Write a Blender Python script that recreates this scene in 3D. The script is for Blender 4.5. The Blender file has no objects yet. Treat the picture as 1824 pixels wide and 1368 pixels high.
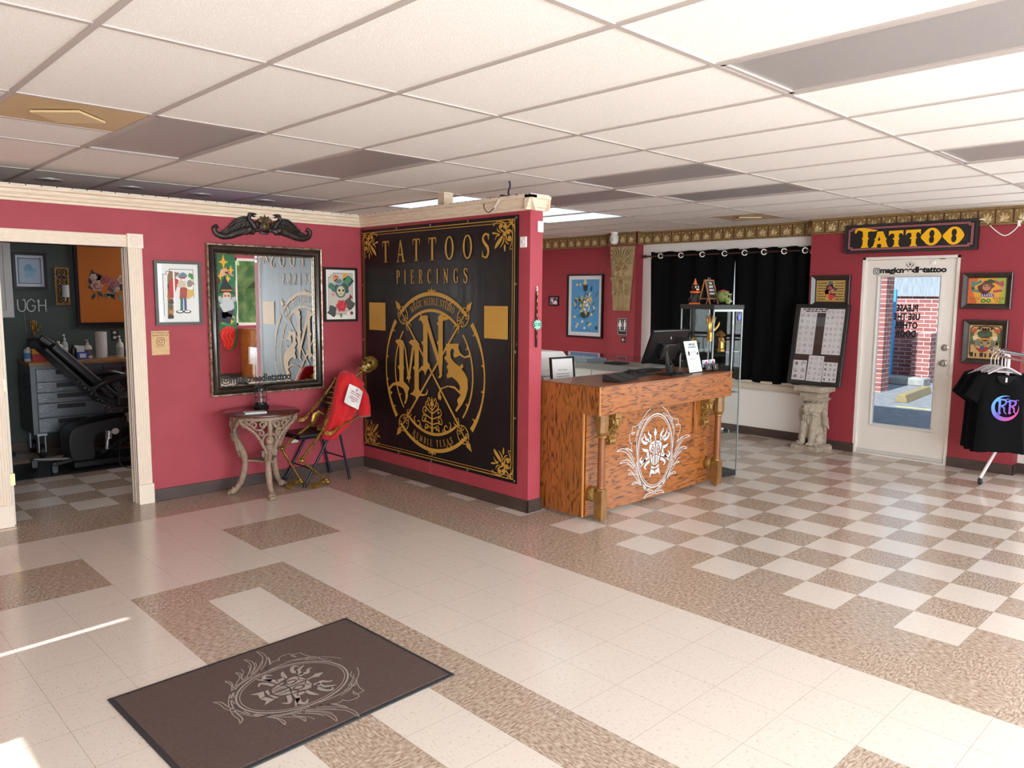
import bpy, bmesh, math, random
from mathutils import Vector, Matrix
PI = math.pi
rnd = random.Random(11)
SC = bpy.context.scene
COL = SC.collection

# ------------------------------------------------------------------ camera
F_PX, YAW, PITCH, ROLL = 1371.0, 0.769755, 0.112923, 0.0078
CAM = Vector((-4.3919, -1.9744, 1.6866))
fw = Vector((math.sin(YAW)*math.cos(PITCH), math.cos(YAW)*math.cos(PITCH), -math.sin(PITCH)))
rt = Vector((math.cos(YAW), -math.sin(YAW), 0))
up = rt.cross(fw)
rt2 = rt*math.cos(ROLL)+up*math.sin(ROLL)
up2 = -rt*math.sin(ROLL)+up*math.cos(ROLL)
cd = bpy.data.cameras.new('camera'); cam = bpy.data.objects.new('camera', cd); COL.objects.link(cam)
cd.sensor_width = 36.0; cd.sensor_fit = 'HORIZONTAL'; cd.lens = 36.0*F_PX/1824.0
cd.clip_start = 0.05; cd.clip_end = 200
cam.matrix_world = Matrix(((rt2.x, up2.x, -fw.x, CAM.x), (rt2.y, up2.y, -fw.y, CAM.y), (rt2.z, up2.z, -fw.z, CAM.z), (0, 0, 0, 1)))
SC.camera = cam

# ------------------------------------------------------------------ exposure, sky, sun, window light
SC.view_settings.view_transform = 'Standard'
SC.view_settings.look = 'None'
SC.view_settings.exposure = 0.15
SC.view_settings.gamma = 1.0
SC.view_settings.use_curve_mapping = False
SC.cycles.max_bounces = 10
SC.cycles.diffuse_bounces = 6
SC.cycles.caustics_reflective = False
SC.cycles.caustics_refractive = False
w = bpy.data.worlds.new('sky'); SC.world = w; w.use_nodes = True
nt = w.node_tree; bg = nt.nodes['Background']
tc = nt.nodes.new('ShaderNodeTexCoord'); sp = nt.nodes.new('ShaderNodeSeparateXYZ')
cr_ = nt.nodes.new('ShaderNodeValToRGB')
nt.links.new(tc.outputs['Generated'], sp.inputs[0]); nt.links.new(sp.outputs['Z'], cr_.inputs[0])
cr_.color_ramp.elements[0].position = 0.0; cr_.color_ramp.elements[0].color = (0.80, 0.88, 0.93, 1)
cr_.color_ramp.elements[1].position = 0.6; cr_.color_ramp.elements[1].color = (0.50, 0.65, 0.85, 1)
nt.links.new(cr_.outputs[0], bg.inputs[0]); bg.inputs[1].default_value = 1.0

SUN_EL = math.radians(45); SUN_AZ = math.radians(4.0)   # sun stands beyond the left side, rays head to +X
sd = bpy.data.lights.new('sun', 'SUN'); sd.energy = 9.0; sd.angle = math.radians(0.53); sd.color = (1.0, 0.95, 0.87)
so = bpy.data.objects.new('sun', sd); COL.objects.link(so)
d = Vector((math.cos(SUN_EL)*math.cos(SUN_AZ), math.cos(SUN_EL)*math.sin(SUN_AZ), -math.sin(SUN_EL)))
so.rotation_euler = d.to_track_quat('-Z', 'Y').to_euler(); so.location = (-12, -1, 9)

def area(name, loc, dirv, sx, sy, power, col):
    l = bpy.data.lights.new(name, 'AREA'); l.shape = 'RECTANGLE'; l.size = sx; l.size_y = sy
    l.energy = power; l.color = col
    o = bpy.data.objects.new(name, l); COL.objects.link(o); o.location = loc
    o.rotation_euler = Vector(dirv).to_track_quat('-Z', 'Z').to_euler()
    return o
# daylight entering by the storefront windows behind the camera and by the side window on the right
FRONT_Y = -4.3
area('daylight_front_window', (-3.6, FRONT_Y-0.25, 1.35), (0, 1, 0), 5.4, 2.0, 480, (0.86, 0.95, 1.0))
area('daylight_front_window', (0.3, FRONT_Y-0.25, 1.35), (0, 1, 0), 1.7, 2.0, 150, (0.86, 0.95, 1.0))
area('daylight_side_window', (4.75, -2.0, 1.45), (-1, 0, 0), 3.0, 1.6, 195, (0.88, 0.96, 1.0))

# ------------------------------------------------------------------ helpers
def lin(h):
    h = h.lstrip('#'); o = []
    for i in (0, 2, 4):
        c = int(h[i:i+2], 16)/255.0
        o.append(c/12.92 if c <= 0.04045 else ((c+0.055)/1.055)**2.4)
    return (o[0], o[1], o[2], 1.0)

def M(name, hexc, rough=0.5, metal=0.0, hex2=None, scale=20.0, stretch=(1, 1, 1), lo=0.35, hi=0.65, detail=4.0,
      bump=0.0, bscale=None, spec=0.5, emit=0.0, coat=0.0, sheen=0.0, dist=0.003):
    m = bpy.data.materials.new(name); m.use_nodes = True
    n = m.node_tree.nodes; L = m.node_tree.links; b = n['Principled BSDF']
    b.inputs['Base Color'].default_value = lin(hexc); b.inputs['Roughness'].default_value = rough
    b.inputs['Metallic'].default_value = metal; b.inputs['Specular IOR Level'].default_value = spec
    b.inputs['Coat Weight'].default_value = coat; b.inputs['Coat Roughness'].default_value = 0.1
    b.inputs['Sheen Weight'].default_value = sheen
    if emit > 0:
        b.inputs['Emission Color'].default_value = lin(hexc); b.inputs['Emission Strength'].default_value = emit
    if hex2 or bump:
        t = n.new('ShaderNodeTexCoord'); mp = n.new('ShaderNodeMapping'); mp.inputs['Scale'].default_value = stretch
        L.new(t.outputs['Object'], mp.inputs[0])
    if hex2:
        nz = n.new('ShaderNodeTexNoise'); nz.inputs['Scale'].default_value = scale; nz.inputs['Detail'].default_value = detail
        L.new(mp.outputs[0], nz.inputs['Vector'])
        rp = n.new('ShaderNodeValToRGB'); rp.color_ramp.elements[0].position = lo; rp.color_ramp.elements[1].position = hi
        rp.color_ramp.elements[0].color = lin(hexc); rp.color_ramp.elements[1].color = lin(hex2)
        L.new(nz.outputs['Fac'], rp.inputs[0]); L.new(rp.outputs[0], b.inputs['Base Color'])
    if bump:
        n2 = n.new('ShaderNodeTexNoise'); n2.inputs['Scale'].default_value = bscale or scale; n2.inputs['Detail'].default_value = 3
        L.new(mp.outputs[0], n2.inputs['Vector'])
        bp = n.new('ShaderNodeBump'); bp.inputs['Strength'].default_value = bump; bp.inputs['Distance'].default_value = dist
        L.new(n2.outputs['Fac'], bp.inputs['Height']); L.new(bp.outputs[0], b.inputs['Normal'])
    return m

_pc = {}
def P(h, rough=0.6):
    k = (h, rough)
    if k not in _pc: _pc[k] = M('paint_'+h.lstrip('#'), h, rough)
    return _pc[k]

def glass(name, tint=(1, 1, 1), refl=1.0, rough=0.0):
    m = bpy.data.materials.new(name); m.use_nodes = True
    n = m.node_tree.nodes; L = m.node_tree.links; n.clear()
    o = n.new('ShaderNodeOutputMaterial'); mx = n.new('ShaderNodeMixShader'); t = n.new('ShaderNodeBsdfTransparent')
    g = n.new('ShaderNodeBsdfGlossy'); g.inputs['Roughness'].default_value = rough; t.inputs[0].default_value = (*tint, 1)
    f = n.new('ShaderNodeFresnel'); f.inputs[0].default_value = 1.45
    mu = n.new('ShaderNodeMath'); mu.operation = 'MULTIPLY'; mu.use_clamp = True
    ge = n.new('ShaderNodeNewGeometry'); sb = n.new('ShaderNodeMath'); sb.operation = 'SUBTRACT'; sb.inputs[0].default_value = refl; L.new(ge.outputs['Backfacing'], sb.inputs[1]); sb.use_clamp = True; L.new(sb.outputs[0], mu.inputs[1])
    L.new(f.outputs[0], mu.inputs[0]); L.new(mu.outputs[0], mx.inputs[0]); L.new(t.outputs[0], mx.inputs[1]); L.new(g.outputs[0], mx.inputs[2])
    L.new(mx.outputs[0], o.inputs[0]); return m

def crv(pts, n=6, closed=False):
    """Catmull-Rom through the points (any dimension)."""
    P_ = [tuple(p) for p in pts]; N = len(P_); out = []
    rng = range(N if closed else N-1)
    for i in rng:
        if closed: a, b, c, e = P_[(i-1) % N], P_[i], P_[(i+1) % N], P_[(i+2) % N]
        else: a, b, c, e = P_[max(i-1, 0)], P_[i], P_[i+1], P_[min(i+2, N-1)]
        for k in range(n):
            t = k/n; t2 = t*t; t3 = t2*t
            out.append(tuple(0.5*(2*b[j]+(c[j]-a[j])*t+(2*a[j]-5*b[j]+4*c[j]-e[j])*t2+(3*b[j]-a[j]-3*c[j]+e[j])*t3) for j in range(len(b))))
    if not closed: out.append(P_[-1])
    return out

def ell(cx, cz, rx, rz, a0=0, a1=360, n=24):
    return [(cx+rx*math.cos(math.radians(a0+(a1-a0)*k/n)), cz+rz*math.sin(math.radians(a0+(a1-a0)*k/n))) for k in range(n+1)]

def curl(cx, cz, r0, r1, a0, turn, n=18):
    return [(cx+(r0+(r1-r0)*k/n)*math.cos(math.radians(a0+turn*k/n)), cz+(r0+(r1-r0)*k/n)*math.sin(math.radians(a0+turn*k/n))) for k in range(n+1)]

class MB:
    def __init__(s): s.v = []; s.f = []; s.mi = []; s.map2 = None; s.m = None; s.y = 0.0
    def av(s, p):
        p = Vector(p)
        if s.m is not None: p = s.m @ p
        s.v.append(p); return len(s.v)-1
    def af(s, idx, mi=0): s.f.append(tuple(idx)); s.mi.append(mi)
    def box(s, x0, x1, y0, y1, z0, z1, mi=0):
        a = [s.av((x, y, z)) for z in (z0, z1) for y in (y0, y1) for x in (x0, x1)]
        for q in ((0, 2, 3, 1), (4, 5, 7, 6), (0, 1, 5, 4), (2, 6, 7, 3), (0, 4, 6, 2), (1, 3, 7, 5)): s.af([a[i] for i in q], mi)
        return s
    def tube(s, pts, r, n=8, mi=0, caps=True, closed=False, flat=1.0):
        pts = [Vector(p) for p in pts]; N = len(pts)
        rr = r if isinstance(r, (list, tuple)) else [r]*N
        if len(rr) != N:
            rr = [rr[0]+(rr[-1]-rr[0])*i/(N-1) for i in range(N)] if len(rr) == 2 else [rr[min(len(rr)-1, int(i*len(rr)/N))] for i in range(N)]
        T = []
        for i in range(N):
            a = pts[(i-1) % N] if closed or i > 0 else pts[i]; b = pts[(i+1) % N] if closed or i < N-1 else pts[i]
            t = (b-a); T.append(t.normalized() if t.length > 1e-9 else Vector((0, 0, 1)))
        u = T[0].orthogonal().normalized(); rings = []
        if abs(T[0].z) < 0.95: u = (Vector((0, 0, 1))-T[0]*T[0].z).normalized()
        for i in range(N):
            u = (u-T[i]*u.dot(T[i]))
            u = u.normalized() if u.length > 1e-6 else T[i].orthogonal().normalized()
            w_ = T[i].cross(u)
            rings.append([s.av(pts[i]+u*(rr[i]*math.cos(2*PI*k/n))+w_*(rr[i]*flat*math.sin(2*PI*k/n))) for k in range(n)])
        for i in range(N if closed else N-1):
            A, B = rings[i], rings[(i+1) % N]
            for k in range(n): s.af((A[k], A[(k+1) % n], B[(k+1) % n], B[k]), mi)
        if caps and not closed: s.af(rings[0][::-1], mi); s.af(rings[-1], mi)
        return s
    def cyl(s, p0, p1, r0, r1=None, n=16, mi=0): return s.tube([p0, p1], [r0, r0 if r1 is None else r1], n, mi)
    def lathe(s, prof, c=(0, 0, 0), n=24, mi=0, axis='z', sx=1.0, sy=1.0):
        rings = []
        for r, z in prof:
            ring = []
            for k in range(n):
                a = 2*PI*k/n; x, y = r*math.cos(a)*sx, r*math.sin(a)*sy
                if axis == 'z': p = (c[0]+x, c[1]+y, c[2]+z)
                elif axis == 'y': p = (c[0]+x, c[1]+z, c[2]-y)
                else: p = (c[0]+z, c[1]+x, c[2]+y)
                ring.append(s.av(p))
            rings.append(ring)
        for A, B in zip(rings, rings[1:]):
            for k in range(n): s.af((A[k], A[(k+1) % n], B[(k+1) % n], B[k]), mi)
        if prof[0][0] > 1e-6: s.af(rings[0][::-1], mi)
        if prof[-1][0] > 1e-6: s.af(rings[-1], mi)
        return s
    def sph(s, c, rx, ry=None, rz=None, nu=14, nv=8, mi=0):
        ry = rx if ry is None else ry; rz = rx if rz is None else rz
        top = s.av((c[0], c[1], c[2]+rz)); bot = s.av((c[0], c[1], c[2]-rz)); rings = []
        for j in range(1, nv):
            t = PI*j/nv
            rings.append([s.av((c[0]+rx*math.sin(t)*math.cos(2*PI*k/nu), c[1]+ry*math.sin(t)*math.sin(2*PI*k/nu), c[2]+rz*math.cos(t))) for k in range(nu)])
        for k in range(nu):
            s.af((top, rings[0][k], rings[0][(k+1) % nu]), mi); s.af((bot, rings[-1][(k+1) % nu], rings[-1][k]), mi)
        for A, B in zip(rings, rings[1:]):
            for k in range(nu): s.af((A[k], B[k], B[(k+1) % nu], A[(k+1) % nu]), mi)
        return s
    def grid(s, fn, nu, nv, mi=0, cu=False):
        a = [[s.av(fn(i/nu, j/nv)) for i in range(nu if cu else nu+1)] for j in range(nv+1)]; W = len(a[0])
        for j in range(nv):
            for i in range(nu): s.af((a[j][i], a[j][(i+1) % W], a[j+1][(i+1) % W], a[j+1][i]), mi)
        return s
    def prism(s, poly, y0, y1, mi=0):
        """x,z outline pushed from y0 (front) to y1."""
        ar = sum(poly[i][0]*poly[(i+1) % len(poly)][1]-poly[(i+1) % len(poly)][0]*poly[i][1] for i in range(len(poly)))
        if ar < 0: poly = poly[::-1]
        A = [s.av((p[0], y0, p[1])) for p in poly]; B = [s.av((p[0], y1, p[1])) for p in poly]; n = len(poly)
        s.af(A, mi); s.af(B[::-1], mi)
        for i in range(n): s.af((A[(i+1) % n], A[i], B[i], B[(i+1) % n]), mi)
        return s
    def p2(s, x, z, y):
        if s.map2: x, z = s.map2(x, z)
        return s.av((x, y, z))
    def flat(s, poly, mi=0, lay=1):
        """flat printed shape in the x,z plane, facing -y."""
        y = s.y-0.0006*lay
        ar = sum(poly[i][0]*poly[(i+1) % len(poly)][1]-poly[(i+1) % len(poly)][0]*poly[i][1] for i in range(len(poly)))
        if ar < 0: poly = poly[::-1]
        s.af([s.p2(p[0], p[1], y) for p in poly], mi); return s
    def disc(s, cx, cz, rx, rz=None, mi=0, lay=1, n=18, rot=0):
        rz = rx if rz is None else rz; c, si = math.cos(math.radians(rot)), math.sin(math.radians(rot))
        return s.flat([(cx+rx*math.cos(2*PI*k/n)*c-rz*math.sin(2*PI*k/n)*si, cz+rx*math.cos(2*PI*k/n)*si+rz*math.sin(2*PI*k/n)*c) for k in range(n)], mi, lay)
    def rect(s, x0, x1, z0, z1, mi=0, lay=1): return s.flat([(x0, z0), (x1, z0), (x1, z1), (x0, z1)], mi, lay)
    def rib(s, pts, wd, mi=0, lay=1, closed=False):
        y = s.y-0.0006*lay; N = len(pts); out = []
        ww = wd if isinstance(wd, (list, tuple)) else [wd]*N
        if len(ww) != N:
            q = len(ww)-1
            ww = [ww[min(int(i/(N-1)*q), q-1)]*(1-(i/(N-1)*q-min(int(i/(N-1)*q), q-1)))+ww[min(int(i/(N-1)*q), q-1)+1]*(i/(N-1)*q-min(int(i/(N-1)*q), q-1)) for i in range(N)]
        for i in range(N):
            a = pts[(i-1) % N] if closed or i > 0 else pts[i]; b = pts[(i+1) % N] if closed or i < N-1 else pts[i]
            p = pts[i]; d1 = (p[0]-a[0], p[1]-a[1]); d2 = (b[0]-p[0], b[1]-p[1])
            l1 = math.hypot(*d1) or 1; l2 = math.hypot(*d2) or 1
            tx, tz = d1[0]/l1+d2[0]/l2, d1[1]/l1+d2[1]/l2; l = math.hypot(tx, tz) or 1
            nx, nz = -tz/l, tx/l
            k = 1.0
            if i not in (0, N-1) or closed:
                c = (d1[0]/l1)*(d2[0]/l2)+(d1[1]/l1)*(d2[1]/l2); k = 1/max(0.5, math.sqrt(max(0.0, (1+c)/2)))
            h = ww[i]*0.5*k
            out.append((s.p2(p[0]+nx*h, p[1]+nz*h, y), s.p2(p[0]-nx*h, p[1]-nz*h, y)))
        for i in range(N if closed else N-1):
            (a, b), (c, e) = out[i], out[(i+1) % N]; s.af((b, e, c, a), mi)
        return s
    def text(s, body, size, x, z, mi=0, lay=1, sx=1.0, bold=0.0, align='CENTER', spacing=1.0):
        cu = bpy.data.curves.new('t', 'FONT'); cu.body = body; cu.size = size; cu.align_x = align; cu.offset = bold; cu.space_character = spacing; cu.resolution_u = 3
        o = bpy.data.objects.new('t', cu); COL.objects.link(o); bpy.context.view_layer.update()
        me = o.evaluated_get(bpy.context.evaluated_depsgraph_get()).to_mesh(); y = s.y-0.0006*lay
        base = [s.p2(x+q.co.x*sx, z+q.co.y, y) for q in me.vertices]
        for f in me.polygons: s.af([base[i] for i in f.vertices], mi)
        bpy.data.objects.remove(o); bpy.data.curves.remove(cu); return s

def obj(name, mb, mat, parent=None, smooth=False, bevel=0.0, sub=0, loc=None, rot=None, seg=2):
    me = bpy.data.meshes.new(name); me.from_pydata([tuple(p) for p in mb.v], [], mb.f)
    for m in (mat if isinstance(mat, (list, tuple)) else [mat]): me.materials.append(m)
    me.polygons.foreach_set('material_index', mb.mi)
    if smooth: me.polygons.foreach_set('use_smooth', [True]*len(me.polygons))
    me.update()
    o = bpy.data.objects.new(name, me); COL.objects.link(o)
    if parent is not None: o.parent = parent
    if loc is not None: o.location = loc
    if rot is not None: o.rotation_euler = rot
    if bevel > 0:
        b = o.modifiers.new('bevel', 'BEVEL'); b.width = bevel; b.segments = seg; b.limit_method = 'ANGLE'; b.angle_limit = math.radians(40)
    if sub:
        q = o.modifiers.new('sub', 'SUBSURF'); q.levels = sub; q.render_levels = sub
    if smooth and bevel == 0 and not sub:
        bm = bmesh.new(); bm.from_mesh(me)
        for e in bm.edges:
            if len(e.link_faces) == 2 and e.calc_face_angle(0) > math.radians(48): e.smooth = False
        bm.to_mesh(me); bm.free()
    return o

def tag(o, label, cat, group=None, kind=None):
    o['label'] = label; o['category'] = cat
    if group: o['group'] = group
    if kind: o['kind'] = kind
    return o

def thing(name, label, cat, loc=(0, 0, 0), rz=0.0, group=None, rot=None):
    o = bpy.data.objects.new(name, None); COL.objects.link(o); o.empty_display_size = 0.1
    o.location = loc; o.rotation_euler = rot if rot else (0, 0, rz)
    return tag(o, label, cat, group)

def copy_tree(o, parent=None):
    c = o.copy(); COL.objects.link(c)
    if parent is not None: c.parent = parent
    for ch in list(o.children): copy_tree(ch, c)
    return c

def struct(name, mb, mat, **k):
    o = obj(name, mb, mat, **k); o['kind'] = 'structure'; return o

RX = -PI/2     # turn for things hung on a wall that faces -X: local x -> -Y, local y (into the wall) -> +X
# ------------------------------------------------------------------ room materials
T = 0.3048
H = 2.58
WY = 4.46          # face of the red wall with the mirror
RED = M('red_wall_paint', '#a13a45', 0.62, hex2='#a9414c', scale=3, bump=0.35, bscale=95, dist=0.004)
DKRED = M('red_wall_paint_smooth', '#95303a', 0.6, bump=0.15, bscale=90)
WHITE = M('white_wall_paint', '#e6e0da', 0.6, bump=0.15, bscale=70)
GREEN = M('grey_green_wall_paint', '#454d4a', 0.7, bump=0.1, bscale=60)
CREAM = M('cream_trim_paint', '#ead9c4', 0.5, hex2='#dcc6ab', scale=9, stretch=(1, 1, 14))
CREAMV = M('cream_casing_paint', '#efe0cf', 0.45)
VINYL = M('dark_vinyl_base', '#43342f', 0.45, hex2='#4d3d37', scale=6)
DOORW = M('white_door_paint', '#e9e2da', 0.4)
CEILM = M('ceiling_tile', '#f6f2ee', 0.9, hex2='#e9e3dd', scale=140, lo=0.30, hi=0.5, bump=0.5, bscale=150, detail=2, dist=0.004)
TBAR = M('ceiling_grid_metal', '#b5aaa4', 0.5)

def floor_mat(name, a, b, stretch, lo, hi, c=None):
    m = bpy.data.materials.new(name); m.use_nodes = True; n = m.node_tree.nodes; L = m.node_tree.links; bs = n['Principled BSDF']
    t = n.new('ShaderNodeTexCoord'); mp = n.new('ShaderNodeMapping'); mp.inputs['Scale'].default_value = stretch
    L.new(t.outputs['Object'], mp.inputs[0])
    nz = n.new('ShaderNodeTexNoise'); nz.inputs['Scale'].default_value = 1.0; nz.inputs['Detail'].default_value = 3; nz.inputs['Roughness'].default_value = 0.6
    L.new(mp.outputs[0], nz.inputs['Vector'])
    rp = n.new('ShaderNodeValToRGB'); rp.color_ramp.elements[0].position = lo; rp.color_ramp.elements[1].position = hi
    rp.color_ramp.elements[0].color = lin(a); rp.color_ramp.elements[1].color = lin(b)
    L.new(nz.outputs['Fac'], rp.inputs[0])
    # tile joints
    sx = n.new('ShaderNodeSeparateXYZ'); L.new(t.outputs['Object'], sx.inputs[0]); fac = None
    for ax in ('X', 'Y'):
        d1 = n.new('ShaderNodeMath'); d1.operation = 'DIVIDE'; d1.inputs[1].default_value = T; L.new(sx.outputs[ax], d1.inputs[0])
        d2 = n.new('ShaderNodeMath'); d2.operation = 'PINGPONG'; d2.inputs[1].default_value = 0.5; L.new(d1.outputs[0], d2.inputs[0])
        d3 = n.new('ShaderNodeMath'); d3.operation = 'LESS_THAN'; d3.inputs[1].default_value = 0.0027; L.new(d2.outputs[0], d3.inputs[0])
        if fac is None: fac = d3
        else:
            mx = n.new('ShaderNodeMath'); mx.operation = 'MAXIMUM'; L.new(fac.outputs[0], mx.inputs[0]); L.new(d3.outputs[0], mx.inputs[1]); fac = mx
    mix = n.new('ShaderNodeMix'); mix.data_type = 'RGBA'; L.new(fac.outputs[0], mix.inputs['Factor'])
    L.new(rp.outputs[0], mix.inputs['A']); mix.inputs['B'].default_value = lin('#9a8b7e')
    L.new(mix.outputs['Result'], bs.inputs['Base Color'])
    bs.inputs['Roughness'].default_value = 0.16; bs.inputs['Specular IOR Level'].default_value = 0.42
    n3 = n.new('ShaderNodeTexNoise'); n3.inputs['Scale'].default_value = 5; L.new(t.outputs['Object'], n3.inputs['Vector'])
    mr = n.new('ShaderNodeMapRange'); mr.inputs[3].default_value = 0.11; mr.inputs[4].default_value = 0.24; L.new(n3.outputs['Fac'], mr.inputs[0]); L.new(mr.outputs[0], bs.inputs['Roughness'])
    n4 = n.new('ShaderNodeTexNoise'); n4.inputs['Scale'].default_value = 7; n4.inputs['Detail'].default_value = 1; L.new(t.outputs['Object'], n4.inputs['Vector'])
    bp = n.new('ShaderNodeBump'); bp.inputs['Strength'].default_value = 0.10; bp.inputs['Distance'].default_value = 0.004; L.new(n4.outputs['Fac'], bp.inputs['Height']); L.new(bp.outputs[0], bs.inputs['Normal'])
    return m
LT = [floor_mat('light_vinyl_tile_a', '#b3a69a', '#d3c8be', (40, 130, 1), 0.30, 0.42), floor_mat('light_vinyl_tile_b', '#b3a69a', '#d3c8be', (130, 40, 1), 0.30, 0.42)]
DT = [floor_mat('tan_vinyl_tile_a', '#86705f', '#c6b5a5', (35, 110, 1), 0.34, 0.66), floor_mat('tan_vinyl_tile_b', '#86705f', '#c6b5a5', (110, 35, 1), 0.34, 0.66)]

def dark_tile(i, j):
    if j >= 15 or i >= -1: return (i+j) % 2 != 0
    if j >= 13 or i >= -3: return True
    if j < -8: return (i+j) % 2 != 0
    if i in (-7, -6, -12, -11) and j in (9, 10, -4, -5): return True
    if -10 <= i <= -8 and -2 <= j <= 7: return not (i == -9 and -1 <= j <= 6)
    if i <= -15: return True
    return False
fl = MB()
for i in range(-24, 16):
    for j in range(-15, 29):
        a = [fl.av((x*T, y*T, 0)) for x, y in ((i, j), (i+1, j), (i+1, j+1), (i, j+1))]
        fl.af(a, (2 if dark_tile(i, j) else 0)+((i*7+j*3+(i*j) % 3) % 2 if not (i >= -1) else (i % 2)))
struct('floor', fl, LT+DT)

# ------------------------------------------------------------------ walls
XL, XR, YB = -5.6, 4.36, 8.2
def wallbox(name, boxes, mat):
    m = MB()
    for b in boxes: m.box(*b)
    return struct(name, m, mat)
DX0, DX1, DH = -3.20, -2.33, 2.045       # doorway to the side room
wallbox('wall_left', [(XL, DX0, WY, WY+0.13, 0, 2.35), (DX1, -0.2, WY, WY+0.13, 0, 2.35), (DX0, DX1, WY, WY+0.13, DH, 2.35)], RED)
wallbox('wall_center', [(-0.2, -0.065, 2.165, WY+0.13, 0, 2.35), (-0.207, -0.2, 3.395, 3.402, 0.1, 2.35)], RED)
wallbox('wall_rear', [(4.36, 4.5, 4.93, YB, 0, H)], DKRED)
wallbox('wall_pillar', [(4.2, 4.5, 4.478, 4.944, 0, H)], DKRED)
wallbox('wall_window', [(4.36, 4.5, 2.03, 4.478, 0, 0.60), (4.36, 4.5, 2.03, 4.478, 2.20, H), (4.36, 4.5, 4.24, 4.478, 0.6, 2.2), (4.36, 4.5, 2.03, 2.18, 0.6, 2.2)], WHITE)
DY0, DY1, DTOP = 0.49, 1.448, 2.138
wallbox('wall_door', [(4.2, 4.5, -0.09, DY0, 0, H), (4.2, 4.5, DY1, 2.03, 0, H), (4.2, 4.5, DY0, DY1, DTOP, H)], DKRED)
wallbox('wall_side', [(4.37, 4.5, -0.6, -0.09, 0, H), (4.37, 4.5, -3.6, -0.6, 0, 0.62), (4.37, 4.5, -3.6, -0.6, 2.3, H), (4.37, 4.5, FRONT_Y, -3.6, 0, H)], WHITE)
wallbox('wall_back', [(-0.065, 4.5, YB, YB+0.1, 0, H)], DKRED)
wallbox('wall_far', [(XL, -0.065, 7.5, 7.6, 0, H), (-0.14, -0.065, WY+0.13, 7.5, 0, 2.35)], GREEN)
wallbox('wall_front', [(XL, -5.4, FRONT_Y-0.12, FRONT_Y, 0, H), (-5.4, -0.9, FRONT_Y-0.12, FRONT_Y, 0, 0.35), (-5.4, -0.9, FRONT_Y-0.12, FRONT_Y, 2.38, H), (-0.9, -0.55, FRONT_Y-0.12, FRONT_Y, 0, H),
        (-0.55, 1.15, FRONT_Y-0.12, FRONT_Y, 0, 0.35), (-0.55, 1.15, FRONT_Y-0.12, FRONT_Y, 2.38, H), (1.15, 2.50, FRONT_Y-0.12, FRONT_Y, 0, H), (2.50, 3.12, FRONT_Y-0.12, FRONT_Y, 0, 1.06),
        (2.50, 3.12, FRONT_Y-0.12, FRONT_Y, 2.42, H), (3.12, 4.5, FRONT_Y-0.12, FRONT_Y, 0, H)], RED)
# outer side wall, unseen; its slits are placed to shape the sun streaks
sl = []
ys = [FRONT_Y, 0.80, 1.185, 2.0, 2.035, 4.205, 4.222, 7.5]
for a, b in ((0, 1), (2, 3), (4, 5), (6, 7)): sl.append((XL-0.05, XL, ys[a], ys[b], 0, H))
sl += [(XL-0.05, XL, 0.80, 1.185, 1.845, H), (XL-0.05, XL, 2.0, 2.035, 2.51, H), (XL-0.05, XL, 4.205, 4.222, 2.46, H)]
wallbox('wall_outer', sl, WHITE)
wallbox('sun_block_roof', [(XL-0.3, 5.3, FRONT_Y-0.4, YB+0.3, 2.95, 3.05)], P('#55504c'))  # unseen slab added to keep the sun off the room and near asphalt

# ------------------------------------------------------------------ ceiling: tiles, grid
GX, GY = 0.13, 0.92; SX, SY = 0.6096, 1.2192
holes = {}
def cell(i, j): return GX+i*SX, GX+(i+1)*SX, GY+j*SY, GY+(j+1)*SY
LIGHTS = [(-5, 1), (-3, 1), (-3, -2), (1, -2), (0, 0), (1, 1), (2, 0), (4, -2)]
GLOW = [(0, 2), (2, 2), (3, 2), (-1, 4), (0, 4), (1, 4), (2, 4)]  # the farthest row is out of view, added to brighten the rear
ce = MB()
for i in range(-10, 8):
    for j in range(-5, 7):
        x0, x1, y0, y1 = cell(i, j)
        if (i, j) in LIGHTS or (i, j) in GLOW: continue
        x0, x1 = max(x0, XL), min(x1, 4.36); y1 = min(y1, YB); y0 = max(y0, FRONT_Y)
        if x1 <= x0 or y1 <= y0: continue
        ce.box(x0, x1, y0, y1, H, H+0.02)
struct('ceiling', ce, CEILM)
g = MB()
for i in range(-9, 8): g.box(GX+i*SX-0.012, GX+i*SX+0.012, FRONT_Y, YB, H-0.006, H+0.004)
for j in range(-4, 7): g.box(XL, XR, GY+j*SY-0.012, GY+j*SY+0.012, H-0.0055, H+0.004)
for (i, j) in ((-6, 1), (5, 1)):
    x0, x1, y0, y1 = cell(i, j); g.box(x0, x1, y0+0.6-0.012, y0+0.6+0.012, H-0.0055, H+0.004)
struct('trim_1', g, TBAR)

# ------------------------------------------------------------------ baseboards
def base(name, segs):
    m = MB()
    for b in segs: m.box(*b, 0, 0.1)
    return struct(name, m, VINYL, bevel=0.003)
base('baseboard_left', [(DX1+0.115, -0.2, WY-0.012, WY), (XL, DX0-0.115, WY-0.012, WY)])
base('baseboard_center', [(-0.212, -0.2, 2.153, WY), (-0.212, -0.053, 2.153, 2.165), (-0.065, -0.053, 2.165, WY)])
base('baseboard_right', [(4.188, 4.2, DY1, 2.03), (4.188, 4.36, 2.03, 2.042), (4.348, 4.36, 2.04, 4.478), (4.188, 4.2, 4.466, 4.944), (4.188, 4.36, 4.466, 4.478), (4.188, 4.2, -0.102, DY0), (4.188, 4.37, -0.102, -0.09), (4.358, 4.37, FRONT_Y, -0.1), (4.188, 4.24, DY1-0.012, DY1)])
base('baseboard_rear', [(4.348, 4.36, 4.944, YB), (-0.05, 4.36, YB-0.012, YB), (XL, -0.14, 7.488, 7.5)])
base('baseboard_front', [(XL, 4.36, FRONT_Y, FRONT_Y+0.012)])

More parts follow.
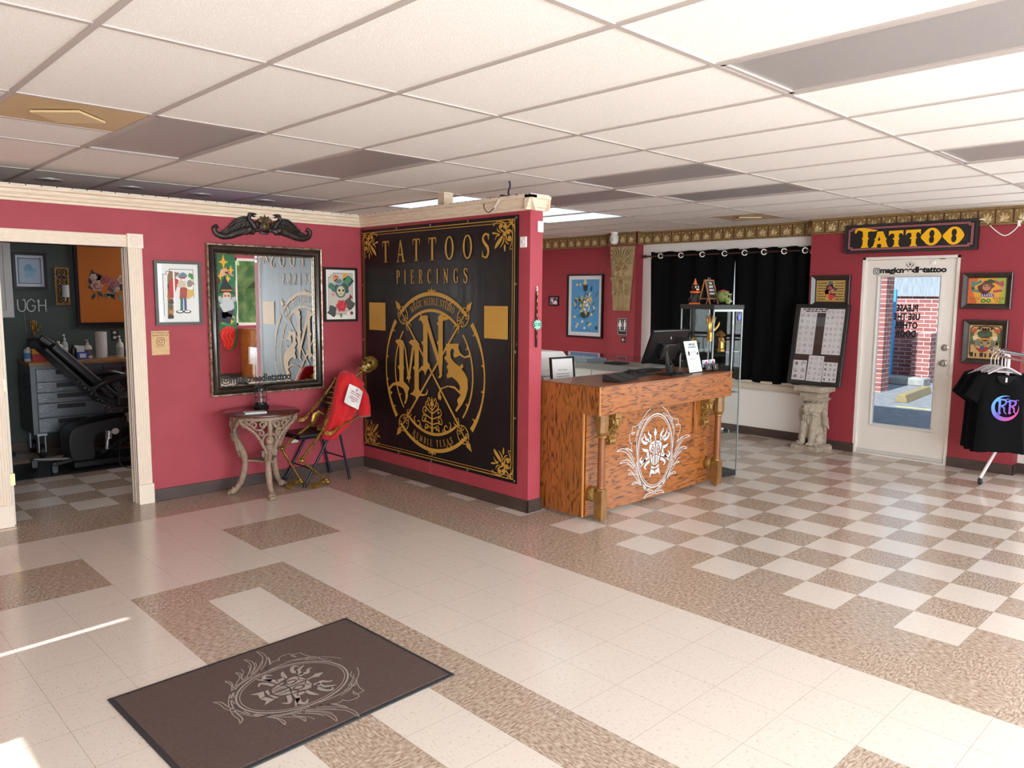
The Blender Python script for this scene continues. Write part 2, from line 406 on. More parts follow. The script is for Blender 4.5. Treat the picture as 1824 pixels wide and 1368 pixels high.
# ------------------------------------------------------------------ crown on the low walls, with a strip of clear light string
def crown(name, segs):
    m = MB()
    for (x0, y0, x1, y1, nx, ny) in segs:
        prof = [(0.0, 2.335), (0.020, 2.335), (0.022, 2.352), (0.034, 2.360), (0.034, 2.376), (0.046, 2.392), (0.050, 2.412), (0.066, 2.420), (0.066, 2.440), (0.0, 2.440)]
        def sweep(t, s): return None
        A = [m.av((x0+nx*d+(-abs(d) if False else 0), y0+ny*d, z)) for d, z in prof]; B = [m.av((x1+nx*d, y1+ny*d, z)) for d, z in prof]
        n = len(prof)
        for k in range(n): m.af((A[k], A[(k+1) % n], B[(k+1) % n], B[k]))
        m.af(A[::-1]); m.af(B)
    return m
cm = crown('c', [(XL, WY, -0.2-0.0, WY, 0, -1), (-0.2, WY, -0.2, 2.165-0.066, -1, 0), (-0.2-0.066, 2.165, -0.065+0.02, 2.165, 0, -1), (-0.065, 2.10, -0.065, WY, 0.3, 0)])
cm.box(XL, -0.065, WY, WY+0.13, 2.35, 2.438); cm.box(-0.2, -0.065, 2.165, WY, 2.35, 2.438)
struct('trim_2', cm, CREAM)
# ------------------------------------------------------------------ doorway casing
def fluted(m, x0, x1, z0, z1, vert, y=WY, d=0.022):
    m.box(x0, x1, y-d*0.4, y, z0, z1)
    n = 6
    for k in range(n):
        f0, f1 = (k+0.12)/n, (k+0.88)/n
        if vert: m.cyl((x0+(x1-x0)*(f0+f1)/2, y-d*0.42, z0), (x0+(x1-x0)*(f0+f1)/2, y-d*0.42, z1), (x1-x0)/n*0.43, n=8)
        else: m.cyl((x0, y-d*0.42, z0+(z1-z0)*(f0+f1)/2), (x1, y-d*0.42, z0+(z1-z0)*(f0+f1)/2), (z1-z0)/n*0.42, n=8)
m = MB()
CW = 0.108
fluted(m, DX1, DX1+CW, 0.16, DH+0.0, True); fluted(m, DX0-CW, DX0, 0.16, DH, True); fluted(m, DX0, DX1, DH, DH+0.095, False)
for x in (DX1-0.005, DX0-CW-0.005):
    m.box(x, x+CW+0.01, WY-0.03, WY, DH-0.005, DH+0.105); m.box(x, x+CW+0.01, WY-0.03, WY, 0, 0.16)
    cx, cz = x+CW/2+0.005, DH+0.05
    m.lathe([(0.040, 0.0), (0.040, -0.006), (0.034, -0.008), (0.028, -0.003), (0.022, -0.003), (0.017, -0.009), (0.010, -0.006), (0.0, -0.011)], (cx, WY-0.03, cz), 24, axis='y')
# jamb lining and stops
m.box(DX1, DX1+0.02, WY, WY+0.13, 0, DH); m.box(DX0-0.02, DX0, WY, WY+0.13, 0, DH); m.box(DX0, DX1, WY, WY+0.13, DH, DH+0.02)
for k in range(4): m.box(DX1-0.006-0.004*(k % 2), DX1, WY+0.01+k*0.03, WY+0.03+k*0.03, 0, DH)
m.box(DX0, DX0+0.025, WY+0.03, WY+0.08, 0, DH)
struct('trim_3', m, CREAMV, bevel=0.002)
st = struct('trim_4', MB().box(DX0-0.012, DX0+0.006, WY-0.012, WY+0.004, 0.99, 1.075).box(DX0+0.0, DX0+0.028, WY-0.004, WY+0.03, 0.30, 0.385), M('brass_plate', '#d9c37a', 0.3, 0.9))

# ------------------------------------------------------------------ leaf frieze under the ceiling on the right
FRB = M('bronze_frieze', '#80643c', 0.45, 0.2, hex2='#9a7e50', scale=40)
FRL = M('bronze_leaf', '#d2bb8c', 0.42, 0.15, hex2='#b0986a', scale=60)
FRD = M('frieze_dark_line', '#4a1d1a', 0.6)
fz = MB()
def frieze(p0, p1, nx, ny):
    L_ = math.hypot(p1[0]-p0[0], p1[1]-p0[1]); n = max(1, round(L_/0.152)); ux, uy = (p1[0]-p0[0])/L_, (p1[1]-p0[1])/L_
    fz.m = Matrix(((ux, -nx, 0, p0[0]), (uy, -ny, 0, p0[1]), (0, 0, 1, 0), (0, 0, 0, 1)))
    fz.box(0, L_, -0.012, 0, 2.408, H, 2)
    fz.box(0, L_, -0.020, 0, 2.408, 2.424, 0); fz.box(0, L_, -0.022, 0, 2.556, H, 0)
    s = L_/n
    for k in range(n):
        c = (k+0.5)*s
        fz.box(c-s*0.46, c+s*0.46, -0.016, 0, 2.428, 2.552, 0)
        up_ = k % 2
        for a, l in ((-64, .05), (-32, .062), (0, .068), (32, .062), (64, .05)):
            a_ = math.radians(a+(12 if up_ else -12)); dx, dz = math.sin(a_), math.cos(a_)
            b0 = (c, -0.017, 2.45); b1 = (c+dx*l*0.55, -0.022, 2.45+dz*l*0.6); b2 = (c+dx*l*1.05, -0.017, 2.45+dz*l*1.15)
            fz.tube([b0, b1, b2], [0.006, 0.016, 0.003], 6, 1, flat=0.45)
        fz.tube([(c-0.05, -0.017, 2.437), (c, -0.021, 2.443), (c+0.05, -0.017, 2.437)], [0.003, 0.008, 0.003], 5, 1)
        fz.sph((c-0.052, -0.017, 2.535), 0.009, 0.006, 0.009, 6, 4, 1); fz.sph((c+0.052, -0.017, 2.535), 0.009, 0.006, 0.009, 6, 4, 1)
    fz.m = None
frieze((4.2, 2.03), (4.2, -0.09), -1, 0); frieze((4.36, 4.478), (4.36, 2.03), -1, 0); frieze((4.2, 4.944), (4.2, 4.478), -1, 0)
frieze((4.2, 4.478), (4.36, 4.478), 0, -1); frieze((4.2, -0.09), (4.37, -0.09), 0, -1)
frieze((4.36, YB), (4.36, 4.944), -1, 0); frieze((4.37, -0.09), (4.37, -1.5), -1, 0)
struct('trim_5', fz, [FRB, FRL, FRD], smooth=False)

# window sill under the curtains, post on the low wall
struct('trim_6', MB().box(4.30, 4.36, 2.03, 4.478, 0.655, 0.685).box(4.325, 4.36, 2.03, 4.478, 0.575, 0.655), M('beige_sill_paint', '#cdbfae', 0.35), bevel=0.006)
struct('trim_7', MB().box(-0.10, 0.0, 3.315, 3.40, 2.44, H).box(-0.212, -0.2, 3.355, 3.40, 2.335, 2.46), CREAM)

# windows: frame and pane
WFR = M('white_window_frame', '#ece8e2', 0.4); PANE = glass('window_pane', refl=1.0)
def window(name, ax, pos, a0, a1, z0, z1, mull=()):
    f = MB(); t = 0.05
    def bar(a, b, c, d_): f.box(*( (a, b, pos, pos+0.06, c, d_) if ax == 'y' else (pos, pos+0.06, a, b, c, d_)))
    bar(a0, a1, z0, z0+t); bar(a0, a1, z1-t, z1); bar(a0, a0+t, z0, z1); bar(a1-t, a1, z0, z1)
    for q in mull: bar(q-t/2, q+t/2, z0, z1)
    o = struct(name, f, WFR); p = MB()
    if ax == 'y': p.box(a0, a1, pos+0.027, pos+0.033, z0, z1)
    else: p.box(pos+0.027, pos+0.033, a0, a1, z0, z1)
    obj('pane', p, PANE, o); return o
window('window_1', 'y', FRONT_Y-0.09, -5.4, -0.9, 0.35, 2.38, (-3.9, -2.4))
window('window_2', 'y', FRONT_Y-0.09, -0.55, 1.15, 0.35, 2.38)
window('window_3', 'y', FRONT_Y-0.09, 2.50, 3.12, 1.06, 2.42)
window('window_4', 'x', 4.40, -3.6, -0.6, 0.62, 2.3, (-2.1,))
window('window_5', 'x', 4.42, 2.18, 4.24, 0.60, 2.2, (3.25,))

# string light lying along the top edge of the low walls
STRIP = [P('#d9d2c8', 0.4), P('#4a4541', 0.5)]
m = MB().box(XL, -0.27, WY-0.062, WY-0.045, 2.441, 2.449)
x = -3.3
while x < -0.3: m.box(x, x+0.008, WY-0.063, WY-0.044, 2.440, 2.4496, 1); x += 0.098
tag(obj('light_strip', m, STRIP), 'clear string light strip lying along the crown of the mirror wall', 'light strip')
m = MB().box(-0.262, -0.245, 2.11, WY-0.07, 2.441, 2.449); y = 2.15
while y < 4.35: m.box(-0.263, -0.244, y, y+0.008, 2.440, 2.4496, 1); y += 0.098
m.box(-0.262, -0.06, 2.105, 2.12, 2.441, 2.449)
tag(obj('light_strip', m, STRIP), 'clear string light strip lying along the crown above the black banner', 'light strip')
# ------------------------------------------------------------------ outside, seen through the glass door
def bricks(name, a, b, mortar, sc=1.0):
    m = bpy.data.materials.new(name); m.use_nodes = True; n = m.node_tree.nodes; L = m.node_tree.links; bs = n['Principled BSDF']
    t = n.new('ShaderNodeTexCoord'); sp_ = n.new('ShaderNodeSeparateXYZ'); L.new(t.outputs['Object'], sp_.inputs[0])
    ad = n.new('ShaderNodeMath'); L.new(sp_.outputs['X'], ad.inputs[0]); L.new(sp_.outputs['Y'], ad.inputs[1])
    cb = n.new('ShaderNodeCombineXYZ'); L.new(ad.outputs[0], cb.inputs[0]); L.new(sp_.outputs['Z'], cb.inputs[1])
    br = n.new('ShaderNodeTexBrick'); br.inputs['Scale'].default_value = 1.0; br.inputs['Brick Width'].default_value = 0.30*sc; br.inputs['Row Height'].default_value = 0.10*sc; br.inputs['Mortar Size'].default_value = 0.008*sc
    br.inputs['Color1'].default_value = lin(a); br.inputs['Color2'].default_value = lin(b); br.inputs['Mortar'].default_value = lin(mortar)
    L.new(cb.outputs[0], br.inputs['Vector']); L.new(br.outputs[0], bs.inputs['Base Color']); bs.inputs['Roughness'].default_value = 0.85
    return m
BRK = bricks('red_brick', '#8e514b', '#a86a63', '#d6c9c4', 0.85)
wallg = MB(); wallg.box(4.5, 40, -12, 30, -0.06, -0.01); o = struct('pavement', wallg, M('asphalt', '#77777a', 0.9, hex2='#8b8b8d', scale=8))
wallg = MB(); wallg.box(-25, 20, -30, FRONT_Y-0.42, -0.06, -0.01); struct('parking_lot', wallg, M('pale_concrete', '#b9b3aa', 0.9, hex2='#a9a39a', scale=3))
tag(obj('brick_column', MB().box(10.25, 10.6, 3.40, 4.0, -0.01, 3.6), BRK), 'tall red brick column outside, at the left in the door glass', 'column')
bw = MB().box(13.0, 13.5, 3.42, 8.0, -0.01, 1.0).box(13.25, 13.5, 3.15, 8, 0.9, 1.76)
tag(obj('brick_wall', bw, BRK), 'red brick wall outside behind the brick column, seen through the door glass', 'wall')
tag(obj('siding_panel', MB().box(13.2, 13.5, 3.15, 8, 1.76, 3.6), M('white_siding', '#a3aab0', 0.7, hex2='#8b939a', scale=5, stretch=(1, 6, 1))), 'white siding above the outside brick wall, at the top of the door glass', 'siding')
tag(obj('brick_pier', MB().box(12.4, 12.8, 3.28, 3.62, -0.01, 1.02), BRK), 'short sunlit brick pier outside, in the middle of the door glass', 'pier')
tag(obj('curb', MB().box(11.9, 12.3, 3.2, 9, -0.01, 0.14), M('grey_concrete', '#a9a7a2', 0.9, hex2='#8c8a86', scale=6), bevel=0.02), 'grey concrete curb in front of the outside brick wall', 'curb')
wsb = MB(); wsb.prism([(-0.10, -0.01), (0.10, -0.01), (0.06, 0.12), (-0.06, 0.12)], -0.9, 0.9)
tag(obj('wheel_stop', wsb, M('worn_yellow_concrete', '#a08a58', 0.9, hex2='#8a7c62', scale=9), loc=(9.95, 2.72, 0), rot=(0, 0, math.radians(-84)), bevel=0.01), 'worn yellow wheel stop on the asphalt outside the door', 'wheel stop')
tag(obj('parking_line', MB().box(8.5, 8.56, 1.2, 2.5, -0.012, -0.006), P('#d9c85c', 0.8)), 'thin yellow painted line on the asphalt outside', 'parking line')
tag(obj('notice_poster', MB().box(13.236, 13.25, 3.2, 3.42, 1.12, 1.58, 0).box(13.23, 13.236, 3.21, 3.41, 1.46, 1.56, 1), [P('#d8c0cc'), P('#d05a72')]), 'pink and white notice beyond the sunlit brick pier outside', 'poster')
tag(obj('blue_panel', MB().box(12.55, 12.61, 4.05, 4.5, -0.01, 1.9), P('#4f9fd8')), 'bright blue panel outside between column and brick wall', 'panel')
tag(obj('neighbour_building', MB().box(24, 25, -10, 5.5, -0.01, 4.5), M('blue_grey_wall', '#8fa3b3', 0.8, hex2='#7d93a6', scale=2)), 'blue grey building wall far behind the brick pier outside', 'building')
# what the mirror sees through the front window
LEAF = M('hedge_green', '#5d8a4a', 0.9, hex2='#9fb868', scale=3)
hb = MB(); rr_ = random.Random(5)
for k in range(42): hb.sph((rr_.uniform(-2, 12), rr_.uniform(-16, -14), rr_.uniform(0.4, 3.2)), rr_.uniform(0.7, 1.3), None, rr_.uniform(0.6, 1.1), 8, 6)
tag(obj('hedge', hb, LEAF), 'green hedge beyond the front window, seen in the mirror', 'hedge')
# ------------------------------------------------------------------ shared builders for framed things
class Art(MB):
    def __init__(s): super().__init__(); s.pal = []
    def c(s, h):
        if h not in s.pal: s.pal.append(h)
        return s.pal.index(h)
    def mats(s, r=0.6): return [P(h, r) for h in s.pal]

def frame_rings(m, x0, x1, z0, z1, prof, mi=None):
    rings = []
    for d, y in prof: rings.append([m.av(p) for p in ((x0+d, y, z0+d), (x1-d, y, z0+d), (x1-d, y, z1-d), (x0+d, y, z1-d))])
    for q, (A, B) in enumerate(zip(rings, rings[1:])):
        for k in range(4): m.af((A[k], A[(k+1) % 4], B[(k+1) % 4], B[k]), mi[q] if mi else 0)
    return m

BLACKF = M('black_frame_wood', '#16120f', 0.35)
DARKF = M('dark_brown_frame', '#2b201b', 0.4, hex2='#3a2c25', scale=30, coat=0.3)
PGLASS = glass('picture_glass', refl=0.55)
def picture(name, label, loc, rz, w, h, bw, dep, fmat, art, board=None, bi=0.04, group=None, glazed=True, bevelled=False, tilt=0.0):
    t = thing(name, label, 'picture', loc, rz, group, rot=(0, tilt, rz))
    f = MB(); x0, x1 = -w/2, w/2
    if bevelled: prof = [(0, 0), (0, -dep), (0.008, -dep-0.004), (bw*0.8, -dep*0.45), (bw*0.86, -dep*0.55), (bw, -dep*0.5), (bw, 0)]
    else: prof = [(0, 0), (0, -dep), (bw, -dep), (bw, -0.004)]
    frame_rings(f, x0, x1, 0, h, prof); obj('frame', f, fmat, t)
    bk = MB(); bk.box(x0+bw*0.5, x1-bw*0.5, -0.006, -0.002, bw*0.5, h-bw*0.5)
    obj('mat_board' if board else 'backing', bk, P(board or '#1a1a1a'), t)
    a = Art(); a.y = -0.0065; b = bw+(bi if board else 0)
    art(a, x0+b, x1-b, b, h-b); obj('print', a, a.mats(), t)
    if glazed:
        g_ = MB(); g_.box(x0+bw, x1-bw, -dep*0.6, -dep*0.6+0.002, bw, h-bw); obj('glass', g_, PGLASS, t)
    return t

def blot(a, cx, cz, r, h, lay=2, seed=0, n=9, amp=0.35, sq=1.0):
    q = random.Random(seed); pts = [(cx+r*(1-amp+2*amp*q.random())*math.cos(2*PI*k/n), cz+sq*r*(1-amp+2*amp*q.random())*math.sin(2*PI*k/n)) for k in range(n)]
    a.flat(crv(pts, 3, True), a.c(h), lay)
def rose(a, cx, cz, r, c1, c2, lay=3):
    for k in range(6):
        t_ = 2*PI*k/6; a.disc(cx+0.55*r*math.cos(t_), cz+0.55*r*math.sin(t_), 0.5*r, 0.42*r, a.c(c1), lay, 10, 60*k)
    a.disc(cx, cz, 0.55*r, None, a.c(c1), lay+1, 12)
    for q in range(3): a.rib(curl(cx, cz, 0.15*r+0.2*r*q, 0.3*r+0.22*r*q, 70*q, 250), 0.09*r, a.c(c2), lay+2)
def leaf(a, x, z, l, wd, ang, h, lay=2, vein=None):
    c, s_ = math.cos(math.radians(ang)), math.sin(math.radians(ang)); pts = []
    for t_, o_ in ((0, 0), (.25, .8), (.55, 1), (.8, .6), (1, 0), (.8, -.5), (.55, -.9), (.25, -.7)):
        px, pz = t_*l, o_*wd*0.5; pts.append((x+px*c-pz*s_, z+px*s_+pz*c))
    a.flat(pts, a.c(h), lay)
    if vein: a.rib([(x, z), (x+l*0.9*c, z+l*0.9*s_)], [wd*0.12, wd*0.03], a.c(vein), lay+1)

def scaler(x0, x1, z0, z1): return lambda u, v: (x0+(x1-x0)*u, z0+(z1-z0)*v)

# ------------------------------------------------------------------ ceiling fixtures
LENS = M('unlit_light_lens', '#a39c9a', 0.35, hex2='#938d8c', scale=260, lo=0.4, hi=0.6, bump=0.4, bscale=260, dist=0.002)
LLAB = {(-5, 1): 'unlit grey ceiling light panel beside the brown vent, above the doorway', (-3, 1): 'unlit grey ceiling light panel above the mirror wall corner',
        (-3, -2): 'large unlit light panel nearest the camera, cut by the top right of the photo', (1, -2): 'unlit grey ceiling light panel above the orange lettered sign, at the right edge',
        (0, 0): 'unlit grey ceiling light panel above the front of the wooden counter', (1, 1): 'unlit grey ceiling light panel touching the end of the banner wall',
        (2, 0): 'unlit grey ceiling light panel in front of the black curtains', (4, -2): 'small sliver of unlit light panel high at the right edge of the photo'}
LEDM = M('lit_sky_panel', '#d6f0f4', 0.5, emit=1.15)
FILLM = M('fill_light_panel', '#f4f4ee', 0.5, emit=16)  # for the unseen panels added as fill light in the rear hall
for k, lab in list(LLAB.items())+[(g_, None) for g_ in GLOW]:
    x0, x1, y0, y1 = cell(*k)
    if k[1] == 4: lab = 'added fill light panel, unseen over the rear hall, '+['nearest the side room', 'second from the side room', 'third from the side room', 'farthest from the side room'][k[0]+1]
    if lab is None:
        lab = {0: 'bright glowing sky blue ceiling panel behind the post on the banner wall', 2: 'bright glowing ceiling panel right beside the end of the banner wall', 3: 'bright glowing ceiling panel farther right, ahead of the leaf frieze'}[k[0]]
    t = thing('ceiling_light', lab, 'light', ((x0+x1)/2, (y0+y1)/2, H), 0, 'panels set in the ceiling grid')
    hx, hy = (x1-x0)/2-0.012, (y1-y0)/2-0.012
    f = MB()
    for b in ((-hx, hx, -hy, -hy+0.022), (-hx, hx, hy-0.022, hy), (-hx, -hx+0.022, -hy, hy), (hx-0.022, hx, -hy, hy)): f.box(*b, -0.004, 0.05)
    obj('frame', f, TBAR, t)
    obj('lens', MB().box(-hx+0.02, hx-0.02, -hy+0.02, hy-0.02, 0.004, 0.012), (FILLM if k[1] == 4 else LEDM) if k in GLOW else LENS, t)
    if k not in GLOW: obj('housing', MB().box(-hx+0.01, hx-0.01, -hy+0.01, hy-0.01, 0.013, 0.10), P('#bdb8b4'), t)
VENT = M('tan_vent_metal', '#cfb48a', 0.45, hex2='#bd9f74', scale=300, lo=.45, hi=.55)
for (i, j), lab in {(-6, 1): 'tan perforated ceiling vent with a diamond plate, at the left edge', (5, 1): 'small tan ceiling vent far off, above the black curtains'}.items():
    x0, x1, y0, y1 = cell(i, j); t = thing('ceiling_vent', lab, 'vent', ((x0+x1)/2, y0+0.3, H), 0, 'ceiling vents')
    obj('face', MB().box(-0.29, 0.29, -0.28, 0.28, -0.004, 0.01), VENT, t)
    dm = MB(); dm.m = Matrix.Rotation(PI/4, 4, 'Z'); dm.box(-0.12, 0.12, -0.12, 0.12, -0.020, -0.010); dm.m = None
    dm.cyl((0, 0, -0.012), (0, 0, 0), 0.03); obj('diamond_plate', dm, M('pale_tan_plate', '#d8bd90', 0.4), t)
CAN = M('downlight_trim', '#b9b4ae', 0.35, 0.2)
for q, (x, lab) in enumerate(((-2.70, 'round recessed downlight, leftmost of the four over the side room'), (-2.09, 'round recessed downlight, second from the left over the side room'), (-1.50, 'round recessed downlight, third from the left over the side room'), (-0.89, 'round recessed downlight nearest the purple glow on the ceiling'))):
    t = thing('downlight', lab, 'light', (x, 5.05, H), 0, 'downlights over the side room')
    obj('trim', MB().lathe([(0.062, 0.004), (0.062, -0.002), (0.095, -0.010), (0.098, -0.002), (0.098, 0.0)], (0, 0, 0), 28), CAN, t, smooth=True)
    obj('lamp', MB().lathe([(0.0, -0.012), (0.03, -0.012), (0.045, -0.006), (0.06, 0.004)], (0, 0, 0), 24), P('#8f8b88'), t, smooth=True)

# ------------------------------------------------------------------ mirror wall
MW = lambda x, z: (x, WY, z)
MIRR = bpy.data.materials.new('mirror_silver'); MIRR.use_nodes = True
b = MIRR.node_tree.nodes['Principled BSDF']; b.inputs['Metallic'].default_value = 1; b.inputs['Roughness'].default_value = 0.012; b.inputs['Base Color'].default_value = (0.86, 0.88, 0.88, 1)
t = thing('wall_mirror', 'big wall mirror in a black frame with worn silver edge', 'mirror', (-1.187, WY, 0.82))
f = MB()
frame_rings(f, -0.535, 0.535, 0, 1.292, [(0, 0), (0, -0.035), (0.006, -0.042), (0.014, -0.040), (0.018, -0.03)]); obj('outer_edge', f, M('worn_silver_edge', '#c9b39a', 0.35, 0.6, hex2='#6a5645', scale=30), t)
f = MB(); frame_rings(f, -0.517, 0.517, 0.018, 1.274, [(0, -0.01), (0, -0.034), (0.010, -0.048), (0.030, -0.054), (0.046, -0.044), (0.052, -0.030), (0.058, -0.036), (0.062, -0.024), (0.062, -0.012)])
obj('frame', f, M('black_mirror_frame', '#1d1613', 0.3, hex2='#33271f', scale=12, coat=0.4), t, smooth=True)
f = MB(); frame_rings(f, -0.457, 0.457, 0.078, 1.214, [(0, -0.012), (0, -0.028), (0.010, -0.024), (0.012, -0.012)]); obj('inner_edge', f, M('tarnished_silver', '#9a8c78', 0.35, 0.7, hex2='#4f4437', scale=40), t)
obj('mirror_glass', MB().box(-0.455, 0.455, -0.014, -0.008, 0.08, 1.212), MIRR, t)
BLK = M('black_vinyl_print', '#0f0d0e', 0.5)
def insta(mb, cx, cz, s, wd, mi=0, lay=1):
    r = s*0.28; h = s/2; pts = []
    for (sx_, sz_, a0) in ((1, 1, 0), (-1, 1, 90), (-1, -1, 180), (1, -1, 270)):
        pts += [(cx+sx_*(h-r)+r*math.cos(math.radians(a0+k*22.5)), cz+sz_*(h-r)+r*math.sin(math.radians(a0+k*22.5))) for k in range(5)]
    mb.rib(pts, wd, mi, lay, True); mb.rib(ell(cx, cz, s*0.24, s*0.24)[:-1], wd, mi, lay, True); mb.disc(cx+s*0.27, cz+s*0.27, wd*0.6, None, mi, lay, 10)
f = MB(); f.y = -0.0145; insta(f, -0.40, 0.135, 0.068, 0.010); f.text('magicneedletattoo', 0.092, -0.360, 0.105, sx=0.86, bold=0.0028, align='LEFT', spacing=0.96)
obj('vinyl_lettering', f, BLK, t)

# dragon carving
DRG = M('blackened_carving', '#1f1714', 0.42, hex2='#43332a', scale=26, lo=.45, hi=.75)
t = thing('dragon_carving', 'black carved pediment of two dragons above the mirror', 'carving', (-1.20, WY, 2.285), rot=(0, math.radians(-1.6), 0))
f = MB(); shell = MB()
for s in (-1, 1):
    spine = crv([(s*0.04, -0.03), (s*0.10, -0.045), (s*0.18, -0.045), (s*0.27, -0.075), (s*0.35, -0.10), (s*0.42, -0.085), (s*0.445, -0.045), (s*0.425, -0.02), (s*0.405, -0.04)], 6)
    f.tube([(x, -0.018, z) for x, z in spine], [0.018, 0.034, 0.036, 0.034, 0.028, 0.024, 0.02, 0.016, 0.008], 10, flat=0.6)
    # belly and wing: humped plate with ribs
    hump = [(s*0.10, -0.05), (s*0.07, 0.0), (s*0.11, 0.045), (s*0.17, 0.06), (s*0.23, 0.05), (s*0.29, 0.01), (s*0.34, -0.045), (s*0.385, -0.07), (s*0.36, -0.115), (s*0.27, -0.095), (s*0.18, -0.065)]
    f.prism(crv(hump, 3, True), -0.022, 0)
    for q in range(5):
        a0 = (s*0.115, 0.035); e = [(s*0.17, -0.04), (s*0.225, -0.045), (s*0.28, -0.06), (s*0.33, -0.08), (s*0.365, -0.085)][q]
        f.tube([(a0[0], -0.024, a0[1]), ((a0[0]+e[0])/2+s*0.02, -0.032, (a0[1]+e[1])/2+0.028), (e[0], -0.022, e[1])], [0.006, 0.009, 0.004], 6)
    f.tube([(x, -0.026, z) for x, z in crv([(s*0.10, 0.03), (s*0.17, 0.065), (s*0.25, 0.04), (s*0.33, -0.035), (s*0.39, -0.065)], 5)], [0.006, 0.010, 0.010, 0.008, 0.004], 6)
    for q in range(9):
        u = q/8; f.tube([(s*(0.115+0.25*u), -0.015, 0.05-0.11*u*u), (s*(0.125+0.26*u), -0.015, 0.075-0.12*u*u)], [0.008, 0.001], 5)
    # hind leg and claws
    f.sph((s*0.14, -0.03, -0.035), 0.035, 0.016, 0.03, 10, 6); f.tube([(s*0.15, -0.035, -0.05), (s*0.20, -0.035, -0.075), (s*0.17, -0.03, -0.085)], [0.012, 0.009, 0.005], 6)
    # neck, head, horns, jaws (head looks to the middle)
    f.tube([(x, y, z) for x, y, z in crv([(s*0.09, -0.022, -0.02), (s*0.115, -0.026, 0.02), (s*0.145, -0.03, 0.055), (s*0.135, -0.034, 0.085)], 5)], [0.026, 0.024, 0.020, 0.018], 8)
    f.sph((s*0.128, -0.034, 0.092), 0.024, 0.016, 0.017, 10, 6)
    f.tube([(s*0.115, -0.034, 0.094), (s*0.092, -0.035, 0.096), (s*0.075, -0.034, 0.092)], [0.014, 0.010, 0.006], 7)
    f.tube([(s*0.118, -0.034, 0.082), (s*0.095, -0.035, 0.074), (s*0.082, -0.034, 0.076)], [0.010, 0.007, 0.003], 7)
    f.tube([(s*0.138, -0.034, 0.10), (s*0.165, -0.034, 0.118), (s*0.182, -0.032, 0.114)], [0.010, 0.006, 0.001], 6)
    f.tube([(s*0.145, -0.03, 0.09), (s*0.172, -0.03, 0.095)], [0.009, 0.001], 6)
    f.sph((s*0.118, -0.047, 0.100), 0.005, 0.004, 0.005, 6, 4)
    f.tube([(x, -0.02, z) for x, z in crv([(s*0.06, -0.01), (s*0.075, 0.02), (s*0.06, 0.035), (s*0.05, 0.02)], 4)], [0.010, 0.008, 0.004], 6)
for k in range(5):
    a = math.radians(-60+30*k); dx, dz = math.sin(a), math.cos(a)
    shell.tube([(0.015*dx, -0.025, 0.015+0.02*dz), (0.045*dx, -0.036, 0.02+0.045*dz), (0.072*dx, -0.026, 0.015+0.075*dz)], [0.010, 0.019, 0.010], 8, flat=0.7)
f.sph((0, -0.02, -0.005), 0.055, 0.02, 0.05, 14, 8)
f.tube([(-0.04, -0.02, -0.055), (-0.015, -0.026, -0.068), (0, -0.026, -0.062), (0.015, -0.026, -0.068), (0.04, -0.02, -0.055)], 0.010, 6)
obj('dragon_pair', f, DRG, t, smooth=True); obj('shell_crest', shell, M('antiqued_shell', '#3a2d22', 0.4, hex2='#6a5638', scale=40), t, smooth=True)
bo = MB().lathe([(0.036, 0), (0.038, -0.008), (0.030, -0.014), (0.022, -0.012), (0.012, -0.018), (0, -0.02)], (0, -0.032, -0.003), 20, axis='y')
obj('medallion', bo, M('old_gold_medallion', '#6b5632', 0.4, 0.5, hex2='#2e2317', scale=60), t, smooth=True)

# left picture: cartoon figure, shiny poster
def art_left(a, x0, x1, z0, z1):
    S = scaler(x0, x1, z0, z1); W_ = x1-x0
    a.rect(x0, x1, z0, z1, a.c('#e9ebe6'), 1)
    a.rib([S(.14, .10), S(.14, .82), S(.22, .82), S(.22, .87), S(.30, .87), S(.30, .91), S(.88, .91), S(.88, .42)], 0.004, a.c('#3c3a3a'), 2)
    a.flat([S(.22, .06), S(.36, .06), S(.36, .70), S(.55, .85), S(.30, .88), S(.25, .80)], a.c('#8a7058'), 2)
    for k in range(7): blot(a, *S(.29+.03*(k % 2), .10+.085*k), 0.02, ['#4d4439', '#b4824f', '#6e6353'][k % 3], 3, k)
    a.flat([S(.25, .42), S(.38, .42), S(.52, .72), S(.40, .78), S(.28, .70)], a.c('#b8453f'), 4)
    a.flat(crv([S(.50, .80), S(.62, .86), S(.72, .82), S(.70, .77), S(.55, .76)], 4, True), a.c('#6f8b9a'), 5)
    a.rect(*[S(.55, 0)[0], S(.68, 0)[0]], S(0, .75)[1], S(0, .78)[1], a.c('#b8453f'), 6)
    blot(a, *S(.60, .66), 0.035, '#d8c6ae', 5, 3); blot(a, *S(.83, .80), 0.022, '#5f8f4a', 4, 4); blot(a, *S(.80, .66), 0.03, '#9a8d80', 4, 6)
    a.flat(crv([S(.75, .60), S(.83, .62), S(.88, .66), S(.86, .58), S(.78, .56)], 4, True), a.c('#efefe8'), 6)
    a.flat([S(.52, .40), S(.70, .42), S(.72, .58), S(.66, .62), S(.55, .62)], a.c('#b0574a'), 4)
    a.flat([S(.53, .20), S(.60, .20), S(.61, .42), S(.54, .42)], a.c('#3f7a80'), 5); a.flat([S(.63, .20), S(.69, .20), S(.69, .42), S(.63, .42)], a.c('#5c5a86'), 5)
    for u in (.52, .70): a.disc(*S(u, .18), 0.032, 0.013, a.c('#2d2a2b'), 6); a.disc(*S(u, .185), 0.022, 0.008, a.c('#f2efe9'), 7)
    a.rect(*[S(.38, 0)[0], S(.42, 0)[0]], S(0, .20)[1], S(0, .88)[1], a.c('#f4f1ee'), 5)
    blot(a, *S(.78, .50), 0.045, '#dfb868', 3, 8)
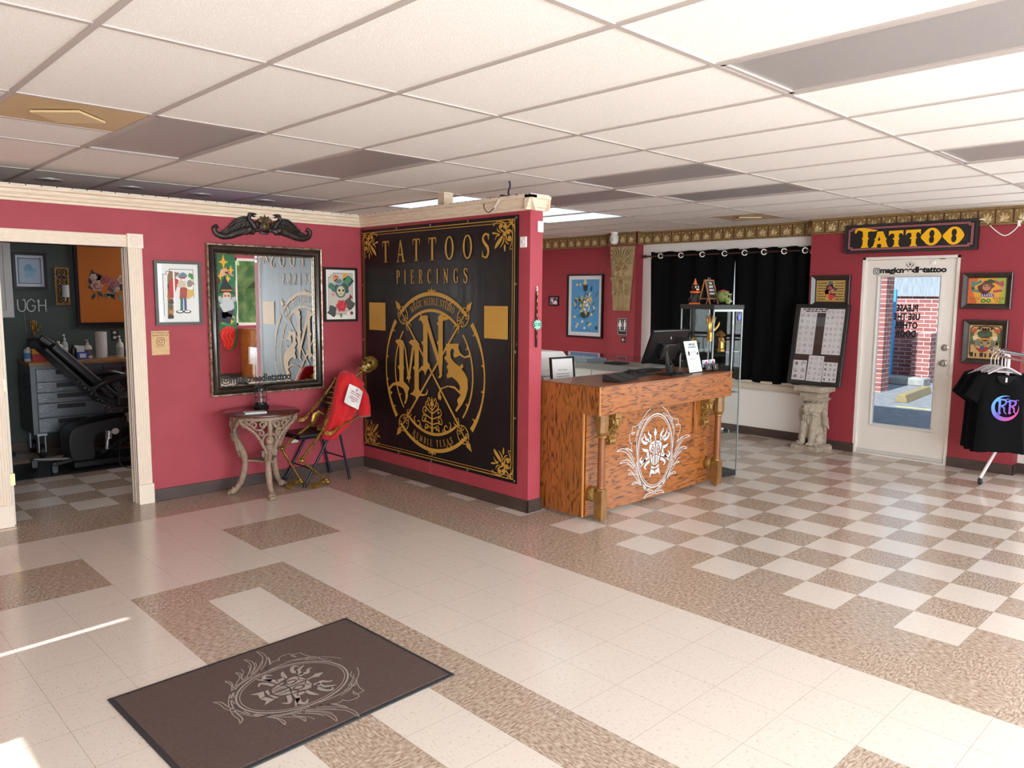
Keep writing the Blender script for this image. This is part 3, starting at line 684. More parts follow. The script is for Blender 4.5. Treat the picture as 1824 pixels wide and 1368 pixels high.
picture('framed_poster', 'black framed glossy cartoon figure poster between doorway and mirror', (-1.955, WY, 1.435), 0, 0.375, 0.518, 0.024, 0.02, M('satin_black_frame', '#4a433e', 0.4), art_left)

def art_rose(a, x0, x1, z0, z1):
    S = scaler(x0, x1, z0, z1)
    a.rect(x0, x1, z0, z1, a.c('#e6e1d6'), 1)
    a.flat([S(.0, .05), S(.72, .05), S(.72, .12), S(.86, .12), S(.86, .2), S(1, .2), S(1, 1), S(.2, 1), S(.2, .95), S(.1, .95), S(.1, .9), S(0, .9)], a.c('#c9bfb4'), 2)
    a.rib([S(.0, .05), S(.72, .05), S(.72, .12), S(.86, .12), S(.86, .2), S(1, .2), S(1, 1), S(.2, 1), S(.2, .95), S(.1, .95), S(.1, .9), S(0, .9)], 0.0035, a.c('#35302f'), 3, True)
    blot(a, *S(.15, .12), 0.05, '#4c4a46', 3, 1); blot(a, *S(.85, .3), 0.05, '#5c5650', 3, 2); blot(a, *S(.55, .68), 0.085, '#3c5450', 4, 3, sq=0.8)
    blot(a, *S(.15, .68), 0.035, '#4d7a5f', 5, 4); blot(a, *S(.78, .82), 0.04, '#4d8a66', 5, 5); blot(a, *S(.85, .82), 0.045, '#3f4446', 4, 6)
    a.flat([S(.62, 1.0), S(.85, 1.0), S(.66, .83), S(.60, .9)], a.c('#e3a53c'), 5)
    blot(a, *S(.30, .87), 0.035, '#c8542f', 6, 7); blot(a, *S(.30, .86), 0.02, '#e0a24a', 7, 8); a.disc(*S(.42, .80), 0.048, 0.032, a.c('#9aa7a6'), 7); a.disc(*S(.42, .81), 0.034, 0.02, a.c('#6c7872'), 8)
    a.disc(*S(.50, .58), 0.058, 0.062, a.c('#57706c'), 8); a.disc(*S(.50, .58), 0.042, 0.048, a.c('#d7c9a0'), 9); a.disc(*S(.44, .60), 0.011, 0.013, a.c('#2d2623'), 10); a.disc(*S(.60, .60), 0.010, 0.012, a.c('#2d2623'), 10)
    a.flat([S(.51, .57), S(.55, .57), S(.53, .545)], a.c('#2d2623'), 10)
    for k in range(5): a.rect(S(.41+.045*k, 0)[0], S(.44+.045*k, 0)[0], S(0, .50)[1], S(0, .525)[1], a.c('#8c7c5c'), 10)
    a.flat([S(.75, .66), S(.85, .70), S(.80, .62)], a.c('#8e2f35'), 9); a.flat([S(.90, .52), S(1.02, .42), S(.84, .40)], a.c('#8e2f35'), 5)
    rose(a, *S(.52, .24), 0.058, '#d8434e', '#a82c3c', 9); leaf(a, *S(.48, .08), 0.05, 0.03, -80, '#6f7a48', 8)
    blot(a, *S(.18, .50), 0.022, '#d9929a', 5, 9); a.disc(*S(.95, .07), 0.017, None, a.c('#7a2c35'), 6)
picture('framed_print', 'black framed print of a skull and red rose, right of the mirror', (-0.441, WY, 1.438), 0, 0.365, 0.510, 0.022, 0.02, BLACKF, art_rose, '#ece8e0', 0.03)

# wooden plaque by the doorway
t = thing('wooden_plaque', 'small pale wooden plaque with engraved camera icon, left of the table', 'plaque', (-2.112, WY, 1.197))
obj('board', MB().box(-0.07, 0.07, -0.006, 0, 0, 0.195), M('birch_plywood', '#dcb98c', 0.6, hex2='#cfa878', scale=12, stretch=(1, 1, 6)), t, bevel=0.002)
f = MB(); f.y = -0.0062
f.text('TAG, FOLLOW AND', 0.0165, 0, 0.174, bold=0.0005); f.text('SHARE WITH US!', 0.0165, 0, 0.153, bold=0.0005); insta(f, 0, 0.110, 0.058, 0.006); f.rect(-0.04, 0.04, 0.068, 0.0705)
obj('engraving', f, P('#8a6239'), t)
t = thing('wall_outlet', 'white wall outlet with a charger behind the round table', 'outlet', (-0.95, WY, 0.33))
obj('cover_plate', MB().box(-0.035, 0.035, -0.006, 0, 0, 0.115), P('#e4dfd8', 0.4), t, bevel=0.002)
obj('charger', MB().box(-0.02, 0.03, -0.05, -0.006, 0.06, 0.10), P('#efece8', 0.4), t, bevel=0.004)
# outlines in millimetres, read off the flat prints
MNS = {
'M':[[(-541,253),(-517,269),(-463,273),(-422,264),(-399,231),(-412,174),(-413,38),(-402,16),(-414,-7),(-415,-110),(-361,-139),(-324,-164),(-352,-201),(-349,-240),(-368,-288),(-395,-322),(-410,-309),(-387,-272),(-390,-221),(-418,-178),(-475,-161),(-543,-155),(-592,-171),(-626,-203),(-623,-220),(-593,-223),(-603,-248),(-643,-248),(-658,-224),(-642,-181),(-592,-142),(-533,-125),(-480,-117),(-479,-12),(-505,15),(-478,40),(-476,193),(-489,227),(-514,231)],[(-403,237),(-379,198),(-335,-13),(-286,203),(-262,227),(-251,205),(-313,-45),(-302,-72),(-323,-85),(-333,-125),(-345,-87),(-370,-81),(-354,-48)],[(-332,251),(-300,275),(-254,280),(-209,274),(-173,242),(-183,187),(-186,-157),(-150,-198),(-96,-199),(-64,-168),(-69,-141),(-52,-167),(-70,-202),(-132,-219),(-183,-222),(-223,-256),(-241,-230),(-287,-223),(-322,-215),(-278,-199),(-250,-163),(-248,5),(-275,25),(-247,50),(-246,183),(-270,215),(-301,236)]],
'N':[[(-184,456),(-153,495),(-91,501),(-47,497),(-56,432),(-59,96),(-20,65),(-41,37),(-68,18),(-95,-33),(-109,4),(-148,18),(-175,-12),(-184,10),(-157,39),(-121,58),(-119,234),(-146,260),(-119,278),(-118,419),(-144,451)],[(-65,497),(114,118),(148,-9),(122,-37),(88,-35),(114,-11),(97,63),(-74,399)],[(73,436),(99,453),(90,490),(141,523),(166,497),(232,493),(265,504),(240,478),(199,466),(158,460),(156,120),(144,13),(114,118),(94,138),(94,245),(72,271),(95,288),(95,415)]],
'S':[[(199,266),(370,274),(362,238),(386,197),(441,170),(488,183),(519,215),(504,168),(441,157),(378,176),(322,152),(297,171),(313,214),(281,233),(256,201),(264,148),(313,110),(378,83),(418,111),(429,81),(402,63),(442,35),(481,-13),(486,-96),(458,-171),(410,-239),(338,-310),(321,-296),(362,-244),(346,-204),(394,-157),(313,-112),(231,-103),(147,-127),(113,-173),(138,-203),(121,-232),(87,-219),(87,-176),(122,-124),(214,-94),(313,-91),(378,-127),(386,-84),(346,-46),(281,-14),(215,-30),(206,-4),(231,30),(206,70),(231,93),(198,123),(173,143),(207,166),(199,229)]],
}
CNR = {
'bud':[(-256,-244),(-244,-210),(-206,-172),(-172,-148),(-160,-157),(-180,-190),(-214,-223),(-244,-245)],
'petal':[(-287,-122),(-266,-118),(-215,-130),(-194,-136),(-232,-136),(-279,-132)],
'p4':[(-143,-214),(-131,-237),(-136,-271),(-142,-271),(-151,-242)],
'core':[(-164,-131),(-123,-113),(-116,-136),(-143,-155),(-164,-145)],
'r2':[(-198,-141),(-232,-150),(-255,-181)],
'r3':[(-147,-157),(-159,-202),(-193,-241)],
'r5':[(-139,-175),(-122,-204),(-93,-216)],
's1':[(-148,-123),(-190,-101),(-203,-75),(-182,-62),(-163,-74)],
'a1':[(-131,-113),(-119,-85),(-132,-62),(-173,-43),(-232,-42),(-271,-68),(-265,-37)],
's2':[(-131,-136),(-122,-170),(-97,-191),(-68,-187),(-71,-164)],
'a2':[(-119,-119),(-98,-109),(-65,-122),(-52,-162),(-64,-212),(-84,-256),(-50,-251)],
'x1':[(-111,-92),(-74,-60),(-42,-34)],
'x2':[(-99,-26),(-70,-60),(-37,-85),(-28,-130)],
'r6':[(-181,-127),(-219,-108),(-228,-82)],
}
EMB = {
'half_head':[(-6,83),(-54,77),(-85,55),(-86,23),(-70,-6),(-70,-51),(-43,-107),(-4,-123)],
'spike':[(-11,194),(-29,151),(-13,123),(-8,85),(2,84),(0,122),(15,146)],
'f1':[(-70,79),(-79,106),(-71,130),(-101,153),(-102,179)],
'f2':[(-77,96),(-119,101),(-142,126),(-162,164)],
'f3':[(-119,98),(-129,77),(-172,92),(-188,119),(-161,135)],
'ear':[(-185,42),(-100,23),(-91,4),(-136,4),(-168,20)],
'f4':[(-81,-43),(-133,-55),(-164,-83),(-202,-109)],
'f5':[(-133,-55),(-180,-74),(-205,-51),(-179,-24)],
'f6':[(-74,-76),(-121,-95),(-143,-118),(-117,-141)],
'cheek':[(-115,7),(-94,11),(-88,-29),(-107,-49),(-116,-31)],
'jaw':[(-56,-119),(-6,-137),(-2,-149),(-51,-141)],
'beard':[(-57,-145),(-5,-168),(-2,-198),(-42,-185),(-75,-214)],
'eye':[(-43,10)],
'lA':[(-267,-93),(-331,-20),(-414,48),(-508,60),(-455,75),(-395,61),(-333,18),(-280,-40)],
'lA2':[(-271,-16),(-313,34),(-395,70),(-365,63),(-314,41)],
'lB':[(-233,-181),(-298,-101),(-381,-44),(-465,-41),(-412,-21),(-341,-44),(-277,-104)],
'lC':[(-156,-258),(-231,-213),(-295,-155),(-354,-149),(-322,-135),(-264,-163)],
'lD':[(-47,-312),(-133,-294),(-230,-236),(-307,-236),(-272,-219),(-199,-241),(-112,-285)],
'tip':[(-78,359),(-140,324),(-185,275),(-128,278),(-97,307)],
'b1':[(-185,275),(-225,250),(-234,214),(-199,235)],
'b2':[(-225,250),(-281,231),(-316,229),(-317,173),(-279,187)],
'b3':[(-279,187),(-348,177),(-345,114),(-314,97)],
'b4':[(-314,97),(-325,61),(-271,-16)],
}
mm = lambda pts: [(a*0.001, b*0.001) for a, b in pts]
# serif capitals: strokes (points, width) in a unit-high box; first value is the width of the letter
def _O(rx, c): return [(ell(c, .5, rx-.05, .47, 0, 360, 28), [.13, .06, .13, .06, .13])]
TH, TN, SF = .135, .06, .045
def ser(x, z, w_): return ([(x-w_/2, z), (x+w_/2, z)], SF)
GLY = {
 'T': (.62, [([(.31, 0), (.31, .97)], TH), ([(.0, .965), (.62, .965)], TN+.01), ([(.03, .98), (.015, .74)], [.06, .03]), ([(.59, .98), (.605, .74)], [.06, .03]), ser(.31, .022, .30)]),
 'A': (.70, [([(.08, 0), (.33, .99)], [TN, TN]), ([(.33, 1.0), (.60, 0)], [.10, TH]), ([(.17, .33), (.50, .33)], TN), ser(.08, .022, .22), ser(.61, .022, .26)]),
 'O': (.66, _O(.33, .33)),
 'S': (.52, [(crv([(.46, .76), (.40, .93), (.26, .97), (.10, .88), (.09, .72), (.24, .56), (.40, .43), (.45, .24), (.36, .06), (.22, .03), (.08, .10), (.04, .27)], 5), [.06, .07, .09, .11, .13, .15, .15, .13, .10, .08, .07, .06]), ([(.47, .72), (.48, .97)], [.03, .07]), ([(.03, .30), (.03, .04)], [.03, .07])]),
 'P': (.54, [([(.14, 0), (.14, .97)], .12), (crv([(.14, .965), (.30, .965), (.44, .90), (.47, .73), (.42, .56), (.30, .50), (.14, .50)], 4), [.05, .06, .10, .12, .10, .06, .05]), ser(.14, .022, .28), ser(.11, .978, .22)]),
 'I': (.28, [([(.14, 0), (.14, 1)], .12), ser(.14, .022, .28), ser(.14, .978, .28)]),
 'E': (.52, [([(.14, 0), (.14, 1)], .12), ([(.02, .97), (.47, .97)], .055), ([(.14, .51), (.38, .51)], .05), ([(.02, .03), (.49, .03)], .055), ([(.46, .98), (.47, .78)], [.06, .03]), ([(.48, .02), (.50, .24)], [.06, .03]), ([(.38, .42), (.38, .60)], .04)]),
 'R': (.58, [([(.14, 0), (.14, .97)], .12), (crv([(.14, .965), (.30, .965), (.42, .90), (.45, .75), (.40, .58), (.28, .53), (.14, .53)], 4), [.05, .06, .10, .12, .10, .06, .05]), ([(.27, .53), (.52, .0)], [.08, .12]), ser(.14, .022, .28), ser(.53, .022, .16), ser(.11, .978, .22)]),
 'C': (.56, [(crv([(.49, .78), (.42, .93), (.30, .97), (.14, .84), (.08, .50), (.14, .16), (.30, .03), (.43, .08), (.50, .24)], 5), [.04, .06, .07, .12, .13, .12, .07, .06, .04]), ([(.49, .70), (.50, .97)], [.03, .06])]),
 'N': (.68, [([(.13, 0), (.13, .97)], TN), ([(.10, .98), (.56, .02)], TH), ([(.56, 0), (.56, 1)], TN), ser(.13, .022, .22), ser(.56, .978, .22), ser(.08, .978, .16)]),
 'G': (.62, [(crv([(.49, .78), (.42, .93), (.30, .97), (.14, .84), (.08, .50), (.14, .16), (.30, .03), (.43, .07), (.51, .14)], 5), [.04, .06, .07, .12, .13, .12, .07, .06, .08]), ([(.49, .70), (.50, .97)], [.03, .06]), ([(.51, .06), (.51, .42)], .11), ser(.49, .42, .24)]),
 'M': (.82, [([(.11, 0), (.13, .97)], TN), ([(.12, 1), (.40, .04)], .12), ([(.40, .04), (.68, .98)], TN), ([(.70, 0), (.69, 1)], .12), ser(.11, .022, .2), ser(.70, .022, .24), ser(.08, .978, .16), ser(.73, .978, .16)]),
 'D': (.62, [([(.14, 0), (.14, 1)], .12), (crv([(.06, .965), (.28, .965), (.47, .85), (.54, .50), (.47, .15), (.28, .03), (.06, .03)], 5), [.05, .06, .10, .13, .10, .06, .05]), ser(.09, .022, .16), ser(.09, .978, .16)]),
 'L': (.50, [([(.14, 0), (.14, 1)], .12), ([(.02, .03), (.46, .03)], .055), ([(.45, .02), (.48, .27)], [.06, .03]), ser(.14, .978, .28)]),
 'U': (.64, [(crv([(.13, .98), (.13, .40), (.17, .12), (.32, .03), (.47, .12), (.52, .40), (.52, .98)], 5), [.12, .12, .12, .08, .06, .06, .06]), ser(.13, .978, .26), ser(.52, .978, .22)]),
 'H': (.68, [([(.14, 0), (.14, 1)], .12), ([(.54, 0), (.54, 1)], .12), ([(.14, .5), (.54, .5)], .05), ser(.14, .022, .26), ser(.54, .022, .26), ser(.14, .978, .26), ser(.54, .978, .26)]),
 'B': (.56, [([(.14, 0), (.14, 1)], .12), (crv([(.06, .965), (.28, .965), (.41, .88), (.42, .70), (.36, .56), (.14, .53)], 4), [.05, .06, .10, .11, .08, .05]), (crv([(.14, .53), (.36, .52), (.47, .40), (.47, .18), (.36, .05), (.06, .03)], 4), [.05, .07, .12, .12, .08, .05])]),
 'X': (.62, [([(.08, 1), (.53, 0)], .12), ([(.52, 1), (.08, 0)], TN), ser(.08, .978, .22), ser(.53, .978, .2), ser(.08, .022, .2), ser(.54, .022, .22)]),
 ' ': (.30, [])}
def serif(mb, s, x, z, h, sx=0.8, track=0.0, mi=0, lay=1, fx=None, width=None):
    """write a word; fx maps (distance along, height) to x,z for curved lines. Centred on x."""
    gw = [GLY[c][0]*h*sx for c in s]
    if width is not None: track = (width-sum(gw))/(len(s)-1)
    tot = sum(gw)+track*(len(s)-1); u = -tot/2
    for c, g_ in zip(s, gw):
        for pts, wd in GLY[c][1]:
            k = (h*sx+h)/2
            P_ = [(u+px*h*sx, pz*h) for px, pz in pts]
            if fx: P_ = [fx(a, b_) for a, b_ in P_]
            else: P_ = [(x+a, z+b_) for a, b_ in P_]
            mb.rib(P_, [q*k for q in wd] if isinstance(wd, list) else wd*k, mi, lay)
        u += g_+track

GOLD = M('gold_print', '#c79a45', 0.5, hex2='#bd8f3b', scale=3)
BANM = M('black_banner_vinyl', '#141011', 0.44, spec=0.35, bump=0.2, bscale=2.2, stretch=(2.5, 1, 0.5), dist=0.03)
t = thing('wall_banner', 'huge black vinyl banner with gold lettering and round emblem on the red partition', 'banner', (-0.2, 3.36, 0.213), RX)
BW, BH = 2.15, 2.095
def ban(u, v):
    x, z = -BW/2+BW*u, BH*v
    return (x, -0.012-0.004*math.sin(9*u+2*v)*math.sin(3.1*v+1.0)*min(1, 6*u, 6*(1-u), 6*v, 6*(1-v)), z)
m = MB(); m.grid(ban, 40, 24); m.box(-BW/2, BW/2, -0.0085, -0.001, 0, BH); obj('vinyl_sheet', m, BANM, t, smooth=True)
def on_ban(name, fn, lay=1):
    a = MB(); a.y = -0.0165; fn(a); return obj(name, a, GOLD, t)
def bord(a):
    for d, wd in ((0.031, 0.007), (0.054, 0.005)):
        x0, x1, z0, z1 = -BW/2+d, BW/2-d, d, BH-d
        a.rib([(x0, z0), (x1, z0), (x1, z1), (x0, z1)], wd, 0, 1, True)
on_ban('border_lines', bord)
def corner(sx, sz):
    def fn(a):
        ox, oz = sx*BW/2, (BH if sz > 0 else 0)
        f_ = lambda pts: [(ox+sx*p[0], oz+sz*p[1]) for p in mm(pts)]
        for k in ('bud', 'petal', 'p4', 'core'): a.flat(f_(crv(CNR[k], 3, True) if k != 'core' else CNR[k]), 0, 2)
        for k, wd in (('r2', [.014, .012, .002]), ('r3', [.006, .014, .003]), ('r5', [.005, .013, .003]), ('r6', [.004, .012, .003]), ('s1', [.016, .012, .010, .008]), ('s2', [.016, .012, .010, .008]), ('a1', [.014, .012, .009, .007, .004]), ('a2', [.014, .012, .009, .007, .004]), ('x1', [.016, .008]), ('x2', [.008, .016, .016, .008])):
            a.rib(crv(f_(CNR[k]), 5), wd, 0, 3)
        for px, pz in ((-182, -73), (-141, -81), (-98, -126), (-87, -170), (-58, -49)): a.disc(ox+sx*px*.001, oz+sz*pz*.001, .018 if px != -58 else .012, None, 0, 4, 14)
        # blank the inner border line under the scroll
    return on_ban('corner_scroll', fn)
for sx in (-1, 1):
    for sz in (-1, 1): corner(sx, sz)
ZB = 0.213

hw = [GLY[c][0]*0.196*0.86 for c in 'TATTOOS']; hx = 0.018-1.475/2; ht = (1.475-sum(hw))/6
for c, w_ in zip('TATTOOS', hw): on_ban('letter', lambda a: serif(a, c, hx+w_/2, 1.992-ZB, 0.196, 0.86)); hx += w_+ht
on_ban('second_line', lambda a: serif(a, 'PIERCINGS', -0.006, 1.796-ZB, 0.122, 0.80, width=0.995))
on_ban('gold_square', lambda a: a.rect(-0.95, -0.68, 1.362-ZB, 1.622-ZB)); on_ban('gold_square', lambda a: a.rect(0.698, 0.975, 1.352-ZB, 1.612-ZB))
CX, CZ = 0.015, 1.017-ZB
def emblem_rings(a):
    for a0, a1 in ((133, 47), (40, -40), (-47, -133), (220, 140)):
        pts = ell(CX, CZ, .69, .69, a0, a1, 26)
        a.rib(pts, [.030, .034, .034, .030] if abs(a0-a1) == 86 else [.045, .024, .016, .020, .045], 0, 1)
    for a0, a1 in ((128, 52), (40, -40), (-52, -128), (220, 140)): a.rib(ell(CX, CZ, .545, .545, a0, a1, 26), [.024, .026, .024] if abs(a0-a1) == 76 else .017, 0, 1)
    for s in (-1, 1):
        for zz in (-1, 1):
            a.rib([(CX+s*.05*0, CZ), (CX+s*.375, CZ+zz*.43)] if False else [(CX, CZ-0.0), (CX+s*.37, CZ+zz*.43)], .020, 0, 1)
            fx, fz = CX+s*.424, CZ+zz*.498; ang = math.degrees(math.atan2(zz*.498, s*.424)); c, q = math.cos(math.radians(ang)), math.sin(math.radians(ang))
            W_ = lambda u, v: (fx+u*c-v*q, fz+u*q+v*c)
            a.flat([W_(.07, -.018), W_(.105, -.028), W_(.17, 0), W_(.105, .028), W_(.07, .018)], 0, 2)
            a.rib([W_(-.09, 0), W_(.08, 0)], [.012, .035, .045, .02, .012], 0, 2)
            for sd in (-1, 1):
                a.rib([W_(u, sd*v) for u, v in ell(-.005, .0, .085, .068, 5, 175, 16)], [.006, .011, .006], 0, 2)
                a.rib([W_(u, sd*v) for u, v in curl(.035, .034, .022, .006, 200, -330)], [.009, .005], 0, 3); a.rib([W_(u, sd*v) for u, v in curl(-.045, .032, .022, .006, 160, 330)], [.009, .005], 0, 3)
                a.rib([W_(u, sd*v) for u, v in crv([(-.085, .0), (-.115, .022), (-.145, .035), (-.16, .02)], 5)], [.016, .010, .003], 0, 2)
                # scroll thorns on the rings
            for r_, da, l_ in ((.69, 16, .06), (.69, 58, .04), (.545, 22, .045)):
                for sd in (-1, 1):
                    b0 = math.radians(ang+sd*da); bx, bz = CX+r_*math.cos(b0), CZ+r_*math.sin(b0); tx, tz = -math.sin(b0)*sd, math.cos(b0)*sd
                    a.rib(crv([(bx-tx*l_*.9, bz-tz*l_*.9), (bx-math.cos(b0)*l_*.1, bz-math.sin(b0)*l_*.1), (bx+tx*l_*.3-math.cos(b0)*l_*.55, bz+tz*l_*.3-math.sin(b0)*l_*.55), (bx+tx*l_*.1-math.cos(b0)*l_*.8, bz+tz*l_*.1-math.sin(b0)*l_*.8)], 4), [.006, .022, .010, .004], 0, 2)
    for zz in (-1, 1):
        a.flat([(CX-.02, CZ+zz*.70), (CX, CZ+zz*.745), (CX+.02, CZ+zz*.70)], 0, 2)
        for s in (-1, 1): a.rib(crv([(CX+s*.015, CZ+zz*.705), (CX+s*.04, CZ+zz*.722), (CX+s*.055, CZ+zz*.705)], 4), [.016, .004], 0, 2)
on_ban('emblem_rings', emblem_rings)
def mono(a):
    for k in 'MNS':
        for q, pl in enumerate(MNS[k]): a.flat([(CX+x, CZ+z) for x, z in mm(pl)], 0, 5+q*0.4)
on_ban('monogram', mono)
def orn(a):
    bz = CZ-.53; a.rib([(CX, bz), (CX, CZ-.20)], [.03, .018, .014, .002], 0, 2); a.flat([(CX-.03, CZ-.285), (CX, CZ-.215), (CX+.03, CZ-.285), (CX, CZ-.30)], 0, 3)
    for s in (-1, 1):
        for (z0, x1, z1, r_) in ((.06, .10, .02, .03), (.10, .14, .09, .035), (.15, .13, .17, .032), (.20, .09, .23, .026), (.23, .06, .275, .02)):
            a.rib(crv([(CX+s*.004, bz+z0-.03), (CX+s*x1*.5, bz+z0-.01), (CX+s*x1, bz+z1), (CX+s*(x1-r_*.5), bz+z1+r_*1.5), (CX+s*(x1-r_*1.6), bz+z1+r_), (CX+s*(x1-r_*1.2), bz+z1+r_*.2)], 4), [.012, .012, .010, .008, .006], 0, 2)
            a.disc(CX+s*(x1-r_*1.15), bz+z1+r_*.45, r_*.36, None, 0, 3, 10)
        a.rib(crv([(CX+s*.20, bz+.03), (CX+s*.17, bz+.05), (CX+s*.19, bz+.085), (CX+s*.22, bz+.07)], 4), [.018, .012, .006], 0, 2); a.rib(crv([(CX+s*.25, bz+.06), (CX+s*.26, bz+.10), (CX+s*.235, bz+.12)], 4), [.018, .010, .005], 0, 2)
on_ban('scroll_ornament', orn)
def arc_top(a):
    r0 = .592; serif(a, 'MAGIC NEEDLE STUDIO', 0, 0, .062, .74, track=.0085, fx=lambda u, v: (CX+(r0+v)*math.sin(u/.62), CZ+(r0+v)*math.cos(u/.62)))
def arc_low(a):
    r1 = .655; serif(a, 'HUMBLE TEXAS', 0, 0, .060, .78, track=.022, fx=lambda u, v: (CX+(r1-v)*math.sin(u/.62), CZ-(r1-v)*math.cos(u/.62)))
on_ban('arc_lettering', arc_top); on_ban('arc_lettering', arc_low)
DUL = M('dull_metal', '#8d8880', 0.4, 0.8)
for x, z in [(sx*(BW/2-.015), BH*q) for sx in (-1, 1) for q in (.01, .25, .5, .75, .99)]+[(BW*(q-.5), zz) for q in (.27, .5, .73) for zz in (.014, BH-.014)]:
    obj('grommet', MB().lathe([(0.005, 0), (0.005, -0.003), (0.010, -0.003), (0.011, 0)], (x, -0.0165, z), 12, axis='y'), DUL, t)

# ------------------------------------------------------------------ the oval mask emblem used on the counter, mat and door
def mask_emblem(a, ox, oz, k, cut=None, rot=0.0):
    c, s_ = math.cos(rot), math.sin(rot)
    def W_(pts, sx=1): return [(ox+k*(sx*x*c-z*s_), oz+k*(sx*x*s_+z*c)) for x, z in mm(pts)]
    E_ = lambda r1, r2: W_([(1000*x, 1000*z) for x, z in ell(0, 0, r1, r2, 0, 360, 48)[:-1]])
    a.rib(E_(.243, .306), .010*k, 0, 1, True); a.rib(E_(.225, .288), .005*k, 0, 1, True)
    for sx in (1, -1):
        for n in ('half_head',): a.flat(W_(EMB[n], sx), 0, 1 if sx > 0 else 1.2)
        for n in ('ear', 'cheek', 'jaw', 'beard'): a.flat(W_(EMB[n], sx), 0, 2)
        for n in ('f1', 'f2', 'f3', 'f4', 'f5', 'f6'): a.rib(crv(W_(EMB[n], sx), 4), [.026*k, .024*k, .018*k, .004*k], 0, 2)
        for n in ('lA', 'lA2', 'lB', 'lC', 'lD', 'tip', 'b1', 'b2', 'b3', 'b4'): a.rib(crv(W_(EMB[n], sx), 4), .0052*k, 0, 1)
        for q in range(4): a.rib(crv(W_([(-262+q*14, -90-q*26), (-300+q*8, -40-q*38), (-352+q*6, 12-q*42), (-400+q*9, 36-q*48)], sx), 4), .004*k, 0, 1)
        for q in range(3): a.rib(crv(W_([(-130-50*q, 300-40*q), (-170-45*q, 262-45*q), (-215-30*q, 200-45*q)], sx), 4), .004*k, 0, 1)
        a.rib(crv(W_([(-251, 0), (-258, 90), (-240, 200), (-185, 280)], sx), 5), .006*k, 0, 1)
        a.rib(crv(W_([(-253, -60), (-215, -200), (-110, -300), (20, -345), (110, -352), (142, -382)], sx), 5), .007*k, 0, 1); a.rib(crv(W_([(-262, -100), (-205, -235), (-100, -320), (30, -366), (100, -368), (142, -382)], sx), 5), .005*k, 0, 1)
        if cut is not None:
            a.rib(W_([(1000*x, 1000*z) for x, z in ell(-.040, .008, .020, .030, 0, 360, 16)[:-1]], sx), .009*k, cut, 4, True); rot or a.disc(*W_([(-40, 8)], sx)[0], .008*k, .012*k, cut, 4, 10)
            a.rib(W_([(-58, 62), (-30, 50), (-6, 74)], sx), .006*k, cut, 4); a.rib(W_([(-70, -10), (-40, -38), (0, -28)], sx), .008*k, cut, 4); a.rib(W_([(-70, -55), (-38, -40), (-30, -112)], sx), .006*k, cut, 4)
            a.rib(W_([(-14, -45), (-12, -110)], sx), .004*k, cut, 4)
    a.flat(W_(EMB['spike']), 0, 2)
    if cut is not None: a.rib(W_([(0, -30), (0, -118)]), .004*k, cut, 4); a.rib(W_([(0, 84), (0, 30)]), .004*k, cut, 4)

# switches and lanyard on the end of the partition, cable on top
t = thing('motion_switch', 'small white switch plate on the banner wall, just right of the banner', 'switch', (-0.2, 2.232, 2.10), RX)
obj('plate', MB().box(-0.035, 0.035, -0.012, 0, -0.042, 0.042), P('#ece9e6', 0.4), t, bevel=0.006)
obj('dial', MB().lathe([(0.014, 0), (0.012, -0.008), (0.0, -0.009)], (0, -0.012, 0), 16, axis='y'), P('#cfccca', 0.4), t, smooth=True)
t = thing('motion_sensor', 'small white box on the narrow end of the partition, under the crown', 'sensor', (-0.098, 2.165, 2.218))
obj('plate', MB().box(-0.030, 0.030, -0.014, 0, -0.042, 0.042), P('#ece9e6', 0.4), t, bevel=0.006)
t = thing('lanyard', 'black and gold lanyard hanging on the narrow end of the partition', 'lanyard', (-0.130, 2.165, 1.30))
f = MB()
for x in (-0.008, 0.008): f.tube([(x*0.6, -0.006, 0.43), (x, -0.008, 0.3), (x*1.1, -0.008, 0.15), (x*0.6, -0.01, 0.0)], 0.0095, 6, flat=0.3)
obj('strap', f, P('#17120f', 0.6), t); f = MB(); f.y = -0.0125
for q in range(7): f.rect(-0.004, 0.005, 0.40-q*0.055, 0.425-q*0.055)
obj('gold_print', f, GOLD, t)
obj('clip', MB().tube([(0, -0.006, 0.43), (0, -0.012, 0.45), (0, -0.004, 0.465)], 0.006, 8).sph((0, -0.008, 0.462), 0.008), P('#cfcac4', 0.3), t)
t = thing('price_star', 'mint green starburst price tag clipped on the lanyard', 'price tag', (-0.128, 2.150, 1.475))
st_ = [((0.052 if k % 2 == 0 else 0.034)*math.cos(2*PI*k/26), (0.042 if k % 2 == 0 else 0.027)*math.sin(2*PI*k/26)) for k in range(26)]
obj('card', MB().prism(st_, -0.002, 0), P('#8fe0c4'), t); f = MB(); f.y = -0.0022; f.text('$7.00', 0.036, 0, -0.012, bold=0.0008); obj('price', f, P('#20302c'), t)
CAB = P('#1d1b1c', 0.5)
t = thing('cable_bundle', 'tangle of cables with a black lead going up to the ceiling on the partition top', 'cable', (-0.14, 2.44, 2.44))
obj('lead', MB().tube(crv([(0.0, 0.0, 0.012), (-0.02, 0.01, 0.05), (-0.012, 0.0, 0.10), (-0.02, 0.0, 0.141)], 5), 0.008, 8), CAB, t, smooth=True)
f = MB(); f.tube(crv([(-0.02, 0.10, 0.01), (-0.05, 0.06, 0.03), (-0.05, 0.0, 0.02), (-0.02, -0.08, 0.015), (-0.06, -0.13, 0.012)], 5), 0.008, 6); f.tube(crv([(-0.075, 0.16, 0.01), (-0.115, 0.19, -0.04), (-0.125, 0.13, -0.10), (-0.125, 0.06, -0.07), (-0.08, 0.03, 0.012)], 6), 0.0035, 6); f.sph((-0.04, -0.10, 0.016), 0.018, 0.03, 0.014, 10, 6)
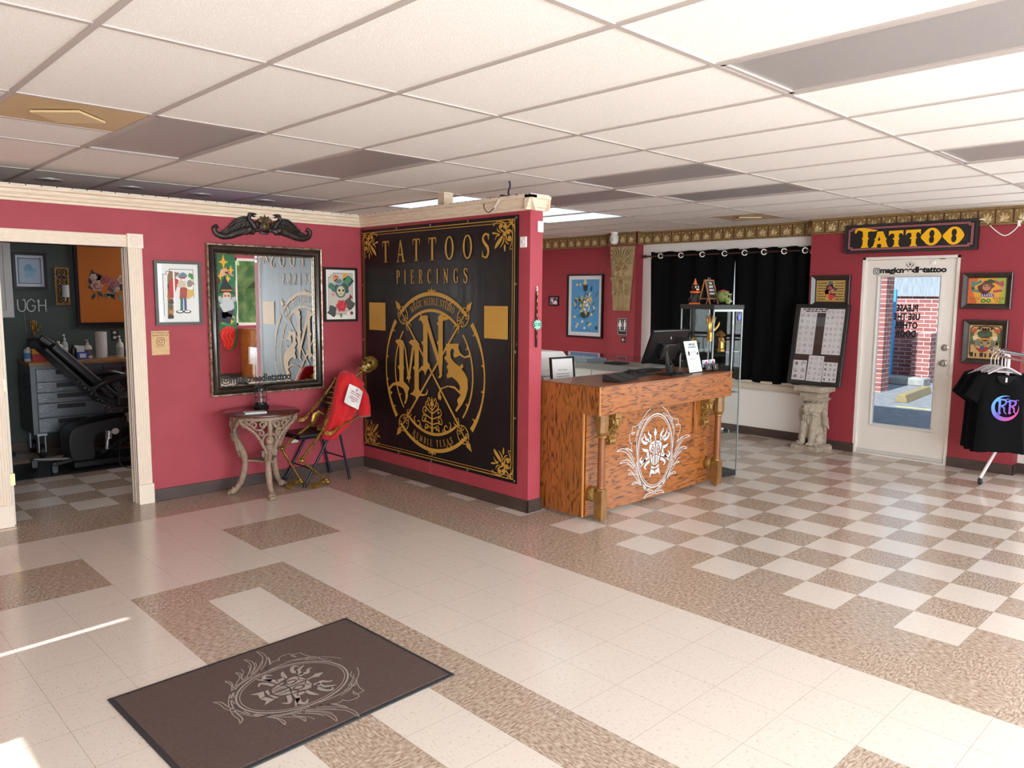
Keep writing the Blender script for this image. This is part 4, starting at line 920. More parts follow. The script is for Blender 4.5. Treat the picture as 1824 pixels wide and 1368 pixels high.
obj('coil', f, CAB, t, smooth=True); f = MB(); f.tube(crv([(-0.07, 0.04, 0.008), (-0.13, 0.0, -0.02), (-0.13, 0.05, -0.07)], 5), 0.008, 6, flat=0.4); obj('light_strip', f, P('#d9cfc0'), t)
obj('connector', MB().box(-0.09, -0.05, 0.10, 0.19, 0.0, 0.025).box(-0.12, -0.09, 0.03, 0.05, -0.01, 0.012, 1), [P('#b59a6c'), P('#b8372f')], t, bevel=0.003)
# ------------------------------------------------------------------ wooden counter
def oak(name, a, b, ax, hi=0.60):
    """oak veneer: long dark pores and cathedral bands; ax is the grain axis."""
    m = bpy.data.materials.new(name); m.use_nodes = True; n = m.node_tree.nodes; L = m.node_tree.links; bs = n['Principled BSDF']
    t = n.new('ShaderNodeTexCoord'); mp = n.new('ShaderNodeMapping'); L.new(t.outputs['Object'], mp.inputs[0])
    sc = [7.0, 7.0, 7.0]; sc['xyz'.index(ax)] = 1.3; mp.inputs['Scale'].default_value = sc
    wn = n.new('ShaderNodeTexNoise'); wn.inputs['Scale'].default_value = 1.1; wn.inputs['Detail'].default_value = 3; L.new(mp.outputs[0], wn.inputs['Vector'])
    mu = n.new('ShaderNodeMath'); mu.operation = 'MULTIPLY'; mu.inputs[1].default_value = 14.0; L.new(wn.outputs['Fac'], mu.inputs[0])
    fr = n.new('ShaderNodeMath'); fr.operation = 'PINGPONG'; fr.inputs[1].default_value = 0.5; L.new(mu.outputs[0], fr.inputs[0])
    mp2 = n.new('ShaderNodeMapping'); s2 = [95.0]*3; s2['xyz'.index(ax)] = 6.0; mp2.inputs['Scale'].default_value = s2; L.new(t.outputs['Object'], mp2.inputs[0])
    pn = n.new('ShaderNodeTexNoise'); pn.inputs['Scale'].default_value = 1.0; pn.inputs['Detail'].default_value = 2; L.new(mp2.outputs[0], pn.inputs['Vector'])
    r1 = n.new('ShaderNodeMapRange'); r1.inputs[1].default_value = 0.0; r1.inputs[2].default_value = 0.30; r1.inputs[3].default_value = 1; r1.inputs[4].default_value = 0; L.new(fr.outputs[0], r1.inputs[0])
    r2 = n.new('ShaderNodeMapRange'); r2.inputs[1].default_value = 0.40; r2.inputs[2].default_value = hi; L.new(pn.outputs['Fac'], r2.inputs[0])
    r2b = n.new('ShaderNodeMath'); r2b.operation = 'MULTIPLY_ADD'; r2b.inputs[1].default_value = 0.75; r2b.inputs[2].default_value = 0.25; L.new(r2.outputs[0], r2b.inputs[0])
    ml = n.new('ShaderNodeMath'); ml.operation = 'MULTIPLY'; L.new(r1.outputs[0], ml.inputs[0]); L.new(r2b.outputs[0], ml.inputs[1])
    r3 = n.new('ShaderNodeMath'); r3.operation = 'MULTIPLY_ADD'; r3.inputs[1].default_value = 0.16; L.new(r2.outputs[0], r3.inputs[0]); L.new(ml.outputs[0], r3.inputs[2]); r3.use_clamp = True
    mx = n.new('ShaderNodeMix'); mx.data_type = 'RGBA'; mx.inputs['A'].default_value = lin(a); mx.inputs['B'].default_value = lin(b); L.new(r3.outputs[0], mx.inputs['Factor'])
    L.new(mx.outputs['Result'], bs.inputs['Base Color']); bs.inputs['Roughness'].default_value = 0.38; bs.inputs['Coat Weight'].default_value = 0.15
    return m
OAKX = oak('orange_oak_x', '#a5622b', '#4a220a', 'x'); OAKZ = oak('orange_oak_z', '#a1602a', '#4a220a', 'z')
POSTW = M('walnut_post', '#8f5528', 0.35, hex2='#7a4420', scale=9, stretch=(6, 6, 1), coat=0.2)
BRASSP = M('brass_painted_wood', '#8c6434', 0.38, 0.15, hex2='#7a5228', scale=14)
GILT = M('antique_gilt', '#a88245', 0.36, 0.4, hex2='#6f4f22', scale=45, lo=.4, hi=.7)
t = thing('reception_counter', 'orange oak reception counter with brass trimmed posts and a white mask emblem', 'counter', (0, 0, 0))
obj('front_panel', MB().box(-0.01, 1.80, 1.737, 1.755, 0.025, 0.83), OAKX, t)
m = MB(); m.prism([(1.755, 0.02), (2.205, 0.02), (2.205, 1.022), (1.603, 1.022), (1.603, 0.817), (1.755, 0.817)], 0.0, 0.02)
m.v = [Vector((v.y-0.03, v.x, v.z)) for v in m.v]; m.f = [q[::-1] for q in m.f]
obj('side_panel', m, OAKZ, t)
m = MB(); m.prism([(1.72, 0.02), (2.205, 0.02), (2.205, 1.022), (1.603, 1.022), (1.603, 0.817), (1.72, 0.817)], 0, 0.02); m.v = [Vector((v.y+1.80, v.x, v.z)) for v in m.v]; m.f = [q[::-1] for q in m.f]
obj('side_panel', m, OAKZ, t)
obj('apron', MB().box(-0.028, 1.83, 1.598, 1.618, 0.815, 1.025), OAKX, t, bevel=0.003)
obj('countertop', MB().box(-0.03, 1.835, 1.596, 2.21, 1.02, 1.034).box(-0.01, 1.80, 1.61, 2.2, 0.815, 0.825), oak('dark_oak_top', '#8f5226', '#5a3015', 'x'), t, bevel=0.002)
obj('corner_bead', MB().box(-0.034, -0.026, 1.592, 1.604, 0.815, 1.03).box(-0.034, -0.022, 1.745, 1.757, 0.02, 0.817), P('#c98a4a', 0.4), t)
for x in (0.05, 1.685):
    po = obj('post', MB().box(x-0.036, x+0.036, 1.600, 1.672, 0.02, 0.235).cyl((x, 1.636, 0.0), (x, 1.636, 0.03), 0.012), BRASSP, t, bevel=0.003)
    obj('shaft', MB().lathe([(0.036, 0.235), (0.038, 0.25), (0.030, 0.258), (0.030, 0.27), (0.0295, 0.50), (0.0265, 0.62), (0.027, 0.64)], (x, 1.636, 0), 8), POSTW, po, smooth=True)
    obj('ring', MB().lathe([(0.026, 0.64), (0.038, 0.646), (0.038, 0.656), (0.030, 0.662)], (x, 1.636, 0), 24).lathe([(0.030, 0.236), (0.040, 0.240), (0.040, 0.250), (0.030, 0.256)], (x, 1.636, 0), 24), GILT, po, smooth=True)
    cp = MB(); c8 = [(x+sx*a, 1.636+sy*b) for sx, sy, a, b in ((-1, -1, .02, .044), (1, -1, .02, .044), (1, -1, .044, .02), (1, 1, .044, .02), (1, 1, .02, .044), (-1, 1, .02, .044), (-1, 1, .044, .02), (-1, -1, .044, .02))]
    A = [cp.av((a, b, 0.685)) for a, b in c8]; B = [cp.av((a, b, 0.815)) for a, b in c8]; D = [cp.av((x+(a-x)*.72, 1.636+(b-1.636)*.72, 0.66)) for a, b in c8]
    for k in range(8): cp.af((A[k], A[(k+1) % 8], B[(k+1) % 8], B[k])); cp.af((D[k], D[(k+1) % 8], A[(k+1) % 8], A[k]))
    cp.af(B); cp.af(D[::-1]); obj('capital', cp, BRASSP, po)
    obj('bun', MB().lathe([(0.02, -0.03), (0.052, -0.03), (0.060, -0.018), (0.060, 0.018), (0.052, 0.03), (0.02, 0.03)], (x-0.004, 1.706, 0.20), 24, axis='y').box(x-.01, x+.01, 1.66, 1.69, .19, .21), GILT, po, smooth=True)
def corbel(x, back):
    f = MB(); y0 = 1.737
    f.box(x-0.042, x+0.042, y0-0.115, y0, 0.790, 0.815); f.box(x-0.036, x+0.036, y0-0.105, y0, 0.772, 0.792)
    prof = crv([(0, 0.772), (-0.095, 0.772), (-0.105, 0.74), (-0.085, 0.70), (-0.05, 0.665), (-0.042, 0.63), (-0.06, 0.605), (-0.066, 0.58), (-0.045, 0.56), (-0.01, 0.555), (0, 0.545)], 4)
    q = MB(); q.prism([(a, b) for a, b in prof], -0.028, 0.028)
    for v in q.v: f.v.append(Vector((x+v.y, y0+v.x, v.z)))
    n0 = len(f.v)-len(q.v); f.f += [tuple(i+n0 for i in fc)[::-1] for fc in q.f]; f.mi += q.mi
    for sx in (-1, 1):
        f.tube([(x+sx*0.03, y0-0.052+a, b+0.735) for a, b in curl(0, 0, 0.036, 0.006, 60, 540*1, 26)], [0.010, 0.006], 6); f.tube([(x+sx*0.03, y0-0.042+a, b+0.588) for a, b in curl(0, 0, 0.024, 0.005, -60, -480, 22)], [0.009, 0.005], 6)
        f.tube([(x+sx*0.03, y0-0.09, 0.715), (x+sx*0.031, y0-0.05, 0.68), (x+sx*0.03, y0-0.03, 0.63)], [0.008, 0.010, 0.006], 6)
        for k in range(3): f.tube([(x+sx*0.031, y0-0.03, 0.70-0.03*k), (x+sx*0.033, y0-0.012, 0.69-0.03*k)], [0.008, 0.003], 5)
    for k in range(3): f.sph((x+(k-1)*0.018, y0-0.102+0.01*abs(k-1), 0.735), 0.012, 0.010, 0.034, 8, 6)
    f.sph((x, y0-0.062, 0.592), 0.026, 0.018, 0.024, 10, 6)
    for k in range(4): f.tube([(x-0.024, y0-0.09+0.012*k, 0.70-0.02*k), (x, y0-0.098+0.013*k, 0.692-0.02*k), (x+0.024, y0-0.09+0.012*k, 0.70-0.02*k)], 0.006, 5)
    c_ = obj('corbel', f, GILT, t, smooth=True)
    obj('backing_board', MB().box(x-back-0.028, x+back*0.3, y0-0.018, y0, 0.50, 0.815) if back > 0.05 else MB().box(x-0.035, x+0.035, y0-0.012, y0, 0.525, 0.79), OAKZ, c_, bevel=0.004)
corbel(0.235, 0.02); corbel(1.555, 0.10)
f = MB(); f.y = 1.736; mask_emblem(f, 0.878, 0.418, 1.015, 1); obj('mask_emblem', f, [P('#ccd3d5', 0.5), P('#8a4a22', 0.5)], t)

# ------------------------------------------------------------------ on the counter
BLP = M('black_plastic', '#1b1a1b', 0.45); BLG = M('black_gloss_plastic', '#121213', 0.22)
CT = 1.0345
t = thing('card_terminal', 'black wedge shaped keypad lying at the left end of the counter top', 'keypad', (0.445, 1.775, CT), math.radians(12))
m = MB(); m.prism([(-0.08, 0), (0.085, 0), (0.085, 0.048), (0.07, 0.052), (-0.08, 0.008)], -0.16, 0.16); m.v = [Vector((v.y, v.x, v.z)) for v in m.v]; m.f = [q[::-1] for q in m.f]
obj('body', m, BLP, t, bevel=0.003)
m = MB(); m.m = Matrix.Translation((0, 0, 0.0325)) @ Matrix.Rotation(math.radians(16.4), 4, 'X'); m.box(-0.15, -0.02, -0.066, 0.066, 0, 0.003); m.box(0.0, 0.15, -0.066, 0.066, 0, 0.003); obj('key_face', m, M('dark_grey_plastic', '#2c2a29', 0.4), t)
t = thing('mouse_mat', 'black mouse mat on the counter behind the black keypad', 'mouse mat', (0.86, 1.98, CT), math.radians(8))
obj('mat', MB().box(-0.19, 0.17, -0.13, 0.12, 0, 0.006), M('black_rubber', '#17171a', 0.7), t, bevel=0.003)
t = thing('computer_mouse', 'black computer mouse resting on the black mat', 'mouse', (0.91, 2.02, CT+0.006), math.radians(-70))
m = MB(); m.grid(lambda u, v: (0.055*(2*u-1), 0.032*math.sin(PI*v-PI/2)*(1-0.25*abs(2*u-1)**3), 0.036*max(0, math.cos(PI*v-PI/2))**0.6*(1-(2*u-1)**4)**0.7), 14, 10); obj('shell', m, BLG, t, smooth=True)
obj('wheel', MB().cyl((-0.028, -0.004, 0.031), (-0.028, 0.004, 0.031), 0.009), P('#333333'), t)
t = thing('keyboard', 'black keyboard lying behind the monitor foot', 'keyboard', (1.16, 2.09, CT), math.radians(4))
obj('case', MB().box(-0.22, 0.22, -0.06, 0.06, 0, 0.014), BLP, t, bevel=0.003); m = MB()
for i in range(14):
    for j in range(4): m.box(-0.205+0.03*i, -0.180+0.03*i, -0.048+0.026*j, -0.026+0.026*j, 0.014, 0.022)
obj('keys', m, P('#232325', 0.5), t)
t = thing('computer_monitor', 'black monitor seen from behind on a flat foot, on the counter', 'monitor', (1.20, 1.86, CT), math.radians(-3))
obj('foot', MB().box(-0.15, 0.13, -0.17, 0.03, 0.0005, 0.008), BLP, t, bevel=0.003)
obj('stand', MB().tube([(0, -0.03, 0.006), (0.0, 0.0, 0.08), (0.0, 0.02, 0.16), (0, 0.03, 0.20)], [0.03, 0.022, 0.02, 0.025], 8).tube([(0.03, -0.08, 0.008), (0.0, 0.03, 0.19)], 0.008, 6), BLP, t)
hd = bpy.data.objects.new('screen_head', None)
m = MB(); m.m = Matrix.Translation((0.02, 0.045, 0.235)) @ Matrix.Rotation(math.radians(22), 4, 'X')
m.box(-0.25, 0.25, -0.012, 0.012, -0.155, 0.155); obj('panel', m, BLG, t, bevel=0.006)
m = MB(); m.m = Matrix.Translation((0.02, 0.045, 0.235)) @ Matrix.Rotation(math.radians(22), 4, 'X'); m.box(-0.05, 0.16, -0.032, -0.012, -0.12, 0.03); m.box(-0.09, -0.03, -0.06, -0.012, -0.08, 0.03); obj('rear_housing', m, BLP, t, bevel=0.008)
m = MB(); m.m = Matrix.Translation((0.02, 0.045, 0.235)) @ Matrix.Rotation(math.radians(22), 4, 'X'); m.y = -0.0125; m.rib([(0.02, 0.075), (0.012, 0.098)], 0.005); m.rib([(0.03, 0.07), (0.022, 0.092)], 0.005); obj('logo', m, P('#c9cacc', 0.3), t)
m = MB(); m.m = Matrix.Translation((0.02, 0.045, 0.235)) @ Matrix.Rotation(math.radians(22), 4, 'X'); m.box(-0.24, 0.24, 0.012, 0.0135, -0.14, 0.145); obj('screen', m, P('#20242a', 0.2), t)
CLR = glass('clear_acrylic', tint=(0.97, 0.98, 0.98), refl=0.2)
t = thing('counter_sign', 'white printed card leaning in a clear stand on the counter, beside the monitor', 'sign', (1.475, 1.745, CT), math.radians(2), )
m = MB(); m.m = Matrix.Rotation(math.radians(-15), 4, 'X'); m.box(-0.106, 0.106, 0.0, 0.003, 0.006, 0.285); obj('card', m, P('#f1f0ee', 0.5), t)
m = MB(); m.m = Matrix.Rotation(math.radians(-15), 4, 'X'); m.y = -0.0005; m.text('SIMPLE AND', 0.024, 0.012, 0.246, bold=0.0006, sx=.8); m.text('TOUCH-FREE TIPS', 0.021, 0.006, 0.222, 1, bold=0.0005, sx=.8)
m.disc(-0.062, 0.175, 0.014, 0.022, 2); m.text('Tap to Tip', 0.020, 0.015, 0.180, sx=.9); m.rect(-0.02, 0.05, 0.163, 0.166, 3); m.disc(0.08, 0.168, 0.015, 0.012, 2); m.text('or', 0.014, -0.02, 0.140); m.text('SCAN TO TIP', 0.014, -0.015, 0.118); m.rect(-0.06, 0.06, 0.022, 0.024, 3)
obj('print', m, [P('#26394f'), P('#4a4d52'), P('#1d1d1e'), P('#9a9a9c')], t)
m = MB(); m.m = Matrix.Rotation(math.radians(-15), 4, 'X'); m.box(-0.108, 0.108, -0.004, -0.002, 0.0, 0.288); m.m = None; m.box(-0.108, 0.108, -0.004, 0.075, 0, 0.003); obj('clear_stand', m, CLR, t)
for k, (x, lab, c1, c2) in enumerate(((1.655, 'left clear holder of dark business cards at the right end of the counter', '#3b3836', '#d8933c'), (1.765, 'right clear holder of dark business cards at the right end of the counter', '#3b3836', '#d8933c'))):
    t = thing('card_holder', lab, 'card holder', (x, 1.735, CT), 0, 'business card holders on the counter')
    m = MB(); m.box(-0.05, 0.05, -0.022, -0.019, 0, 0.045); m.box(-0.05, 0.05, 0.03, 0.033, 0, 0.085); m.box(-0.05, 0.05, -0.022, 0.05, 0, 0.003); m.box(-0.05, -0.047, -0.02, 0.03, 0, 0.05); m.box(0.047, 0.05, -0.02, 0.03, 0, 0.05); obj('clear_tray', m, CLR, t)
    m = MB(); m.m = Matrix.Rotation(math.radians(-14), 4, 'X'); m.box(-0.045, 0.045, -0.012, -0.004, 0.008, 0.062); obj('front_cards', m, P(c1), t)
    m = MB(); m.m = Matrix.Rotation(math.radians(-14), 4, 'X'); m.y = -0.0125; m.flat([(-0.008, 0.022), (0.008, 0.022), (0.004, 0.040), (0.0, 0.054), (-0.005, 0.04)]); obj('front_mark', m, P(c2), t)
    m = MB(); m.m = Matrix.Rotation(math.radians(-10), 4, 'X'); m.box(-0.045, 0.045, 0.018, 0.024, 0.04, 0.105); m.y = 0.0175; m.rect(-0.045, 0.045, 0.04, 0.075, 1); m.flat([(-0.02, 0.075), (0.03, 0.075), (0.02, 0.098), (0.0, 0.092)], 2, 2); m.rect(-0.04, -0.02, 0.08, 0.1, 3, 2)
    obj('rear_cards', m, [P('#ecebe9'), P('#4a5f8a'), P('#b3303a'), P('#7da6cf')], t)

# ------------------------------------------------------------------ behind the counter
WPL = M('white_plastic', '#eceae6', 0.4); GRP = M('taupe_plastic', '#6f665f', 0.5)
t = thing('floor_copier', 'white floor standing copier behind the counter, next to the partition end', 'copier', (0.93, 3.28, 0))
obj('body', MB().box(-0.36, 0.30, -0.25, 0.25, 0.02, 0.93), WPL, t, bevel=0.015)
m = MB(); m.prism([(-0.36, 0.935), (0.27, 0.935), (0.27, 1.12), (0.22, 1.165), (-0.30, 1.185), (-0.36, 1.15)], -0.25, 0.25); obj('scanner_lid', m, WPL, t, bevel=0.01)
obj('panel_lines', MB().box(0.02, 0.12, -0.252, -0.25, 1.02, 1.022).box(-0.3, 0.26, -0.252, -0.25, 0.99, 0.993).box(0.02, 0.022, -0.252, -0.25, 1.02, 1.09).box(0.225, 0.229, -0.2525, -0.25, 1.05, 1.08), P('#c9c6c0'), t)
sm = MB().box(0.30, 0.40, -0.25, 0.2, 0.02, 1.06); so_ = obj('side_unit', sm, WPL, t, bevel=0.01); m = MB()
for k in range(6): m.box(0.325, 0.375, -0.253, -0.25, 0.80+0.022*k, 0.81+0.022*k)
obj('vent_slots', m, P('#a8a49d'), so_)
obj('feet', MB().box(-0.34, 0.38, -0.2, 0.2, 0, 0.025), P('#55504b'), t)
t = thing('side_table', 'low grey table hidden behind the counter, under the framed notice', 'table', (0.52, 2.64, 0))
obj('table_top', MB().box(-0.42, 0.38, -0.15, 0.15, 0.85, 0.875), P('#8d8880'), t, bevel=0.004)
for sx in (-0.39, 0.35):
    for sy in (-0.12, 0.12): obj('leg', MB().box(sx-0.015, sx+0.015, sy-0.015, sy+0.015, 0, 0.85), P('#4b4743'), t)
t = thing('framed_notice', 'black framed white paper notice standing behind the counter by the copier', 'notice', (0.66, 2.58, 0.876), math.radians(-8), rot=(math.radians(-7), 0, math.radians(-8)))
m = MB(); frame_rings(m, -0.135, 0.135, 0, 0.285, [(0, 0.01), (0, -0.012), (0.014, -0.012), (0.016, -0.004)]); obj('frame', m, BLACKF, t)
obj('paper', MB().box(-0.125, 0.125, -0.003, 0.0, 0.01, 0.275), P('#eceae8', 0.45), t)
m = MB(); m.y = -0.0035; m.text('Dear Guests', 0.020, 0, 0.165); m.rect(-0.075, 0.075, 0.134, 0.138); m.rect(-0.07, 0.07, 0.112, 0.116); obj('writing', m, P('#3b3a3a'), t)
t = thing('label_printer', 'taupe desktop printer at the very end of the partition, behind the counter', 'printer', (0.24, 2.62, 0.876))
m = MB(); m.prism([(-0.11, 0), (0.12, 0), (0.12, 0.11), (0.08, 0.16), (-0.11, 0.17)], -0.09, 0.09); obj('case', m, GRP, t, bevel=0.008); obj('slot', MB().box(-0.06, 0.06, -0.092, -0.09, 0.05, 0.10), BLP, t)
obj('wire_rack', MB().tube([(0.05, -0.07, 0.16), (0.05, -0.07, 0.29), (-0.1, -0.07, 0.30)], 0.004, 6), P('#5a5651', 0.4), t)
t = thing('round_back_chair', 'tan chair with a round back, its top just showing over the counter', 'chair', (1.30, 2.84, 0), math.radians(-30))
obj('backrest', MB().lathe([(0, -0.02), (0.15, -0.02), (0.16, 0), (0.15, 0.02), (0, 0.02)], (0, 0.0, 0.755), 32, axis='y'), M('tan_vinyl', '#b6a08b', 0.5), t, smooth=True)
obj('back_rim', MB().tube([(0.162*math.cos(2*PI*k/36), 0, 0.755+0.162*math.sin(2*PI*k/36)) for k in range(36)], 0.011, 8, closed=True), P('#7c6148', 0.4), t, smooth=True)
obj('back_post', MB().tube([(0, 0.02, 0.60), (0, 0.04, 0.45), (0, 0.0, 0.40), (0, -0.15, 0.40)], 0.014, 8), P('#4b4743', 0.3), t)
obj('seat', MB().lathe([(0, 0.40), (0.19, 0.40), (0.205, 0.43), (0.19, 0.46), (0, 0.465)], (0, -0.2, 0), 32), M('tan_vinyl_seat', '#b6a08b', 0.5), t, smooth=True)
m = MB().cyl((0, -0.2, 0.08), (0, -0.2, 0.40), 0.025)
for k in range(5): m.tube([(0, -0.2, 0.09), (0.26*math.cos(2*PI*k/5), -0.2+0.26*math.sin(2*PI*k/5), 0.02)], [0.025, 0.018], 8)
obj('base', m, P('#3a3735', 0.3), t)
t = thing('glass_showcase', 'long white glass topped showcase in front of the dark red rear wall', 'showcase', (2.3, 3.45, 0))
obj('body', MB().box(0, 0.5, -0.55, 0.95, 0.0, 0.885), M('white_laminate', '#dfe5e2', 0.35), t)
obj('door_gap', MB().box(-0.002, 0.0, 0.185, 0.193, 0.1, 0.875), P('#8f928f'), t)
obj('top_rail', MB().box(-0.012, 0.5, -0.56, 0.96, 0.885, 0.945), M('brushed_aluminium', '#aeb2b0', 0.35, 0.5), t)
obj('glass_top', MB().box(-0.01, 0.5, -0.56, 0.96, 1.012, 1.020).box(-0.008, -0.003, -0.55, 0.95, 0.945, 1.012), glass('showcase_glass', tint=(0.93, 0.97, 0.96), refl=1.3), t)
obj('display_paper', MB().box(0.05, 0.40, 0.30, 0.80, 0.946, 0.985), P('#c5cbe0'), t); obj('display_tray', MB().box(0.05, 0.25, -0.15, 0.05, 0.946, 0.965), P('#2b2626'), t)
t = thing('wooden_desk', 'orange wood desk end glimpsed under the monitor, right of the white showcase', 'desk', (2.25, 2.62, 0))
obj('desk_top', MB().box(-0.10, 0.6, -0.22, 0.22, 0.88, 0.925), OAKX, t, bevel=0.003); obj('side', MB().box(-0.08, -0.05, -0.2, 0.2, 0, 0.88), OAKZ, t); obj('side', MB().box(0.55, 0.58, -0.2, 0.2, 0, 0.88), OAKZ, t)
# ------------------------------------------------------------------ glass cabinet beside the counter
GCX, GCY, GCR = 1.85, 1.82, math.radians(-14.4)
CABG = glass('cabinet_glass', tint=(0.96, 0.975, 0.97), refl=0.5); ALU = M('cabinet_aluminium', '#9aa1a1', 0.35, 0.5)
t = thing('display_cabinet', 'tall narrow glass display cabinet standing right of the counter', 'cabinet', (GCX, GCY, 0), GCR)
W_, D_ = 0.36, 0.43
obj('base', MB().box(0, W_, 0, D_, 0, 0.05), BLP, t, bevel=0.003); obj('top', MB().box(-0.012, W_+0.012, -0.012, D_+0.012, 1.585, 1.628), M('black_cabinet_top', '#1c1a19', 0.5), t, bevel=0.003)
for b in ((0.004, W_-0.004, 0.0, 0.004), (0.004, W_-0.004, D_-0.004, D_), (0, 0.004, 0.004, D_-0.004), (W_-0.004, W_, 0.004, D_-0.004)): obj('glass_pane', MB().box(*b, 0.05, 1.585), CABG, t)
for x in (0, W_):
    for y in (0, D_): obj('edge_post', MB().box(x-0.005, x+0.005, y-0.005, y+0.005, 0.05, 1.585), ALU, t)
for z in (0.42, 0.80, 1.185): obj('glass_shelf', MB().box(0.005, W_-0.005, 0.005, D_-0.005, z, z+0.008), glass('shelf_glass', tint=(0.88, 0.95, 0.93), refl=1.5), t)
obj('top_rail', MB().box(0, W_, -0.008, 0.008, 1.565, 1.585), ALU, t)
m = MB(); m.y = -0.004; m.disc(0.322, 1.515, 0.020, 0.034); m.disc(0.322, 1.515, 0.012, 0.024, 1, 2); obj('sticker', m, [P('#7f5fc4'), P('#4f9fd0')], t)
GOLDM = M('polished_gold', '#c2954a', 0.3, 0.85); GOLDD = M('dull_gold', '#b98b3c', 0.35, 0.8, hex2='#7f5a22', scale=40)
def cabp(x, y): c, s = math.cos(GCR), math.sin(GCR); return GCX+x*c-y*s, GCY+x*s+y*c
def hand(name, label, loc, rz, s, mat, fan=True):
    """a hand standing on its wrist: palm, five fingers, thumb from the side of the palm."""
    t = thing(name, label, 'hand ornament', loc, rz)
    m = MB(); m.lathe([(0.030*s, 0), (0.031*s, 0.012*s), (0.026*s, 0.02*s), (0.024*s, 0.05*s), (0.027*s, 0.075*s)], (0, 0, 0), 16, sy=0.8)
    m.tube([(0, 0, 0.07*s), (0, -0.002*s, 0.10*s), (0, -0.002*s, 0.135*s), (0, 0, 0.165*s)], [0.026*s, 0.036*s, 0.041*s, 0.034*s], 14, flat=0.42)
    obj('palm', m, mat, t, smooth=True)
    for k, (x, l, a) in enumerate(((-0.030, 0.068, -12), (-0.011, 0.080, -3), (0.009, 0.075, 4), (0.028, 0.058, 12))):
        q = math.radians(a if fan else a*0.35); dx, dz = math.sin(q), math.cos(q)
        p0 = Vector((x*s, 0, 0.155*s)); p1 = p0+Vector((dx, -0.12, dz))*(l*0.48*s); p2 = p1+Vector((dx, -0.35 if fan else -0.1, dz*0.95))*(l*0.32*s); p3 = p2+Vector((dx*.8, -0.6 if fan else -0.15, dz*0.8))*(l*0.26*s)
        obj('finger', MB().tube([p0, p1, p2, p3], [0.0095*s, 0.0085*s, 0.0075*s, 0.005*s], 8), mat, t, smooth=True)
    obj('thumb', MB().tube([(0.030*s, -0.004*s, 0.095*s), (0.052*s, -0.010*s, 0.118*s), (0.066*s, -0.012*s, 0.140*s), (0.072*s, -0.014*s, 0.165*s)], [0.015*s, 0.012*s, 0.010*s, 0.006*s], 8), mat, t, smooth=True)
    return t
hx, hy = cabp(0.13, 0.17)
hand('hand_ornament', 'shiny gold hand ornament inside the glass cabinet, top shelf', (hx, hy, 1.285), math.radians(-40), 1.08, GOLDM)
t = thing('hand_pedestal', 'thin clear riser under the gold hand in the glass cabinet', 'riser', (hx, hy, 1.193))
obj('rod', MB().cyl((0, 0, 0), (0, 0, 0.092), 0.012), P('#8d9192', 0.3), t)
x, y = cabp(0.235, 0.13); t = thing('gold_figurine', 'gold robed figurine on the cabinet shelf, right of the gold hand', 'figurine', (x, y, 1.193), 0.6)
m = MB().lathe([(0.036, 0), (0.036, 0.012), (0.028, 0.02), (0.030, 0.05), (0.024, 0.09), (0.028, 0.115), (0.016, 0.13), (0.012, 0.138), (0.018, 0.150), (0.016, 0.168), (0.006, 0.18)], (0, 0, 0), 18); obj('body', m, GOLDM, t, smooth=True)
m = MB()
for s in (-1, 1): m.tube([(s*0.026, 0, 0.115), (s*0.036, -0.012, 0.09), (s*0.012, -0.030, 0.085)], [0.010, 0.009, 0.007], 7)
obj('arms', m, GOLDM, t, smooth=True); m = MB().lathe([(0.05, 0.14), (0.055, 0.15), (0.03, 0.175), (0.008, 0.19)], (0, 0.01, 0), 6); obj('canopy', m, P('#6a4a22', 0.4), t)
x, y = cabp(0.05, 0.30); t = thing('black_box', 'black box on the cabinet shelf, behind the monitor corner', 'box', (x, y, 1.193), 0.2); obj('box_body', MB().box(-0.04, 0.05, -0.04, 0.04, 0, 0.065), BLP, t, bevel=0.003); obj('lid', MB().box(-0.042, 0.052, -0.042, 0.042, 0.066, 0.075), BLP, t)
t = thing('gold_pyramid', 'small gold pyramid ornament on the black box in the cabinet', 'ornament', (x, y, 1.268), 0.5)
obj('pyramid', MB().lathe([(0.045, 0), (0.04, 0.008), (0.004, 0.05)], (0, 0, 0), 4), GOLDD, t)
x, y = cabp(0.22, 0.2); t = thing('white_tray', 'white tray with a red item on a low cabinet shelf', 'tray', (x, y, 0.428), 0.2); obj('tray', MB().box(-0.09, 0.09, -0.09, 0.09, 0, 0.012), P('#dfe6ea'), t, bevel=0.003); obj('item', MB().box(-0.04, 0.04, -0.04, 0.03, 0.012, 0.035).box(-0.02, 0.03, -0.03, 0.02, 0.035, 0.045, 1), [P('#e8ebee'), P('#b9423c')], t)
# on the cabinet top
CTZ = 1.6285
x, y = cabp(0.04, 0.30); t = thing('cat_figurine', 'black cat figurine with an orange party hat and ruff on the glass cabinet', 'figurine', (x, y, CTZ), math.radians(-22))
CATB = M('black_glazed_cat', '#1a1716', 0.35); OR = P('#d9661f', 0.5)
obj('base', MB().lathe([(0.052, 0), (0.055, 0.006), (0.048, 0.016), (0, 0.018)], (0, 0, 0), 20), OR, t, smooth=True)
m = MB().lathe([(0.040, 0.014), (0.046, 0.03), (0.042, 0.07), (0.032, 0.105), (0.024, 0.118)], (0, 0, 0), 18, sy=0.85)
for s in (-1, 1): m.tube([(s*0.017, -0.026, 0.09), (s*0.018, -0.040, 0.05), (s*0.018, -0.044, 0.02)], [0.012, 0.010, 0.012], 8); m.sph((s*0.034, -0.005, 0.035), 0.018, 0.026, 0.024, 10, 6)
m.tube([(-0.035, 0.025, 0.02), (-0.056, 0.015, 0.04), (-0.058, -0.005, 0.06), (-0.05, -0.015, 0.05)], [0.009, 0.008, 0.006], 7); obj('body', m, CATB, t, smooth=True)
m = MB().sph((0, -0.004, 0.155), 0.038, 0.034, 0.034, 16, 10)
